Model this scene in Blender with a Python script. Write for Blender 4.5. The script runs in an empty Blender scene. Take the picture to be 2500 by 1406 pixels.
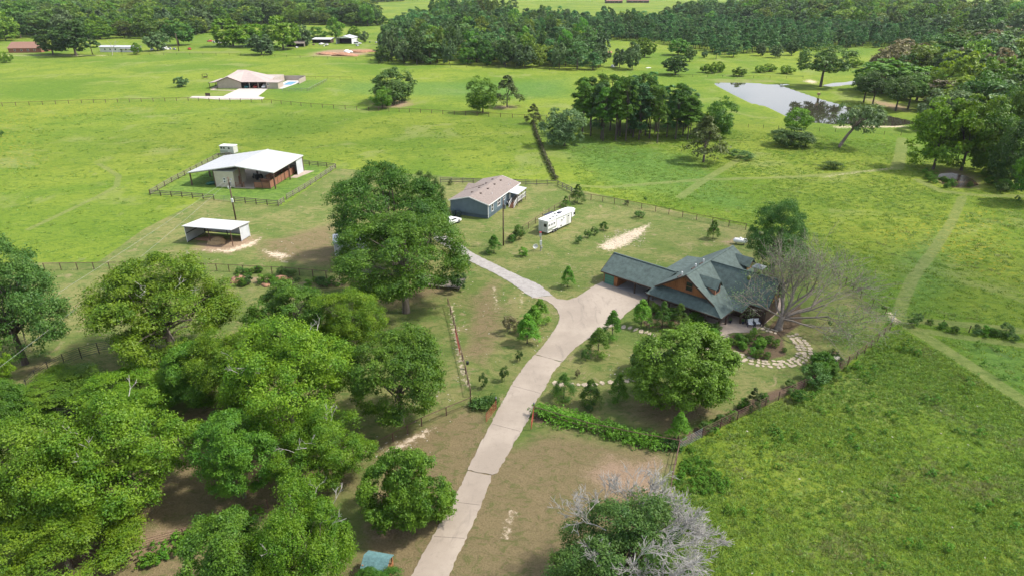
import bpy, math, random
import numpy as np
from math import sin, cos, radians, pi, sqrt, atan2, degrees
from mathutils import Vector, Matrix

S = bpy.context.scene
COL = S.collection

# ------------------------------------------------------------------ camera, sky, sun, exposure
HC = 46.0                      # drone height over the ground, metres
FPX = 1600.0                   # focal length in photo pixels (2500 wide)
TH = radians(25.5)             # pitch below the horizon
cam = bpy.data.cameras.new('camera')
cam.sensor_width = 36.0
cam.lens = FPX / 2500.0 * 36.0
cam.clip_start = 0.5
cam.clip_end = 20000
camo = bpy.data.objects.new('camera', cam)
COL.objects.link(camo)
camo.location = (0, 0, HC)
camo.rotation_euler = (pi / 2 - TH, 0, 0)
S.camera = camo

SUN_EL, SUN_AZ = radians(53), radians(4)       # azimuth measured from +X towards +Y
world = bpy.data.worlds.new('World')
S.world = world
world.use_nodes = True
wn = world.node_tree.nodes; wl = world.node_tree.links
sky = wn.new('ShaderNodeTexSky')
sky.sky_type = 'NISHITA'
sky.sun_disc = False
sky.sun_elevation = SUN_EL
sky.sun_rotation = pi / 2 - SUN_AZ
sky.air_density = 1.2
sky.dust_density = 2.5
sky.ozone_density = 1.0
wtc = wn.new('ShaderNodeTexCoord'); wmp = wn.new('ShaderNodeMapping'); wmp.inputs['Scale'].default_value = (1.0, 1.0, 2.6)
wno = wn.new('ShaderNodeTexNoise'); wno.inputs['Scale'].default_value = 3.2; wno.inputs['Detail'].default_value = 7; wno.inputs['Roughness'].default_value = 0.55
wmr = wn.new('ShaderNodeMapRange'); wmr.interpolation_type = 'SMOOTHSTEP'
wmr.inputs['From Min'].default_value = 0.42; wmr.inputs['From Max'].default_value = 0.66; wmr.inputs['To Max'].default_value = 0.85
wmx = wn.new('ShaderNodeMix'); wmx.data_type = 'RGBA'; wmx.inputs[7].default_value = (6.3, 6.5, 6.9, 1)      # scattered fair-weather cloud over the whole sky
wl.new(wtc.outputs['Generated'], wmp.inputs[0]); wl.new(wmp.outputs[0], wno.inputs['Vector']); 
wsx = wn.new('ShaderNodeSeparateXYZ'); wl.new(wtc.outputs['Generated'], wsx.inputs[0])
whz = wn.new('ShaderNodeMapRange'); whz.interpolation_type = 'SMOOTHSTEP'; whz.inputs['From Min'].default_value = 0.0; whz.inputs['From Max'].default_value = 0.5; whz.inputs['To Min'].default_value = 0.22; whz.inputs['To Max'].default_value = 0.0
wl.new(wsx.outputs['Z'], whz.inputs['Value']); wad = wn.new('ShaderNodeMath'); wad.operation = 'ADD'
wl.new(wno.outputs['Fac'], wad.inputs[0]); wl.new(whz.outputs[0], wad.inputs[1]); wl.new(wad.outputs[0], wmr.inputs['Value'])
wl.new(wmr.outputs[0], wmx.inputs[0]); wl.new(sky.outputs[0], wmx.inputs[6]); wl.new(wmx.outputs[2], wn['Background'].inputs[0])
wn['Background'].inputs[1].default_value = 0.15
sl = bpy.data.lights.new('sun', 'SUN')
sl.energy = 4.35
sl.angle = radians(3.5)
sl.color = (1.0, 0.95, 0.86)
slo = bpy.data.objects.new('sun', sl)
COL.objects.link(slo)
sd = Vector((cos(SUN_EL) * cos(SUN_AZ), cos(SUN_EL) * sin(SUN_AZ), sin(SUN_EL)))
slo.rotation_euler = sd.to_track_quat('Z', 'Y').to_euler()
slo.location = (60, 60, 80)
S.view_settings.view_transform = 'Standard'
S.view_settings.look = 'None'
S.view_settings.exposure = 0.54
S.view_settings.gamma = 1.0
S.view_settings.use_curve_mapping = False
S.render.engine = 'CYCLES'
try:
    S.cycles.max_bounces = 6
    S.cycles.diffuse_bounces = 3
    S.cycles.glossy_bounces = 2
    S.cycles.transmission_bounces = 3
    S.cycles.transparent_max_bounces = 4
    S.cycles.caustics_reflective = False
    S.cycles.caustics_refractive = False
except Exception:
    pass

# ------------------------------------------------------------------ helpers
def G(px, py, z=0.0):
    """the place on level z that the surveyed photo point (px,py) belongs to"""
    u = (px - 1250.0) / FPX; v = (py - 703.0) / FPX
    dy = cos(TH) - v * sin(TH); dz = -sin(TH) - v * cos(TH)
    t = (z - HC) / dz
    return Vector((u * t, dy * t, z))

def G2(p, z=0.0):
    q = G(p[0], p[1], z); return (q.x, q.y)

def zc_of(y, z=0.0):
    return y * cos(TH) - (z - HC) * sin(TH)

def height_at(x, y, top_py):
    """height over ground point (x,y) whose top is seen at photo row top_py"""
    v = (top_py - 703.0) / FPX
    # (-y sin - (z-H) cos) = v (y cos - (z-H) sin)
    # -y sin - r cos = v y cos - v r sin -> r (v sin - cos) = y (v cos + sin)
    r = y * (v * cos(TH) + sin(TH)) / (v * sin(TH) - cos(TH))
    return HC + r

def tag(o, label=None, cat=None, group=None, kind=None):
    if label: o['label'] = label
    if cat: o['category'] = cat
    if group: o['group'] = group
    if kind: o['kind'] = kind
    return o

def thing(name, label, cat, loc=(0, 0, 0), rz=0.0, group=None):
    o = bpy.data.objects.new(name, None)
    o.empty_display_size = 0.5
    COL.objects.link(o)
    o.location = loc; o.rotation_euler = (0, 0, rz)
    return tag(o, label, cat, group)

class MB:
    def __init__(s): s.v = []; s.f = []; s.m = []
    def add(s, vs, fs, mi=0):
        b = len(s.v); s.v += [tuple(p) for p in vs]
        s.f += [tuple(b + i for i in f) for f in fs]; s.m += [mi] * len(fs)
        return s
    def box(s, x0, x1, y0, y1, z0, z1, mi=0, R=None):
        vs = [(x, y, z) for z in (z0, z1) for (x, y) in ((x0, y0), (x1, y0), (x1, y1), (x0, y1))]
        if R is not None: vs = [R @ Vector(p) for p in vs]
        return s.add(vs, [(3, 2, 1, 0), (4, 5, 6, 7), (0, 1, 5, 4), (1, 2, 6, 5), (2, 3, 7, 6), (3, 0, 4, 7)], mi)
    def slab(s, pts, th=0.12, mi=0, dirv=(0, 0, -1)):
        """a polygon with thickness th along dirv"""
        n = len(pts); d = Vector(dirv) * th
        top = [Vector(p) for p in pts]; bot = [p + d for p in top]
        fs = [tuple(range(n)), tuple(range(2 * n - 1, n - 1, -1))]
        for i in range(n):
            j = (i + 1) % n
            fs.append((i, n + i, n + j, j))
        return s.add(top + bot, fs, mi)
    def beam(s, a, b, w=0.1, h=None, mi=0):
        a = Vector(a); b = Vector(b); h = h or w
        d = (b - a)
        if d.length < 1e-6: return s
        d.normalize()
        up = Vector((0, 0, 1)) if abs(d.z) < 0.95 else Vector((1, 0, 0))
        x = d.cross(up).normalized() * (w / 2); y = x.cross(d).normalized() * (h / 2)
        vs = [a - x - y, a + x - y, a + x + y, a - x + y, b - x - y, b + x - y, b + x + y, b - x + y]
        return s.add(vs, [(0, 1, 2, 3), (7, 6, 5, 4), (0, 4, 5, 1), (1, 5, 6, 2), (2, 6, 7, 3), (3, 7, 4, 0)], mi)
    def tube(s, pts, rs, n=6, mi=0, cap=True):
        pts = [Vector(p) for p in pts]; b = len(s.v); k = len(pts)
        for i, p in enumerate(pts):
            d = (pts[min(i + 1, k - 1)] - pts[max(i - 1, 0)])
            if d.length < 1e-9: d = Vector((0, 0, 1))
            d.normalize()
            up = Vector((0, 0, 1)) if abs(d.z) < 0.9 else Vector((1, 0, 0))
            x = d.cross(up).normalized(); y = d.cross(x)
            for j in range(n):
                a = 2 * pi * j / n
                s.v.append(tuple(p + (x * cos(a) + y * sin(a)) * rs[i]))
        for i in range(k - 1):
            for j in range(n):
                j2 = (j + 1) % n
                s.f.append((b + i * n + j, b + i * n + j2, b + (i + 1) * n + j2, b + (i + 1) * n + j)); s.m.append(mi)
        if cap:
            s.f.append(tuple(b + j for j in range(n - 1, -1, -1))); s.m.append(mi)
            s.f.append(tuple(b + (k - 1) * n + j for j in range(n))); s.m.append(mi)
        return s
    def mesh(s, name, mats):
        me = bpy.data.meshes.new(name)
        me.from_pydata(s.v, [], s.f); 
        for m in (mats if isinstance(mats, (list, tuple)) else [mats]): me.materials.append(m)
        if any(s.m): me.polygons.foreach_set('material_index', s.m)
        me.update()
        return me
    def obj(s, name, mats, parent=None, smooth=False, label=None, bevel=0):
        me = s.mesh(name, mats)
        if smooth: me.polygons.foreach_set('use_smooth', [True] * len(me.polygons))
        o = bpy.data.objects.new(name, me); COL.objects.link(o)
        if parent: o.parent = parent
        if label: o['label'] = label
        if bevel:
            b = o.modifiers.new('bevel', 'BEVEL'); b.width = bevel; b.segments = 2; b.limit_method = 'ANGLE'
        return o

def link(name, me, parent=None, loc=None, rot=None, scale=None):
    o = bpy.data.objects.new(name, me); COL.objects.link(o)
    if parent: o.parent = parent
    if loc is not None: o.location = loc
    if rot is not None: o.rotation_euler = rot
    if scale is not None: o.scale = scale
    return o

def copy_tree(o, label=None, parent=None):
    c = o.copy(); COL.objects.link(c)
    if parent: c.parent = parent
    if label: c['label'] = label
    for ch in list(o.children):
        copy_tree(ch, None, c)
    return c

# ------------------------------------------------------------------ materials
def newmat(name):
    m = bpy.data.materials.new(name); m.use_nodes = True
    nt = m.node_tree
    return m, nt, nt.nodes, nt.links, nt.nodes['Principled BSDF']

def noise(nt, vec, scale, detail=4, rough=0.6, dist=0.0):
    n = nt.nodes.new('ShaderNodeTexNoise'); n.inputs['Scale'].default_value = scale
    n.inputs['Detail'].default_value = detail; n.inputs['Roughness'].default_value = rough
    n.inputs['Distortion'].default_value = dist
    if vec is not None: nt.links.new(vec, n.inputs['Vector'])
    return n.outputs['Fac']

def ramp(nt, fac, a, b, lo=0.0, hi=1.0):
    m = nt.nodes.new('ShaderNodeMapRange'); m.interpolation_type = 'SMOOTHSTEP'
    nt.links.new(fac, m.inputs['Value'])
    for k, x in (('From Min', a), ('From Max', b), ('To Min', lo), ('To Max', hi)): m.inputs[k].default_value = x
    return m.outputs['Result']

def mathn(nt, op, a, b=None, clamp=False):
    m = nt.nodes.new('ShaderNodeMath'); m.operation = op; m.use_clamp = clamp
    for i, x in enumerate((a, b)):
        if x is None: continue
        if isinstance(x, (int, float)): m.inputs[i].default_value = x
        else: nt.links.new(x, m.inputs[i])
    return m.outputs[0]

def mix(nt, fac, a, b, mode='MIX'):
    m = nt.nodes.new('ShaderNodeMix'); m.data_type = 'RGBA'; m.blend_type = mode
    for key, x in ((0, fac), (6, a), (7, b)):
        if isinstance(x, (int, float)): m.inputs[key].default_value = x
        elif isinstance(x, (tuple, list)): m.inputs[key].default_value = (*x[:3], 1)
        else: nt.links.new(x, m.inputs[key])
    return m.outputs[2]

def coords(nt, kind='Object', scale=None):
    t = nt.nodes.new('ShaderNodeTexCoord')
    o = t.outputs[kind]
    if scale:
        mp = nt.nodes.new('ShaderNodeMapping'); mp.inputs['Scale'].default_value = scale
        nt.links.new(o, mp.inputs['Vector']); o = mp.outputs[0]
    return o

def bump(nt, bsdf, h, strength=0.4, dist=0.02):
    b = nt.nodes.new('ShaderNodeBump'); b.inputs['Strength'].default_value = strength
    b.inputs['Distance'].default_value = dist
    nt.links.new(h, b.inputs['Height']); nt.links.new(b.outputs[0], bsdf.inputs['Normal'])

def plain(name, c, rough=0.7, var=0.25, scale=2.0, metal=0.0, b=0.3, bd=0.01, c2=None, stretch=None):
    m, nt, N, L, P = newmat(name)
    v = coords(nt, 'Object', stretch)
    n1 = noise(nt, v, scale, 5, 0.65); n2 = noise(nt, v, scale * 9, 3, 0.6)
    f = mathn(nt, 'ADD', mathn(nt, 'MULTIPLY', n1, 0.65), mathn(nt, 'MULTIPLY', n2, 0.35))
    f = ramp(nt, f, 0.3, 0.7)
    dark = tuple(x * (1 - var) for x in c); lite = tuple(min(1, x * (1 + var)) for x in (c2 or c))
    L.new(mix(nt, f, dark, lite), P.inputs['Base Color'])
    P.inputs['Roughness'].default_value = rough; P.inputs['Metallic'].default_value = metal
    if b: bump(nt, P, f, b, bd)
    return m

def ribbed(name, c, axis='X', period=0.3, rough=0.45, depth=0.03, var=0.08, metal=0.0, gap=0.14):
    """standing-rib sheet metal or board and batten: relief stripes of a given spacing"""
    m, nt, N, L, P = newmat(name)
    v = coords(nt, 'Object')
    sx = nt.nodes.new('ShaderNodeSeparateXYZ'); L.new(v, sx.inputs[0])
    t = mathn(nt, 'FRACT', mathn(nt, 'DIVIDE', sx.outputs[axis], period))
    s = mathn(nt, 'ABSOLUTE', mathn(nt, 'SUBTRACT', t, 0.5))
    h = ramp(nt, s, 0.5 - gap, 0.5)
    n = noise(nt, v, 0.8, 4); n2 = noise(nt, v, 12, 3)
    f = mathn(nt, 'ADD', mathn(nt, 'MULTIPLY', n, 0.6), mathn(nt, 'MULTIPLY', n2, 0.4))
    dark = tuple(x * (1 - var * 2) for x in c); lite = tuple(min(1, x * (1 + var)) for x in c)
    L.new(mix(nt, ramp(nt, f, 0.35, 0.65), dark, lite), P.inputs['Base Color'])
    P.inputs['Roughness'].default_value = rough; P.inputs['Metallic'].default_value = metal
    bump(nt, P, h, 0.9, depth)
    return m

def leafmat(name, c1, c2, trans=0.25, hue=0.06, tip=None, val=(0.75, 0.5), place_tint=None):
    m, nt, N, L, P = newmat(name)
    g = N.new('ShaderNodeNewGeometry'); oi = N.new('ShaderNodeObjectInfo')
    base = mix(nt, g.outputs['Random Per Island'], c1, c2)
    nz = noise(nt, coords(nt, 'Object'), 0.45, 3, 0.6)
    base = mix(nt, ramp(nt, nz, 0.35, 0.68, 0.0, 0.75), base, tip or tuple(x * 1.35 for x in c2))
    if place_tint:
        nw = noise(nt, oi.outputs['Location'], 0.11, 4, 0.6, 0.8); nv = noise(nt, oi.outputs['Location'], 0.032, 3, 0.6)
        base = mix(nt, ramp(nt, nw, 0.52, 0.64, 0, 0.75), base, place_tint[0])
        base = mix(nt, ramp(nt, nv, 0.45, 0.60, 0, 0.6), base, place_tint[1])
    hs = N.new('ShaderNodeHueSaturation')
    L.new(mathn(nt, 'ADD', mathn(nt, 'MULTIPLY', oi.outputs['Random'], hue), 0.5 - hue / 2), hs.inputs['Hue'])
    rr = mathn(nt, 'FRACT', mathn(nt, 'MULTIPLY', oi.outputs['Random'], 7.31))
    L.new(mathn(nt, 'ADD', mathn(nt, 'MULTIPLY', rr, val[1]), val[0]), hs.inputs['Value'])
    L.new(base, hs.inputs['Color'])
    P.inputs['Roughness'].default_value = 0.55
    P.inputs['Specular IOR Level'].default_value = 0.35
    L.new(hs.outputs[0], P.inputs['Base Color'])
    tr = N.new('ShaderNodeBsdfTranslucent')
    L.new(mix(nt, 1.0, hs.outputs[0], (1.25, 1.3, 0.6), 'MULTIPLY'), tr.inputs['Color'])
    ms = N.new('ShaderNodeMixShader'); ms.inputs[0].default_value = trans
    L.new(P.outputs[0], ms.inputs[1]); L.new(tr.outputs[0], ms.inputs[2])
    L.new(ms.outputs[0], N['Material Output'].inputs['Surface'])
    return m

M = {}
M['leaf_pecan'] = leafmat('leaf_pecan', (0.048, 0.140, 0.008), (0.135, 0.255, 0.012), 0.34, 0.016, (0.200, 0.310, 0.014), (0.82, 0.36))
M['leaf_green'] = leafmat('leaf_green', (0.032, 0.108, 0.010), (0.088, 0.195, 0.014), 0.30, 0.03, (0.130, 0.245, 0.016))
M['leaf_dark'] = leafmat('leaf_dark', (0.032, 0.098, 0.018), (0.078, 0.160, 0.026), 0.24, 0.03, (0.110, 0.195, 0.028), (0.65, 0.75))
M['leaf_lime'] = leafmat('leaf_lime', (0.070, 0.175, 0.012), (0.150, 0.290, 0.024), 0.3, 0.02)
M['leaf_grey'] = leafmat('leaf_grey', (0.060, 0.115, 0.040), (0.115, 0.185, 0.065), 0.2, 0.03)
M['leaf_pine'] = leafmat('leaf_pine', (0.032, 0.105, 0.034), (0.085, 0.180, 0.045), 0.16, 0.05, None, (0.6, 0.9))
M['leaf_olive'] = leafmat('leaf_olive', (0.045, 0.075, 0.015), (0.085, 0.110, 0.025), 0.2, 0.03)
M['leaf_brown'] = leafmat('leaf_brown', (0.11, 0.105, 0.05), (0.18, 0.155, 0.075), 0.15, 0.03)
M['leaf_wood'] = leafmat('leaf_wood', (0.056, 0.135, 0.016), (0.120, 0.225, 0.022), 0.30, 0.07, (0.18, 0.28, 0.03), (0.5, 1.0))
M['leaf_weed'] = leafmat('leaf_weed', (0.060, 0.165, 0.010), (0.125, 0.270, 0.018), 0.25, 0.03)
M['flower'] = leafmat('flower_petals', (0.5, 0.16, 0.10), (0.6, 0.30, 0.2), 0.2, 0.03)
M['bark'] = plain('bark', (0.16, 0.13, 0.10), 0.9, 0.4, 3, b=0.8, bd=0.05, stretch=(1, 1, 0.25))
M['bark_dark'] = plain('bark_dark', (0.085, 0.068, 0.055), 0.9, 0.4, 3, b=0.8, bd=0.05, stretch=(1, 1, 0.25))
M['bark_pale'] = plain('bark_pale', (0.36, 0.34, 0.31), 0.85, 0.3, 4, b=0.5, bd=0.03)
M['concrete'] = plain('concrete', (0.35, 0.285, 0.23), 0.85, 0.14, 0.6, b=0.25, bd=0.01)
M['rust'] = plain('rusted_pipe', (0.105, 0.055, 0.040), 0.75, 0.35, 4)
M['redgate'] = plain('red_primer', (0.32, 0.065, 0.04), 0.6, 0.25, 4)
M['blackpipe'] = plain('black_paint', (0.02, 0.02, 0.02), 0.5, 0.2, 4)
M['wood_fence'] = plain('weathered_wood', (0.17, 0.145, 0.12), 0.85, 0.35, 3, stretch=(0.3, 1, 1))
M['wood_brown'] = ribbed('cedar_board', (0.30, 0.118, 0.042), 'X', 0.32, 0.7, 0.03, 0.22)
M['wood_stall'] = plain('stall_wood', (0.26, 0.115, 0.065), 0.75, 0.35, 2.5, stretch=(0.4, 1, 3))
M['wood_dark'] = plain('dark_timber', (0.055, 0.032, 0.022), 0.7, 0.3, 3)
M['wood_pole'] = plain('creosote_pole', (0.095, 0.060, 0.040), 0.85, 0.3, 4)
M['shingle_green'] = plain('green_shingle', (0.076, 0.108, 0.098), 0.85, 0.34, 1.6, b=0.5, bd=0.02)
M['shingle_brown'] = plain('brown_shingle', (0.215, 0.175, 0.155), 0.9, 0.22, 2.5, b=0.5, bd=0.02)
M['shingle_red'] = plain('red_brown_shingle', (0.22, 0.12, 0.085), 0.9, 0.2, 2.0)
M['roof_tan'] = ribbed('tan_metal_roof', (0.40, 0.325, 0.295), 'X', 0.4, 0.5, 0.02, 0.05)
M['metal_white'] = ribbed('white_metal_roof', (0.45, 0.46, 0.49), 'Y', 0.45, 0.4, 0.02, 0.04)
M['metal_white_x'] = ribbed('white_metal_roof_across', (0.47, 0.475, 0.49), 'X', 0.45, 0.4, 0.02, 0.04)
M['metal_wall'] = ribbed('ribbed_metal_wall', (0.52, 0.54, 0.57), 'X', 0.3, 0.5, 0.02, 0.06)
M['metal_wall_y'] = ribbed('ribbed_metal_side', (0.52, 0.54, 0.57), 'Y', 0.3, 0.5, 0.02, 0.06)
M['metal_cream'] = ribbed('cream_metal_wall', (0.52, 0.47, 0.375), 'X', 0.35, 0.5, 0.025, 0.06)
M['metal_cream_y'] = ribbed('cream_metal_side', (0.52, 0.47, 0.375), 'Y', 0.35, 0.5, 0.025, 0.06)
M['tan_wall'] = ribbed('tan_metal_wall', (0.37, 0.31, 0.26), 'X', 0.4, 0.6, 0.02, 0.05)
M['siding_blue'] = ribbed('slate_blue_siding', (0.105, 0.150, 0.185), 'Y', 0.4, 0.6, 0.012, 0.07)
M['siding_blue_x'] = ribbed('slate_blue_side_siding', (0.105, 0.150, 0.185), 'X', 0.4, 0.6, 0.012, 0.07)
M['skirt'] = plain('skirting', (0.07, 0.10, 0.125), 0.7, 0.15, 2)
M['white'] = plain('white_paint', (0.76, 0.76, 0.75), 0.45, 0.05, 2, b=0.05)
M['white_gloss'] = plain('white_car_paint', (0.80, 0.80, 0.80), 0.22, 0.03, 1, b=0)
M['offwhite'] = plain('grey_white_metal', (0.50, 0.50, 0.47), 0.5, 0.15, 2, b=0.05)
M['greydec'] = plain('grey_green_decal', (0.30, 0.32, 0.27), 0.5, 0.15, 4, b=0)
M['glass'] = plain('dark_glass', (0.018, 0.022, 0.028), 0.08, 0.2, 1, b=0)
M['rubber'] = plain('rubber', (0.018, 0.018, 0.018), 0.8, 0.2, 6)
M['steel'] = plain('galvanised', (0.24, 0.25, 0.26), 0.45, 0.15, 3, metal=0.6, b=0.05)
M['green_door'] = plain('green_door_paint', (0.075, 0.23, 0.165), 0.5, 0.06, 2, b=0.05)
M['green_kayak'] = plain('dark_green_plastic', (0.012, 0.10, 0.065), 0.35, 0.15, 2, b=0)
M['bin'] = plain('dark_green_bin', (0.018, 0.040, 0.038), 0.5, 0.15, 2, b=0)
M['hay'] = plain('hay', (0.42, 0.29, 0.15), 0.95, 0.35, 5, b=0.9, bd=0.08, stretch=(1, 1, 0.4))
M['stone'] = plain('flagstone', (0.36, 0.30, 0.22), 0.85, 0.35, 0.9, b=0.4, bd=0.02)
M['stone_grey'] = plain('limestone', (0.42, 0.38, 0.32), 0.9, 0.2, 1.5, b=0.4, bd=0.03)
M['brick'] = plain('red_brick', (0.25, 0.10, 0.065), 0.85, 0.25, 3)
M['navy'] = plain('navy_cushion', (0.03, 0.035, 0.06), 0.8, 0.2, 3)
M['cushion'] = plain('white_cushion', (0.72, 0.72, 0.72), 0.85, 0.06, 3)
M['teal_roof'] = plain('teal_shingle', (0.11, 0.22, 0.225), 0.75, 0.3, 4, b=0.3)
M['cedar'] = plain('orange_cedar', (0.34, 0.14, 0.06), 0.7, 0.25, 3, stretch=(3, 1, 1))
M['red_car'] = plain('red_car_paint', (0.42, 0.035, 0.02), 0.3, 0.08, 1, b=0)
M['teal_car'] = plain('teal_car_paint', (0.04, 0.20, 0.20), 0.3, 0.08, 1, b=0)
M['dark_car'] = plain('dark_grey_car_paint', (0.05, 0.05, 0.06), 0.3, 0.08, 1, b=0)
M['blue_boat'] = plain('blue_tarp', (0.03, 0.22, 0.45), 0.5, 0.1, 1, b=0)
M['red_metal'] = plain('faded_red_metal', (0.50, 0.16, 0.13), 0.5, 0.1, 1, b=0)
M['dirt_red'] = plain('red_clay', (0.36, 0.19, 0.115), 0.95, 0.3, 0.8, b=0.8, bd=0.2)
M['wire'] = plain('cable', (0.30, 0.30, 0.30), 0.5, 0.1, 1, b=0)
M['pool'] = plain('pool_water', (0.16, 0.42, 0.62), 0.06, 0.1, 1, b=0.05)
M['red_sign'] = plain('red_cover', (0.5, 0.05, 0.08), 0.5, 0.1, 1, b=0)
M['mulch'] = plain('mulch', (0.105, 0.062, 0.045), 0.95, 0.35, 4, b=0.7, bd=0.03)
M['orange'] = plain('orange_plastic', (0.7, 0.12, 0.02), 0.5, 0.1, 1, b=0)

# asphalt and pitted concrete
def concrete_mat():
    m, nt, N, L, P = newmat('worn_concrete')
    v = coords(nt, 'Object')
    a = noise(nt, v, 0.16, 5, 0.6); b = noise(nt, v, 1.6, 5, 0.7, 0.5); c = noise(nt, v, 22, 3, 0.6)
    base = mix(nt, ramp(nt, a, 0.35, 0.65), (0.285, 0.235, 0.187), (0.365, 0.305, 0.245))
    base = mix(nt, ramp(nt, b, 0.5, 0.72, 0, 0.45), base, (0.215, 0.175, 0.138))
    base = mix(nt, ramp(nt, c, 0.35, 0.7, 0, 0.22), base, (0.44, 0.38, 0.31))
    w = noise(nt, coords(nt, 'Object', (0.5, 0.12, 1)), 1.2, 5, 0.6, 1.0)
    base = mix(nt, ramp(nt, w, 0.56, 0.72, 0, 0.55), base, (0.18, 0.15, 0.125))
    L.new(base, P.inputs['Base Color']); P.inputs['Roughness'].default_value = 0.85
    bump(nt, P, c, 0.3, 0.01)
    return m
M['drive'] = concrete_mat()
M['asphalt'] = plain('old_asphalt', (0.33, 0.305, 0.285), 0.9, 0.22, 1.2, b=0.5, bd=0.02)

def water_mat(name, c, rough=0.03, film=True):
    m, nt, N, L, P = newmat(name)
    v = coords(nt, 'Object')
    a = noise(nt, v, 0.09, 5, 0.65, 1.5)
    col = mix(nt, ramp(nt, a, 0.62, 0.70), c, (0.10, 0.14, 0.05)) if film else c
    if film: L.new(col, P.inputs['Base Color'])
    else: P.inputs['Base Color'].default_value = (*c, 1)
    P.inputs['Roughness'].default_value = rough
    P.inputs['IOR'].default_value = 2.1
    P.inputs['Specular IOR Level'].default_value = 0.9
    bump(nt, P, noise(nt, coords(nt, 'Object', (1, 0.4, 1)), 2.2, 4, 0.6), 0.05, 0.02)
    return m
M['water'] = water_mat('pond_water', (0.040, 0.036, 0.026))
M['water_brown'] = water_mat('brown_pond_water', (0.085, 0.052, 0.030), 0.25, film=False)
M['water_brown'].node_tree.nodes['Principled BSDF'].inputs['IOR'].default_value = 1.33

# ------------------------------------------------------------------ ground with its kinds of cover
def poly(*pts): return np.array([G2(p) for p in pts])

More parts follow.
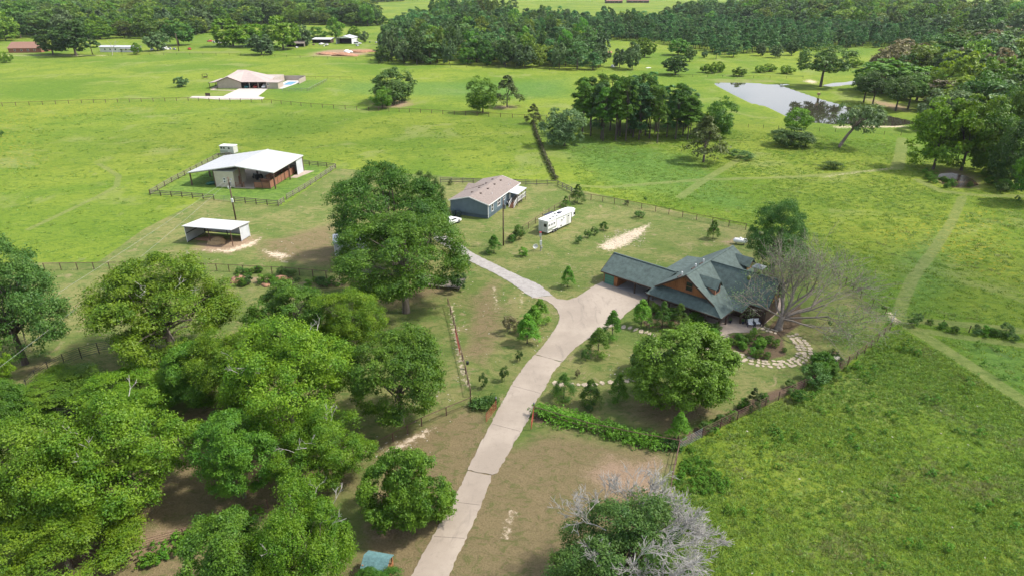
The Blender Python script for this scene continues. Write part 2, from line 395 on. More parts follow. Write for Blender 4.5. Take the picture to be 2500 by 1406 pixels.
POND = poly((1740, 204), (1760, 200), (1850, 203), (1900, 206), (1965, 228), (2010, 243), (2080, 262), (2150, 277),
            (2220, 292), (2245, 300), (2190, 306), (2060, 303), (2000, 300), (1940, 293), (1905, 276), (1870, 259), (1830, 250), (1785, 228))
POND2 = poly((2282, 425), (2290, 419), (2325, 417), (2360, 424), (2388, 438), (2398, 449), (2380, 455), (2330, 455), (2295, 443))
POND3 = poly((2000, 207), (2030, 203), (2080, 198), (2130, 197), (2120, 203), (2070, 207), (2030, 211))
MASK = {
 'lawn': [poly((-1500, 650), (240, 640), (350, 560), (500, 484), (690, 504), (822, 412), (870, 415), (1360, 450),
               (1420, 465), (1820, 553), (1960, 612), (2170, 780), (2060, 900), (1660, 1080), (1630, 1260), (1600, 1560), (-3000, 1560))],
 'dry': [poly((915, 1075), (1150, 985), (1215, 1000), (1225, 1060), (1260, 1070), (1300, 1045), (1640, 1085), (1625, 1260), (1590, 1560), (600, 1560), (860, 1330), (900, 1150)),
         poly((150, 1330), (420, 1010), (520, 960), (900, 1060), (900, 1200), (560, 1290), (420, 1560), (-300, 1560)),
         poly((150, 860), (240, 800), (130, 880), (20, 960), (60, 900)),
         poly((880, 690), (1100, 670), (1110, 720), (950, 760)),
         poly((1540, 960), (1720, 960), (1760, 1010), (1650, 1075), (1480, 1000)),
         poly((1620, 700), (1700, 700), (1650, 720)),
         poly((620, 590), (840, 540), (860, 660), (640, 640)),
         poly((1130, 720), (1210, 680), (1250, 760), (1180, 900), (1130, 860))],
 'dirt': [poly((468, 610), (478, 592), (600, 572), (646, 576), (625, 602), (560, 622), (500, 620)),
          poly((2100, 236), (2180, 250), (2235, 262), (2225, 278), (2170, 268), (2110, 252)),
          poly((895, 250), (940, 240), (1005, 244), (1022, 256), (985, 266), (910, 264)),
          poly((745, 131), (790, 122), (905, 118), (912, 135), (830, 141), (755, 138)),
          poly((1395, 1150), (1450, 1128), (1480, 1098), (1545, 1120), (1600, 1105), (1634, 1118), (1618, 1200), (1592, 1268), (1545, 1215), (1500, 1240), (1450, 1190)),
          poly((570, 668), (700, 675), (700, 700), (640, 700), (580, 690)),
          poly((900, 1130), (1000, 1075), (1040, 1060), (930, 1130)),
          poly((1180, 258), (1270, 256), (1262, 268), (1200, 270)),
          poly((690, 690), (850, 680), (850, 705), (720, 700)),
          poly((880, 1280), (1060, 1220), (1010, 1310), (890, 1330)),
          poly((1810, 582), (1790, 577), (1745, 590), (1790, 606)),
          poly((2262, 418), (2300, 411), (2340, 411), (2385, 428), (2412, 450), (2400, 462), (2330, 462), (2280, 445)),
          poly((1430, 705), (1462, 682), (1478, 684), (1455, 706)),
          poly((1745, 203), (1800, 199), (1905, 203), (1890, 196), (1800, 194), (1745, 197)),
          poly((240, 1350), (300, 1310), (560, 1240), (650, 1250), (420, 1330), (260, 1406))],
 'sand': [poly((1456, 606), (1478, 588), (1530, 566), (1590, 545), (1572, 570), (1530, 600), (1490, 613)),
          poly((1958, 200), (1975, 194), (1998, 200), (1990, 207)), poly((2010, 209), (2060, 206), (2078, 203), (2060, 210), (2020, 213)),
          poly((2030, 308), (2210, 306), (2215, 312), (2040, 314)),
          poly((2158, 760), (2175, 762), (2198, 785), (2185, 792)),
          poly((640, 612), (700, 618), (706, 630), (660, 628)),
          poly((575, 668), (600, 672), (600, 690), (575, 688)), poly((678, 675), (706, 678), (700, 692), (680, 690)),
          poly((940, 1100), (1000, 1065), (1060, 1040), (1050, 1055), (960, 1110)),
          poly((2005, 432), (2185, 409), (2187, 411), (2010, 434)),
          poly((478, 610), (560, 608), (640, 580), (620, 600), (560, 618))],
 'mulch': [poly((1555, 775), (1600, 745), (1755, 800), (1745, 835), (1700, 835), (1640, 800), (1580, 800)),
           poly((1760, 840), (1790, 815), (1850, 815), (1880, 810), (1915, 830), (1920, 870), (1860, 880), (1790, 855)),
           poly((1870, 800), (1905, 770), (1955, 740), (1960, 790), (1900, 830)),
           poly((1600, 1075), (1660, 1062), (1830, 980), (1980, 925), (2060, 890), (2062, 900), (1830, 1000), (1665, 1085)),
           poly((1660, 1075), (1720, 1035), (1850, 965), (1960, 925), (1970, 940), (1840, 995), (1670, 1085)),
           poly((1300, 1000), (1420, 1020), (1640, 1075), (1630, 1085), (1450, 1045), (1300, 1030))],
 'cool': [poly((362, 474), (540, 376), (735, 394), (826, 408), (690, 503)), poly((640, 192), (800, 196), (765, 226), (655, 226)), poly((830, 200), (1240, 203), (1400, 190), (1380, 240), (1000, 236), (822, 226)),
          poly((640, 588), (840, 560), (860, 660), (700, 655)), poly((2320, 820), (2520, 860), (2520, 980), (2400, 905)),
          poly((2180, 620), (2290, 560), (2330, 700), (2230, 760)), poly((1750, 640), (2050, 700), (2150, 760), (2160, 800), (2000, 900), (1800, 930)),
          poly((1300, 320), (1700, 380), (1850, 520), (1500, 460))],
 'flower': [poly((-200, 262), (200, 250), (640, 246), (480, 262), (120, 300), (150, 420), (-200, 420)),
            poly((1800, 330), (2220, 325), (2210, 345), (1850, 345)), poly((2050, 560), (2500, 480), (2500, 700), (2300, 640))],
}
PATHS = {'mown': [([(2350, 482), (2322, 545), (2280, 610), (2228, 680), (2206, 730), (2190, 775)], 0.95),
                  ([(2188, 780), (2270, 828), (2380, 900), (2530, 1000)], 1.1),
                  ([(2230, 782), (2330, 790), (2440, 800), (2560, 818)], 1.0),
                  ([(2215, 800), (2330, 820), (2440, 835), (2560, 850)], 0.8),
                  ([(1385, 452), (1480, 458), (1700, 440), (1950, 432), (2190, 412)], 1.0),
                  ([(1660, 482), (1720, 440), (1800, 392)], 1.1),
                  ([(2190, 412), (2198, 380), (2204, 340)], 1.6),
                  ([(2240, 440), (2300, 468), (2400, 478), (2520, 480)], 1.2),
                  ([(70, 560), (240, 480), (285, 455), (290, 430), (240, 400)], 0.7),
                  ([(0, 133), (300, 129), (560, 128), (700, 132)], 1.8)],
         'sand': [([(1100, 745), (1108, 800), (1118, 850), (1140, 940)], 0.25), ([(1205, 700), (1215, 760)], 0.12),
                  ([(0, 137), (240, 137), (300, 134)], 1.6), ([(1340, 860), (1300, 905)], 0.25), ([(1362, 810), (1352, 838)], 0.35),
                  ([(1230, 1310), (1255, 1250)], 0.2), ([(800, 1140), (935, 1090)], 0.2),
                  ([(640, 610), (700, 640)], 0.3), ([(1280, 705), (1270, 740)], 0.1)]}

def sdist_poly(X, Y, P):
    n = len(P); d2 = np.full(X.shape, 1e18); inside = np.zeros(X.shape, bool)
    for i in range(n):
        ax, ay = P[i - 1]; bx, by = P[i]
        ex, ey = bx - ax, by - ay; L2 = ex * ex + ey * ey + 1e-12
        t = np.clip(((X - ax) * ex + (Y - ay) * ey) / L2, 0, 1)
        d2 = np.minimum(d2, (X - ax - t * ex) ** 2 + (Y - ay - t * ey) ** 2)
        c = ((ay > Y) != (by > Y))
        with np.errstate(divide='ignore', invalid='ignore'):
            xi = (bx - ax) * (Y - ay) / (by - ay + 1e-18) + ax
        inside ^= c & (X < xi)
    d = np.sqrt(d2)
    return np.where(inside, d, -d)

def sdist_line(X, Y, pts, w):
    P = [G2(p) for p in pts]; d2 = np.full(X.shape, 1e18)
    for i in range(1, len(P)):
        ax, ay = P[i - 1]; bx, by = P[i]
        ex, ey = bx - ax, by - ay
        t = np.clip(((X - ax) * ex + (Y - ay) * ey) / (ex * ex + ey * ey + 1e-12), 0, 1)
        d2 = np.minimum(d2, (X - ax - t * ex) ** 2 + (Y - ay - t * ey) ** 2)
    return w - np.sqrt(d2)

SOFT = {'lawn': 1.2, 'dry': 5.0, 'dirt': 3.6, 'sand': 1.5, 'mulch': 1.0, 'cool': 6.0, 'flower': 10.0, 'mown': 0.5}
def masks_at(X, Y):
    out = {}
    for k in ('lawn', 'dry', 'dirt', 'sand', 'mulch', 'cool', 'flower', 'mown'):
        d = np.full(X.shape, -1e3)
        for P in MASK.get(k, []): d = np.maximum(d, sdist_poly(X, Y, P))
        for pts, w in PATHS.get(k, []): d = np.maximum(d, sdist_line(X, Y, pts, w))
        s = SOFT[k] * np.clip(Y / 140.0, 0.6, 3.0)
        out[k] = np.clip(0.5 + d / (2 * s), 0, 1)
    return out

def build_ground():
    pys = np.concatenate([np.array([-56, -54, -52, -49, -46, -42, -38, -34, -30]), np.arange(-26, 40, 2.0), np.arange(40, 1450, 4.2)])
    ys = np.array([G(1250, p).y for p in pys])[::-1]            # near to far
    us = np.concatenate([[-9, -6, -4, -2.8, -2.0, -1.5, -1.2, -1.0, -0.9], np.linspace(-0.84, 0.84, 520), [0.9, 1.0, 1.2, 1.5, 2.0, 2.8, 4, 6, 9]])
    rows = [(y, zc_of(y)) for y in ys]
    back = [(-2500, rows[0][1]), (-600, rows[0][1]), (-120, rows[0][1]), (0, rows[0][1])]
    rows = back + rows
    Y = np.array([r[0] for r in rows])[:, None] * np.ones(len(us))[None]
    X = np.array([r[1] for r in rows])[:, None] * us[None]
    n, m = X.shape
    Z = np.zeros_like(X)
    for P, dep in ((POND, 1.0), (POND2, 1.0), (POND3, 0.7)):
        x0, y0 = P.min(0) - 12; x1, y1 = P.max(0) + 12
        sel = (X > x0) & (X < x1) & (Y > y0) & (Y < y1)
        d = sdist_poly(X[sel], Y[sel], P)
        t = np.clip((d + 1.2) / 4.0, 0, 1); t = t * t * (3 - 2 * t)
        Z[sel] = np.minimum(Z[sel], -dep * t)
    co = np.stack([X, Y, Z], -1).reshape(-1, 3)
    idx = np.arange(n * m).reshape(n, m)
    q = np.stack([idx[:-1, :-1], idx[:-1, 1:], idx[1:, 1:], idx[1:, :-1]], -1).reshape(-1, 4)
    me = quad_mesh('ground', co, q)
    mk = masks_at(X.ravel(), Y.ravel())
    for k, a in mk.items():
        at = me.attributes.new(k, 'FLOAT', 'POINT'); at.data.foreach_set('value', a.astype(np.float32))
    return me

def quad_mesh(name, co, q):
    me = bpy.data.meshes.new(name)
    me.vertices.add(len(co)); me.vertices.foreach_set('co', np.ascontiguousarray(co, np.float32).ravel())
    k = q.shape[1]
    me.loops.add(q.size); me.loops.foreach_set('vertex_index', np.ascontiguousarray(q, np.int32).ravel())
    me.polygons.add(len(q)); me.polygons.foreach_set('loop_start', np.arange(0, q.size, k, dtype=np.int32))
    try: me.polygons.foreach_set('loop_total', np.full(len(q), k, np.int32))
    except Exception: pass
    me.update(calc_edges=True)
    return me

def ground_mat():
    m, nt, N, L, P = newmat('ground_cover')
    v = coords(nt, 'Object')
    def A(k):
        a = N.new('ShaderNodeAttribute'); a.attribute_name = k; return a.outputs['Fac']
    big = noise(nt, v, 0.018, 4, 0.55, 0.6)
    mid = noise(nt, v, 0.09, 5, 0.62, 1.0)
    tuft = noise(nt, coords(nt, 'Object', (0.8, 1.3, 1)), 0.75, 6, 0.72, 1.2)
    fine = noise(nt, v, 5.5, 5, 0.75)
    vfine = noise(nt, v, 24, 3, 0.7)
    # meadow
    mead = mix(nt, ramp(nt, big, 0.35, 0.62), (0.104, 0.178, 0.018), (0.192, 0.240, 0.030))
    mead = mix(nt, ramp(nt, mid, 0.48, 0.66, 0, 0.7), mead, (0.100, 0.165, 0.016))
    mead = mix(nt, ramp(nt, tuft, 0.47, 0.64, 0, 0.75), mead, (0.060, 0.120, 0.016))
    mead = mix(nt, ramp(nt, tuft, 0.43, 0.30, 0, 0.6), mead, (0.27, 0.30, 0.05))
    mead = mix(nt, ramp(nt, noise(nt, v, 0.045, 5, 0.65, 0.8), 0.54, 0.66, 0, 0.6), mead, (0.21, 0.235, 0.075))
    g2 = noise(nt, v, 0.22, 4, 0.7, 0.5)
    mead = mix(nt, ramp(nt, g2, 0.60, 0.74, 0, 0.55), mead, (0.20, 0.215, 0.095))
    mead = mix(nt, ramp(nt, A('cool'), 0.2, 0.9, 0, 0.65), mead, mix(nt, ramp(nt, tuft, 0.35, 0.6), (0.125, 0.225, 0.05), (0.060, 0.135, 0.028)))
    fl = noise(nt, v, 1.1, 3, 0.6)
    mead = mix(nt, mathn(nt, 'MULTIPLY', ramp(nt, A('flower'), 0.3, 0.9), ramp(nt, fl, 0.54, 0.66, 0, 0.65)), mead, (0.36, 0.26, 0.02))
    # mown lawn
    lawn = mix(nt, ramp(nt, mid, 0.38, 0.62), (0.120, 0.160, 0.040), (0.205, 0.200, 0.075))
    lawn = mix(nt, ramp(nt, tuft, 0.44, 0.66, 0, 0.85), lawn, (0.075, 0.125, 0.028))
    lawn = mix(nt, ramp(nt, noise(nt, v, 0.35, 5, 0.7, 1.0), 0.55, 0.70, 0, 0.75), lawn, (0.27, 0.220, 0.120))
    lawn = mix(nt, ramp(nt, noise(nt, v, 0.5, 3, 0.6, 0.3), 0.62, 0.70, 0, 0.6), lawn, (0.075, 0.165, 0.030))
    spec = noise(nt, v, 1.9, 3, 0.5)
    lawn = mix(nt, ramp(nt, spec, 0.71, 0.74, 0, 0.8), lawn, (0.52, 0.44, 0.33))
    dry = mix(nt, ramp(nt, fine, 0.35, 0.62), (0.135, 0.105, 0.055), (0.235, 0.175, 0.100))
    dry = mix(nt, ramp(nt, tuft, 0.50, 0.62, 0, 0.7), dry, (0.105, 0.115, 0.038))
    def edge(k, amt=0.55, nz=None, lo=0.42, hi=0.58):
        f = mathn(nt, 'ADD', A(k), mathn(nt, 'MULTIPLY', mathn(nt, 'SUBTRACT', nz or tuft, 0.5), amt))
        return ramp(nt, f, lo, hi)
    col = mix(nt, edge('lawn', 0.25), mead, lawn)
    mown = mix(nt, ramp(nt, tuft, 0.35, 0.65), (0.215, 0.225, 0.085), (0.135, 0.170, 0.048))
    col = mix(nt, ramp(nt, edge('mown', 1.0, lo=0.25, hi=0.75), 0, 1, 0, 0.62), col, mown)
    drymix = mathn(nt, 'ADD', mathn(nt, 'MULTIPLY', A('dry'), 0.8), mathn(nt, 'MULTIPLY', mathn(nt, 'SUBTRACT', mid, 0.5), 0.9))
    drymix = mathn(nt, 'MULTIPLY', ramp(nt, drymix, 0.25, 0.75, 0, 0.9), ramp(nt, A('dry'), 0.02, 0.3))
    col = mix(nt, drymix, col, dry)
    dirt = mix(nt, ramp(nt, fine, 0.3, 0.7), (0.22, 0.150, 0.098), (0.345, 0.250, 0.170))
    dirtf = mathn(nt, 'MULTIPLY', ramp(nt, mathn(nt, 'ADD', A('dirt'), mathn(nt, 'ADD', mathn(nt, 'MULTIPLY', mathn(nt, 'SUBTRACT', tuft, 0.5), 1.3), mathn(nt, 'MULTIPLY', mathn(nt, 'SUBTRACT', fine, 0.5), 0.8))), 0.45, 0.95), ramp(nt, A('dirt'), 0.02, 0.35))
    col = mix(nt, dirtf, col, dirt)
    sand = mix(nt, ramp(nt, fine, 0.35, 0.65), (0.46, 0.35, 0.24), (0.66, 0.56, 0.44))
    sandf = mathn(nt, 'MULTIPLY', edge('sand', 1.9, noise(nt, v, 1.6, 4, 0.7), 0.42, 0.85), ramp(nt, A('sand'), 0.05, 0.35))
    col = mix(nt, sandf, col, sand)
    mul = mix(nt, fine, (0.075, 0.045, 0.034), (0.165, 0.105, 0.080))
    col = mix(nt, ramp(nt, mathn(nt, 'ADD', A('mulch'), mathn(nt, 'MULTIPLY', mathn(nt, 'SUBTRACT', tuft, 0.5), 1.2)), 0.4, 0.75, 0, 0.85), col, mul)
    # fine blades, both ways
    col = mix(nt, ramp(nt, fine, 0.5, 0.72, 0, 0.5), col, mix(nt, 1.0, col, (0.50, 0.58, 0.5), 'MULTIPLY'))
    col = mix(nt, ramp(nt, vfine, 0.5, 0.75, 0, 0.4), col, mix(nt, 1.0, col, (1.5, 1.45, 1.4), 'MULTIPLY'))
    L.new(col, P.inputs['Base Color']); P.inputs['Roughness'].default_value = 0.95
    P.inputs['Specular IOR Level'].default_value = 0.1
    h = mathn(nt, 'ADD', mathn(nt, 'MULTIPLY', tuft, 1.0), mathn(nt, 'MULTIPLY', fine, 0.35))
    bump(nt, P, h, 0.8, 0.35)
    return m

gme = build_ground()
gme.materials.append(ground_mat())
ground = link('ground', gme); tag(ground, kind='structure')

def sheet(name, P, z, mat, **k):
    mb = MB(); mb.add([(x, y, z) for x, y in P], [tuple(range(len(P)))])
    o = mb.obj(name, mat); return tag(o, kind='structure', **k)
def grow(P, d):
    c = P.mean(0); r = P - c; l = np.linalg.norm(r, axis=1, keepdims=True); return c + r * (l + d) / l
sheet('pond_water', grow(POND, 0.6), -0.32, M['water'])
sheet('small_pond_water', grow(POND2, 0.4), -0.42, M['water_brown'])
sheet('far_pond_water', grow(POND3, 0.4), -0.25, M['water'])

rng = random.Random(7)
def ragged(pts, step=0.5, amp=0.10, z=0.0, seed=1, close=True):
    """world polygon resampled with an irregular worn edge"""
    r = random.Random(seed); W = [Vector(G2(p)) for p in pts]; out = []
    n = len(W)
    for i in range(n if close else n - 1):
        a, b = W[i], W[(i + 1) % n]; L = (b - a).length; k = max(1, int(L / step))
        nrm = Vector((b.y - a.y, a.x - b.x)) / max(L, 1e-6)
        for j in range(k):
            p = a.lerp(b, j / k) + nrm * (r.uniform(-amp, amp) * (1 if j else 0.3))
            out.append((p.x, p.y))
    return out
def slabpoly(name, P, z0, z1, mat, parent=None, kind='structure'):
    import bmesh
    bm = bmesh.new()
    vs = [bm.verts.new((x, y, z1)) for x, y in P]
    f = bm.faces.new(vs)
    bm.normal_update()
    if f.normal.z < 0: f.normal_flip()
    r = bmesh.ops.extrude_face_region(bm, geom=[f])
    for e in r['geom']:
        if isinstance(e, bmesh.types.BMVert): e.co.z = z1
    for v in vs: v.co.z = z0
    bmesh.ops.triangulate(bm, faces=[x for x in bm.faces if len(x.verts) > 4])
    bmesh.ops.recalc_face_normals(bm, faces=bm.faces)
    me = bpy.data.meshes.new(name); bm.to_mesh(me); bm.free(); me.materials.append(mat)
    o = link(name, me, parent)
    if kind: o['kind'] = kind
    return o

DR = [(975, 1470), (1003, 1406), (1040, 1335), (1082, 1262), (1122, 1190), (1143, 1148)]
left1 = [(960, 1490), (1003, 1406), (1040, 1338), (1082, 1265), (1120, 1195), (1142, 1149)]
right1 = [(1200, 1160), (1198, 1176), (1165, 1255), (1128, 1335), (1095, 1406), (1050, 1490)]
left2 = [(1142, 1147), (1165, 1098), (1190, 1050), (1222, 988), (1255, 930), (1288, 884), (1306, 866)]
right2 = [(1372, 884), (1348, 912), (1332, 945), (1305, 985), (1290, 1025), (1252, 1086), (1214, 1155), (1201, 1159)]
left3 = [(1307, 865), (1330, 838), (1352, 808), (1363, 790), (1366, 772), (1360, 755), (1347, 742), (1331, 733), (1302, 727)]
right3 = [(1348, 722), (1360, 730), (1385, 733), (1408, 726), (1432, 710), (1452, 697), (1480, 684), (1585, 718), (1580, 728), (1532, 762), (1500, 795), (1470, 808), (1437, 826), (1405, 848), (1373, 883)]
slabpoly('driveway', ragged(left1 + right1, 0.35, 0.08, seed=3), -0.1, 0.05, M['drive'])
slabpoly('driveway', ragged(left2 + right2, 0.35, 0.08, seed=4), -0.1, 0.055, M['drive'])
slabpoly('driveway', ragged(left3 + right3, 0.5, 0.06, seed=5), -0.1, 0.05, M['drive'])
def joints(left, right, n, ztop):
    """sawn joints across the slab"""
    def along(P, t):
        W = [Vector(G2(p)) for p in P]; Ls = [(W[i + 1] - W[i]).length for i in range(len(W) - 1)]; d = t * sum(Ls)
        for i, l in enumerate(Ls):
            if d <= l: return W[i].lerp(W[i + 1], d / l)
            d -= l
        return W[-1]
    m = MB()
    for k in range(1, n):
        a = along(left, k / n); b = along(right, k / n); d = (b - a).normalized() * .12
        m.beam((a.x + d.x, a.y + d.y, ztop), (b.x - d.x, b.y - d.y, ztop),   .03, .012)
    return tag(m.obj('drive_joints', M['bark_dark']), 'dark joints across the concrete drive', 'joints', kind='stuff')
joints(left1[1:], right1[-2::-1], 3, .051)
joints(left2, right2[::-1], 3, .056)
slabpoly('asphalt_drive', ragged([(1300, 727), (1272, 708), (1240, 686), (1200, 664), (1150, 640), (1105, 612), (1060, 585), (1060, 566), (1112, 586), (1153, 618), (1216, 649), (1268, 674), (1318, 696), (1349, 721)], 0.5, 0.10, seed=6), -0.1, 0.04, M['asphalt'])
slabpoly('patio', ragged([(1589, 712), (1600, 742), (1700, 775), (1752, 796), (1760, 812), (1752, 822), (1790, 812), (1838, 812), (1862, 795), (1906, 757), (1912, 722), (1900, 690), (1780, 640)], 0.6, 0.02, seed=8), -0.1, 0.06, M['concrete'])
slabpoly('far_driveway', ragged([(462, 240), (470, 236), (545, 236), (565, 226), (587, 216), (656, 216), (630, 236), (646, 239), (640, 244), (540, 244)], 2, 0.1, seed=9), -0.1, 0.06, plain('pale_concrete', (0.46, 0.41, 0.37), 0.85, 0.07, 0.5))
slabpoly('far_walkway', ragged([(512, 221), (530, 213), (536, 214), (522, 220), (584, 221), (580, 223)], 2, 0.05, seed=10), -0.1, 0.05, M['concrete'])

# ------------------------------------------------------------------ trees
def unit(r, n):
    v = r.normal(size=(n, 3)); return v / np.linalg.norm(v, axis=1, keepdims=True)

def leaf_quads(r, C, Nrm, size, aspect=0.55, jit=0.35):
    """rhombic leaf sprays at C facing Nrm"""
    n = len(C)
    Nrm = Nrm + r.normal(size=(n, 3)) * 0.55
    Nrm /= np.linalg.norm(Nrm, axis=1, keepdims=True) + 1e-9
    t = np.cross(Nrm, unit(r, n)); t /= np.linalg.norm(t, axis=1, keepdims=True) + 1e-9
    b = np.cross(Nrm, t)
    s = (size * (1 + r.uniform(-jit, jit, n)))[:, None]
    a = t * s * 0.5; c = b * s * 0.5 * aspect
    droop = Nrm * s * 0.12
    V = np.stack([C - a - droop, C + c, C + a - droop, C - c], 1).reshape(-1, 3)
    Q = np.arange(4 * n).reshape(n, 4)
    return V, Q

def crown_points(r, shape, H, R, z0, n1, n2, n3, r1f, r2f, lop=0.18):
    """clumps of clumps: branch ends on the envelope, sprays on each, leaves on those"""
    C = []; Nn = []; ends = []
    zc = (H + z0) / 2; hz = (H - z0) / 2
    dirs = unit(r, n1 * 3)
    if shape in ('round', 'spread'):
        dirs = dirs[dirs[:, 2] > -0.88][:n1]
        if len(dirs) < n1: n1 = len(dirs)
        ph = r.uniform(0, 6.28, 3)
        az = np.arctan2(dirs[:, 1], dirs[:, 0])
        lob = 1 + lop * np.sin(2 * az + ph[0]) + lop * 0.7 * np.sin(3 * az + ph[1] + 2 * dirs[:, 2])
        rad = lob * r.uniform(0.62, 1.0, n1) ** 0.6
        r1 = R * r1f * r.uniform(0.7, 1.25, n1)
        P = dirs * rad[:, None] * np.array([R - r1f * R * 0.8, R - r1f * R * 0.8, hz - r1f * R * 0.7])
        core = r.uniform(size=n1) < 0.16
        P[core] *= 0.45
        P[:, 2] += zc
        if shape == 'spread': P[:, 2] -= 0.25 * hz * (np.hypot(P[:, 0], P[:, 1]) / R) ** 2
    elif shape == 'cone':
        t = r.uniform(0, 1, n1) ** 0.8
        az = r.uniform(0, 2 * pi, n1)
        rr = R * (1 - t) ** 0.8 * r.uniform(0.55, 0.95, n1)
        P = np.stack([rr * np.cos(az), rr * np.sin(az), z0 + (H - z0) * (t * 0.94 + 0.03)], -1)
        r1 = R * r1f * (0.45 + 0.75 * (1 - t))
        dirs = np.stack([np.cos(az), np.sin(az), np.full(n1, 0.45)], -1)
    elif shape == 'column':
        t = r.uniform(0, 1, n1); az = r.uniform(0, 2 * pi, n1)
        env = np.sin(np.clip(t * 0.9 + 0.12, 0, 1) * pi) ** 0.5
        rr = R * env * r.uniform(0.4, 0.85, n1)
        P = np.stack([rr * np.cos(az), rr * np.sin(az), z0 + (H - z0) * t * 0.96], -1)
        r1 = R * r1f * r.uniform(0.7, 1.2, n1)
        dirs = np.stack([np.cos(az), np.sin(az), np.full(n1, 0.5)], -1)
    else:   # pine: tiers of tufted boughs, open lower down
        t = r.uniform(0, 1, n1) ** 0.75; az = r.uniform(0, 2 * pi, n1)
        env = np.sqrt(np.clip(1 - (t * 1.0) ** 2.2, 0, 1)) * (0.55 + 0.45 * np.clip(t * 3, 0, 1))
        rr = R * env * r.uniform(0.35, 0.95, n1)
        P = np.stack([rr * np.cos(az), rr * np.sin(az), z0 + (H - z0) * t * 0.97], -1)
        r1 = R * r1f * r.uniform(0.7, 1.2, n1)
        dirs = np.stack([np.cos(az), np.sin(az), np.full(n1, 0.6)], -1)
    for i in range(n1):
        d2 = unit(r, n2)
        out = d2 + dirs[i] * 0.8 + np.array([0, 0, 0.25])
        out /= np.linalg.norm(out, axis=1, keepdims=True)
        P2 = P[i] + out * (r1[i] * r.uniform(0.55, 1.0, n2))[:, None] * np.array([1, 1, 0.75])
        r2 = r1[i] * r2f
        d3 = unit(r, n2 * n3)
        d3[:, 2] = np.where(d3[:, 2] < -0.5, -d3[:, 2] * 0.5, d3[:, 2])
        base = np.repeat(P2, n3, 0); o3 = np.repeat(out, n3, 0)
        q = base + d3 * (r2 * r.uniform(0.35, 1.05, n2 * n3))[:, None] * np.array([1, 1, 0.72])
        C.append(q); Nn.append(d3 * 0.6 + o3 * 0.5 + np.array([0, 0, 0.5]))
        ends.append(P[i])
    return np.concatenate(C), np.concatenate(Nn), np.array(ends)

def trunk_mb(r, H, z0, ends, rt, nl, n=6, lean=(0, 0)):
    mb = MB(); zt = z0 + (H - z0) * 0.35
    top = Vector((lean[0], lean[1], zt))
    mb.tube([(0, 0, -0.3), (0, 0, 0.15), (lean[0] * 0.4, lean[1] * 0.4, zt * 0.5), top], [rt * 1.5, rt * 1.1, rt * 0.85, rt * 0.6], n)
    if nl and len(ends):
        for e in ends[r.permutation(len(ends))[:nl]]:
            e = Vector(e); s = top.lerp(Vector((lean[0] * .5, lean[1] * .5, zt * 0.6)), r.uniform(0, 1))
            m1 = s.lerp(e, 0.45) + Vector((r.normal() * .04 * H, r.normal() * .04 * H, 0.02 * H))
            mb.tube([s, m1, s.lerp(e, 0.97)], [rt * 0.42, rt * 0.25, rt * 0.07], max(4, n - 2), cap=False)
    return mb

PROTO = {}
def proto(key, seed, shape, H, R, z0, n1, n2, n3, leaf, lm, bark, r1f=0.3, r2f=0.5, rt=0.3, nl=8, aspect=0.55, lop=0.18, inner=True, lean=(0, 0)):
    r = np.random.RandomState(seed)
    C, Nn, ends = crown_points(r, shape, H, R, z0, n1, n2, n3, r1f, r2f, lop)
    if lean != (0, 0):
        off = np.array([lean[0], lean[1], 0]); C = C + off; ends = ends + off
    V, Q = leaf_quads(r, C, Nn, leaf, aspect)
    me = quad_mesh('crown_' + key, V, Q); me.materials.append(M[lm])
    tm = trunk_mb(r, H, z0, ends, rt, nl, lean=lean).mesh('trunk_' + key, M[bark])
    tm.polygons.foreach_set('use_smooth', [True] * len(tm.polygons))
    PROTO[key] = dict(crown=me, trunk=tm, H=float(V[:, 2].max()), R=float(np.percentile(np.abs(V[:, :2] - np.array(lean)), 97) * 1.04))
    return me

def proto_single(key):
    """crown and trunk in one small mesh, for trees too far off to show their parts"""
    p = PROTO[key]; a = p['crown']; b = p['trunk']
    na = len(a.vertices); co = np.empty(na * 3, np.float32); a.vertices.foreach_get('co', co)
    nb = len(b.vertices); cb = np.empty(nb * 3, np.float32); b.vertices.foreach_get('co', cb)
    me = bpy.data.meshes.new('tree_' + key)
    verts = np.concatenate([co.reshape(-1, 3), cb.reshape(-1, 3)])
    faces = [tuple(f.vertices) for f in a.polygons] + [tuple(na + i for i in f.vertices) for f in b.polygons]
    me.from_pydata(verts.tolist(), [], faces)
    me.materials.append(a.materials[0]); me.materials.append(b.materials[0])
    me.polygons.foreach_set('material_index', [0] * len(a.polygons) + [1] * len(b.polygons))
    me.update(); p['single'] = me
    return me

# near, full detail
proto('pecan1', 1, 'spread', 15, 8.5, 1.6, 66, 16, 62, 0.26, 'leaf_pecan', 'bark', 0.27, 0.42, 0.42, 26, lop=0.14)
proto('pecan2', 2, 'spread', 15, 8.0, 1.6, 62, 16, 62, 0.26, 'leaf_pecan', 'bark', 0.28, 0.42, 0.40, 26, lop=0.16)
proto('pecan3', 3, 'round', 14, 6.5, 1.0, 54, 15, 60, 0.26, 'leaf_green', 'bark', 0.30, 0.42, 0.34, 20, lop=0.14)
proto('oak1', 4, 'round', 17, 9.0, 2.0, 66, 15, 60, 0.27, 'leaf_green', 'bark', 0.26, 0.42, 0.50, 24, lop=0.12)
proto('oak2', 5, 'round', 15, 8.5, 0.2, 70, 14, 58, 0.27, 'leaf_dark', 'bark_dark', 0.27, 0.42, 0.45, 22, lop=0.12)
proto('maple', 6, 'round', 11, 6.0, 0.2, 110, 15, 40, 0.28, 'leaf_lime', 'bark', 0.22, 0.50, 0.28, 16, lop=0.07)
proto('bush', 7, 'round', 7, 4.5, -0.6, 120, 12, 36, 0.22, 'leaf_green', 'bark_dark', 0.22, 0.46, 0.15, 18, lop=0.16)
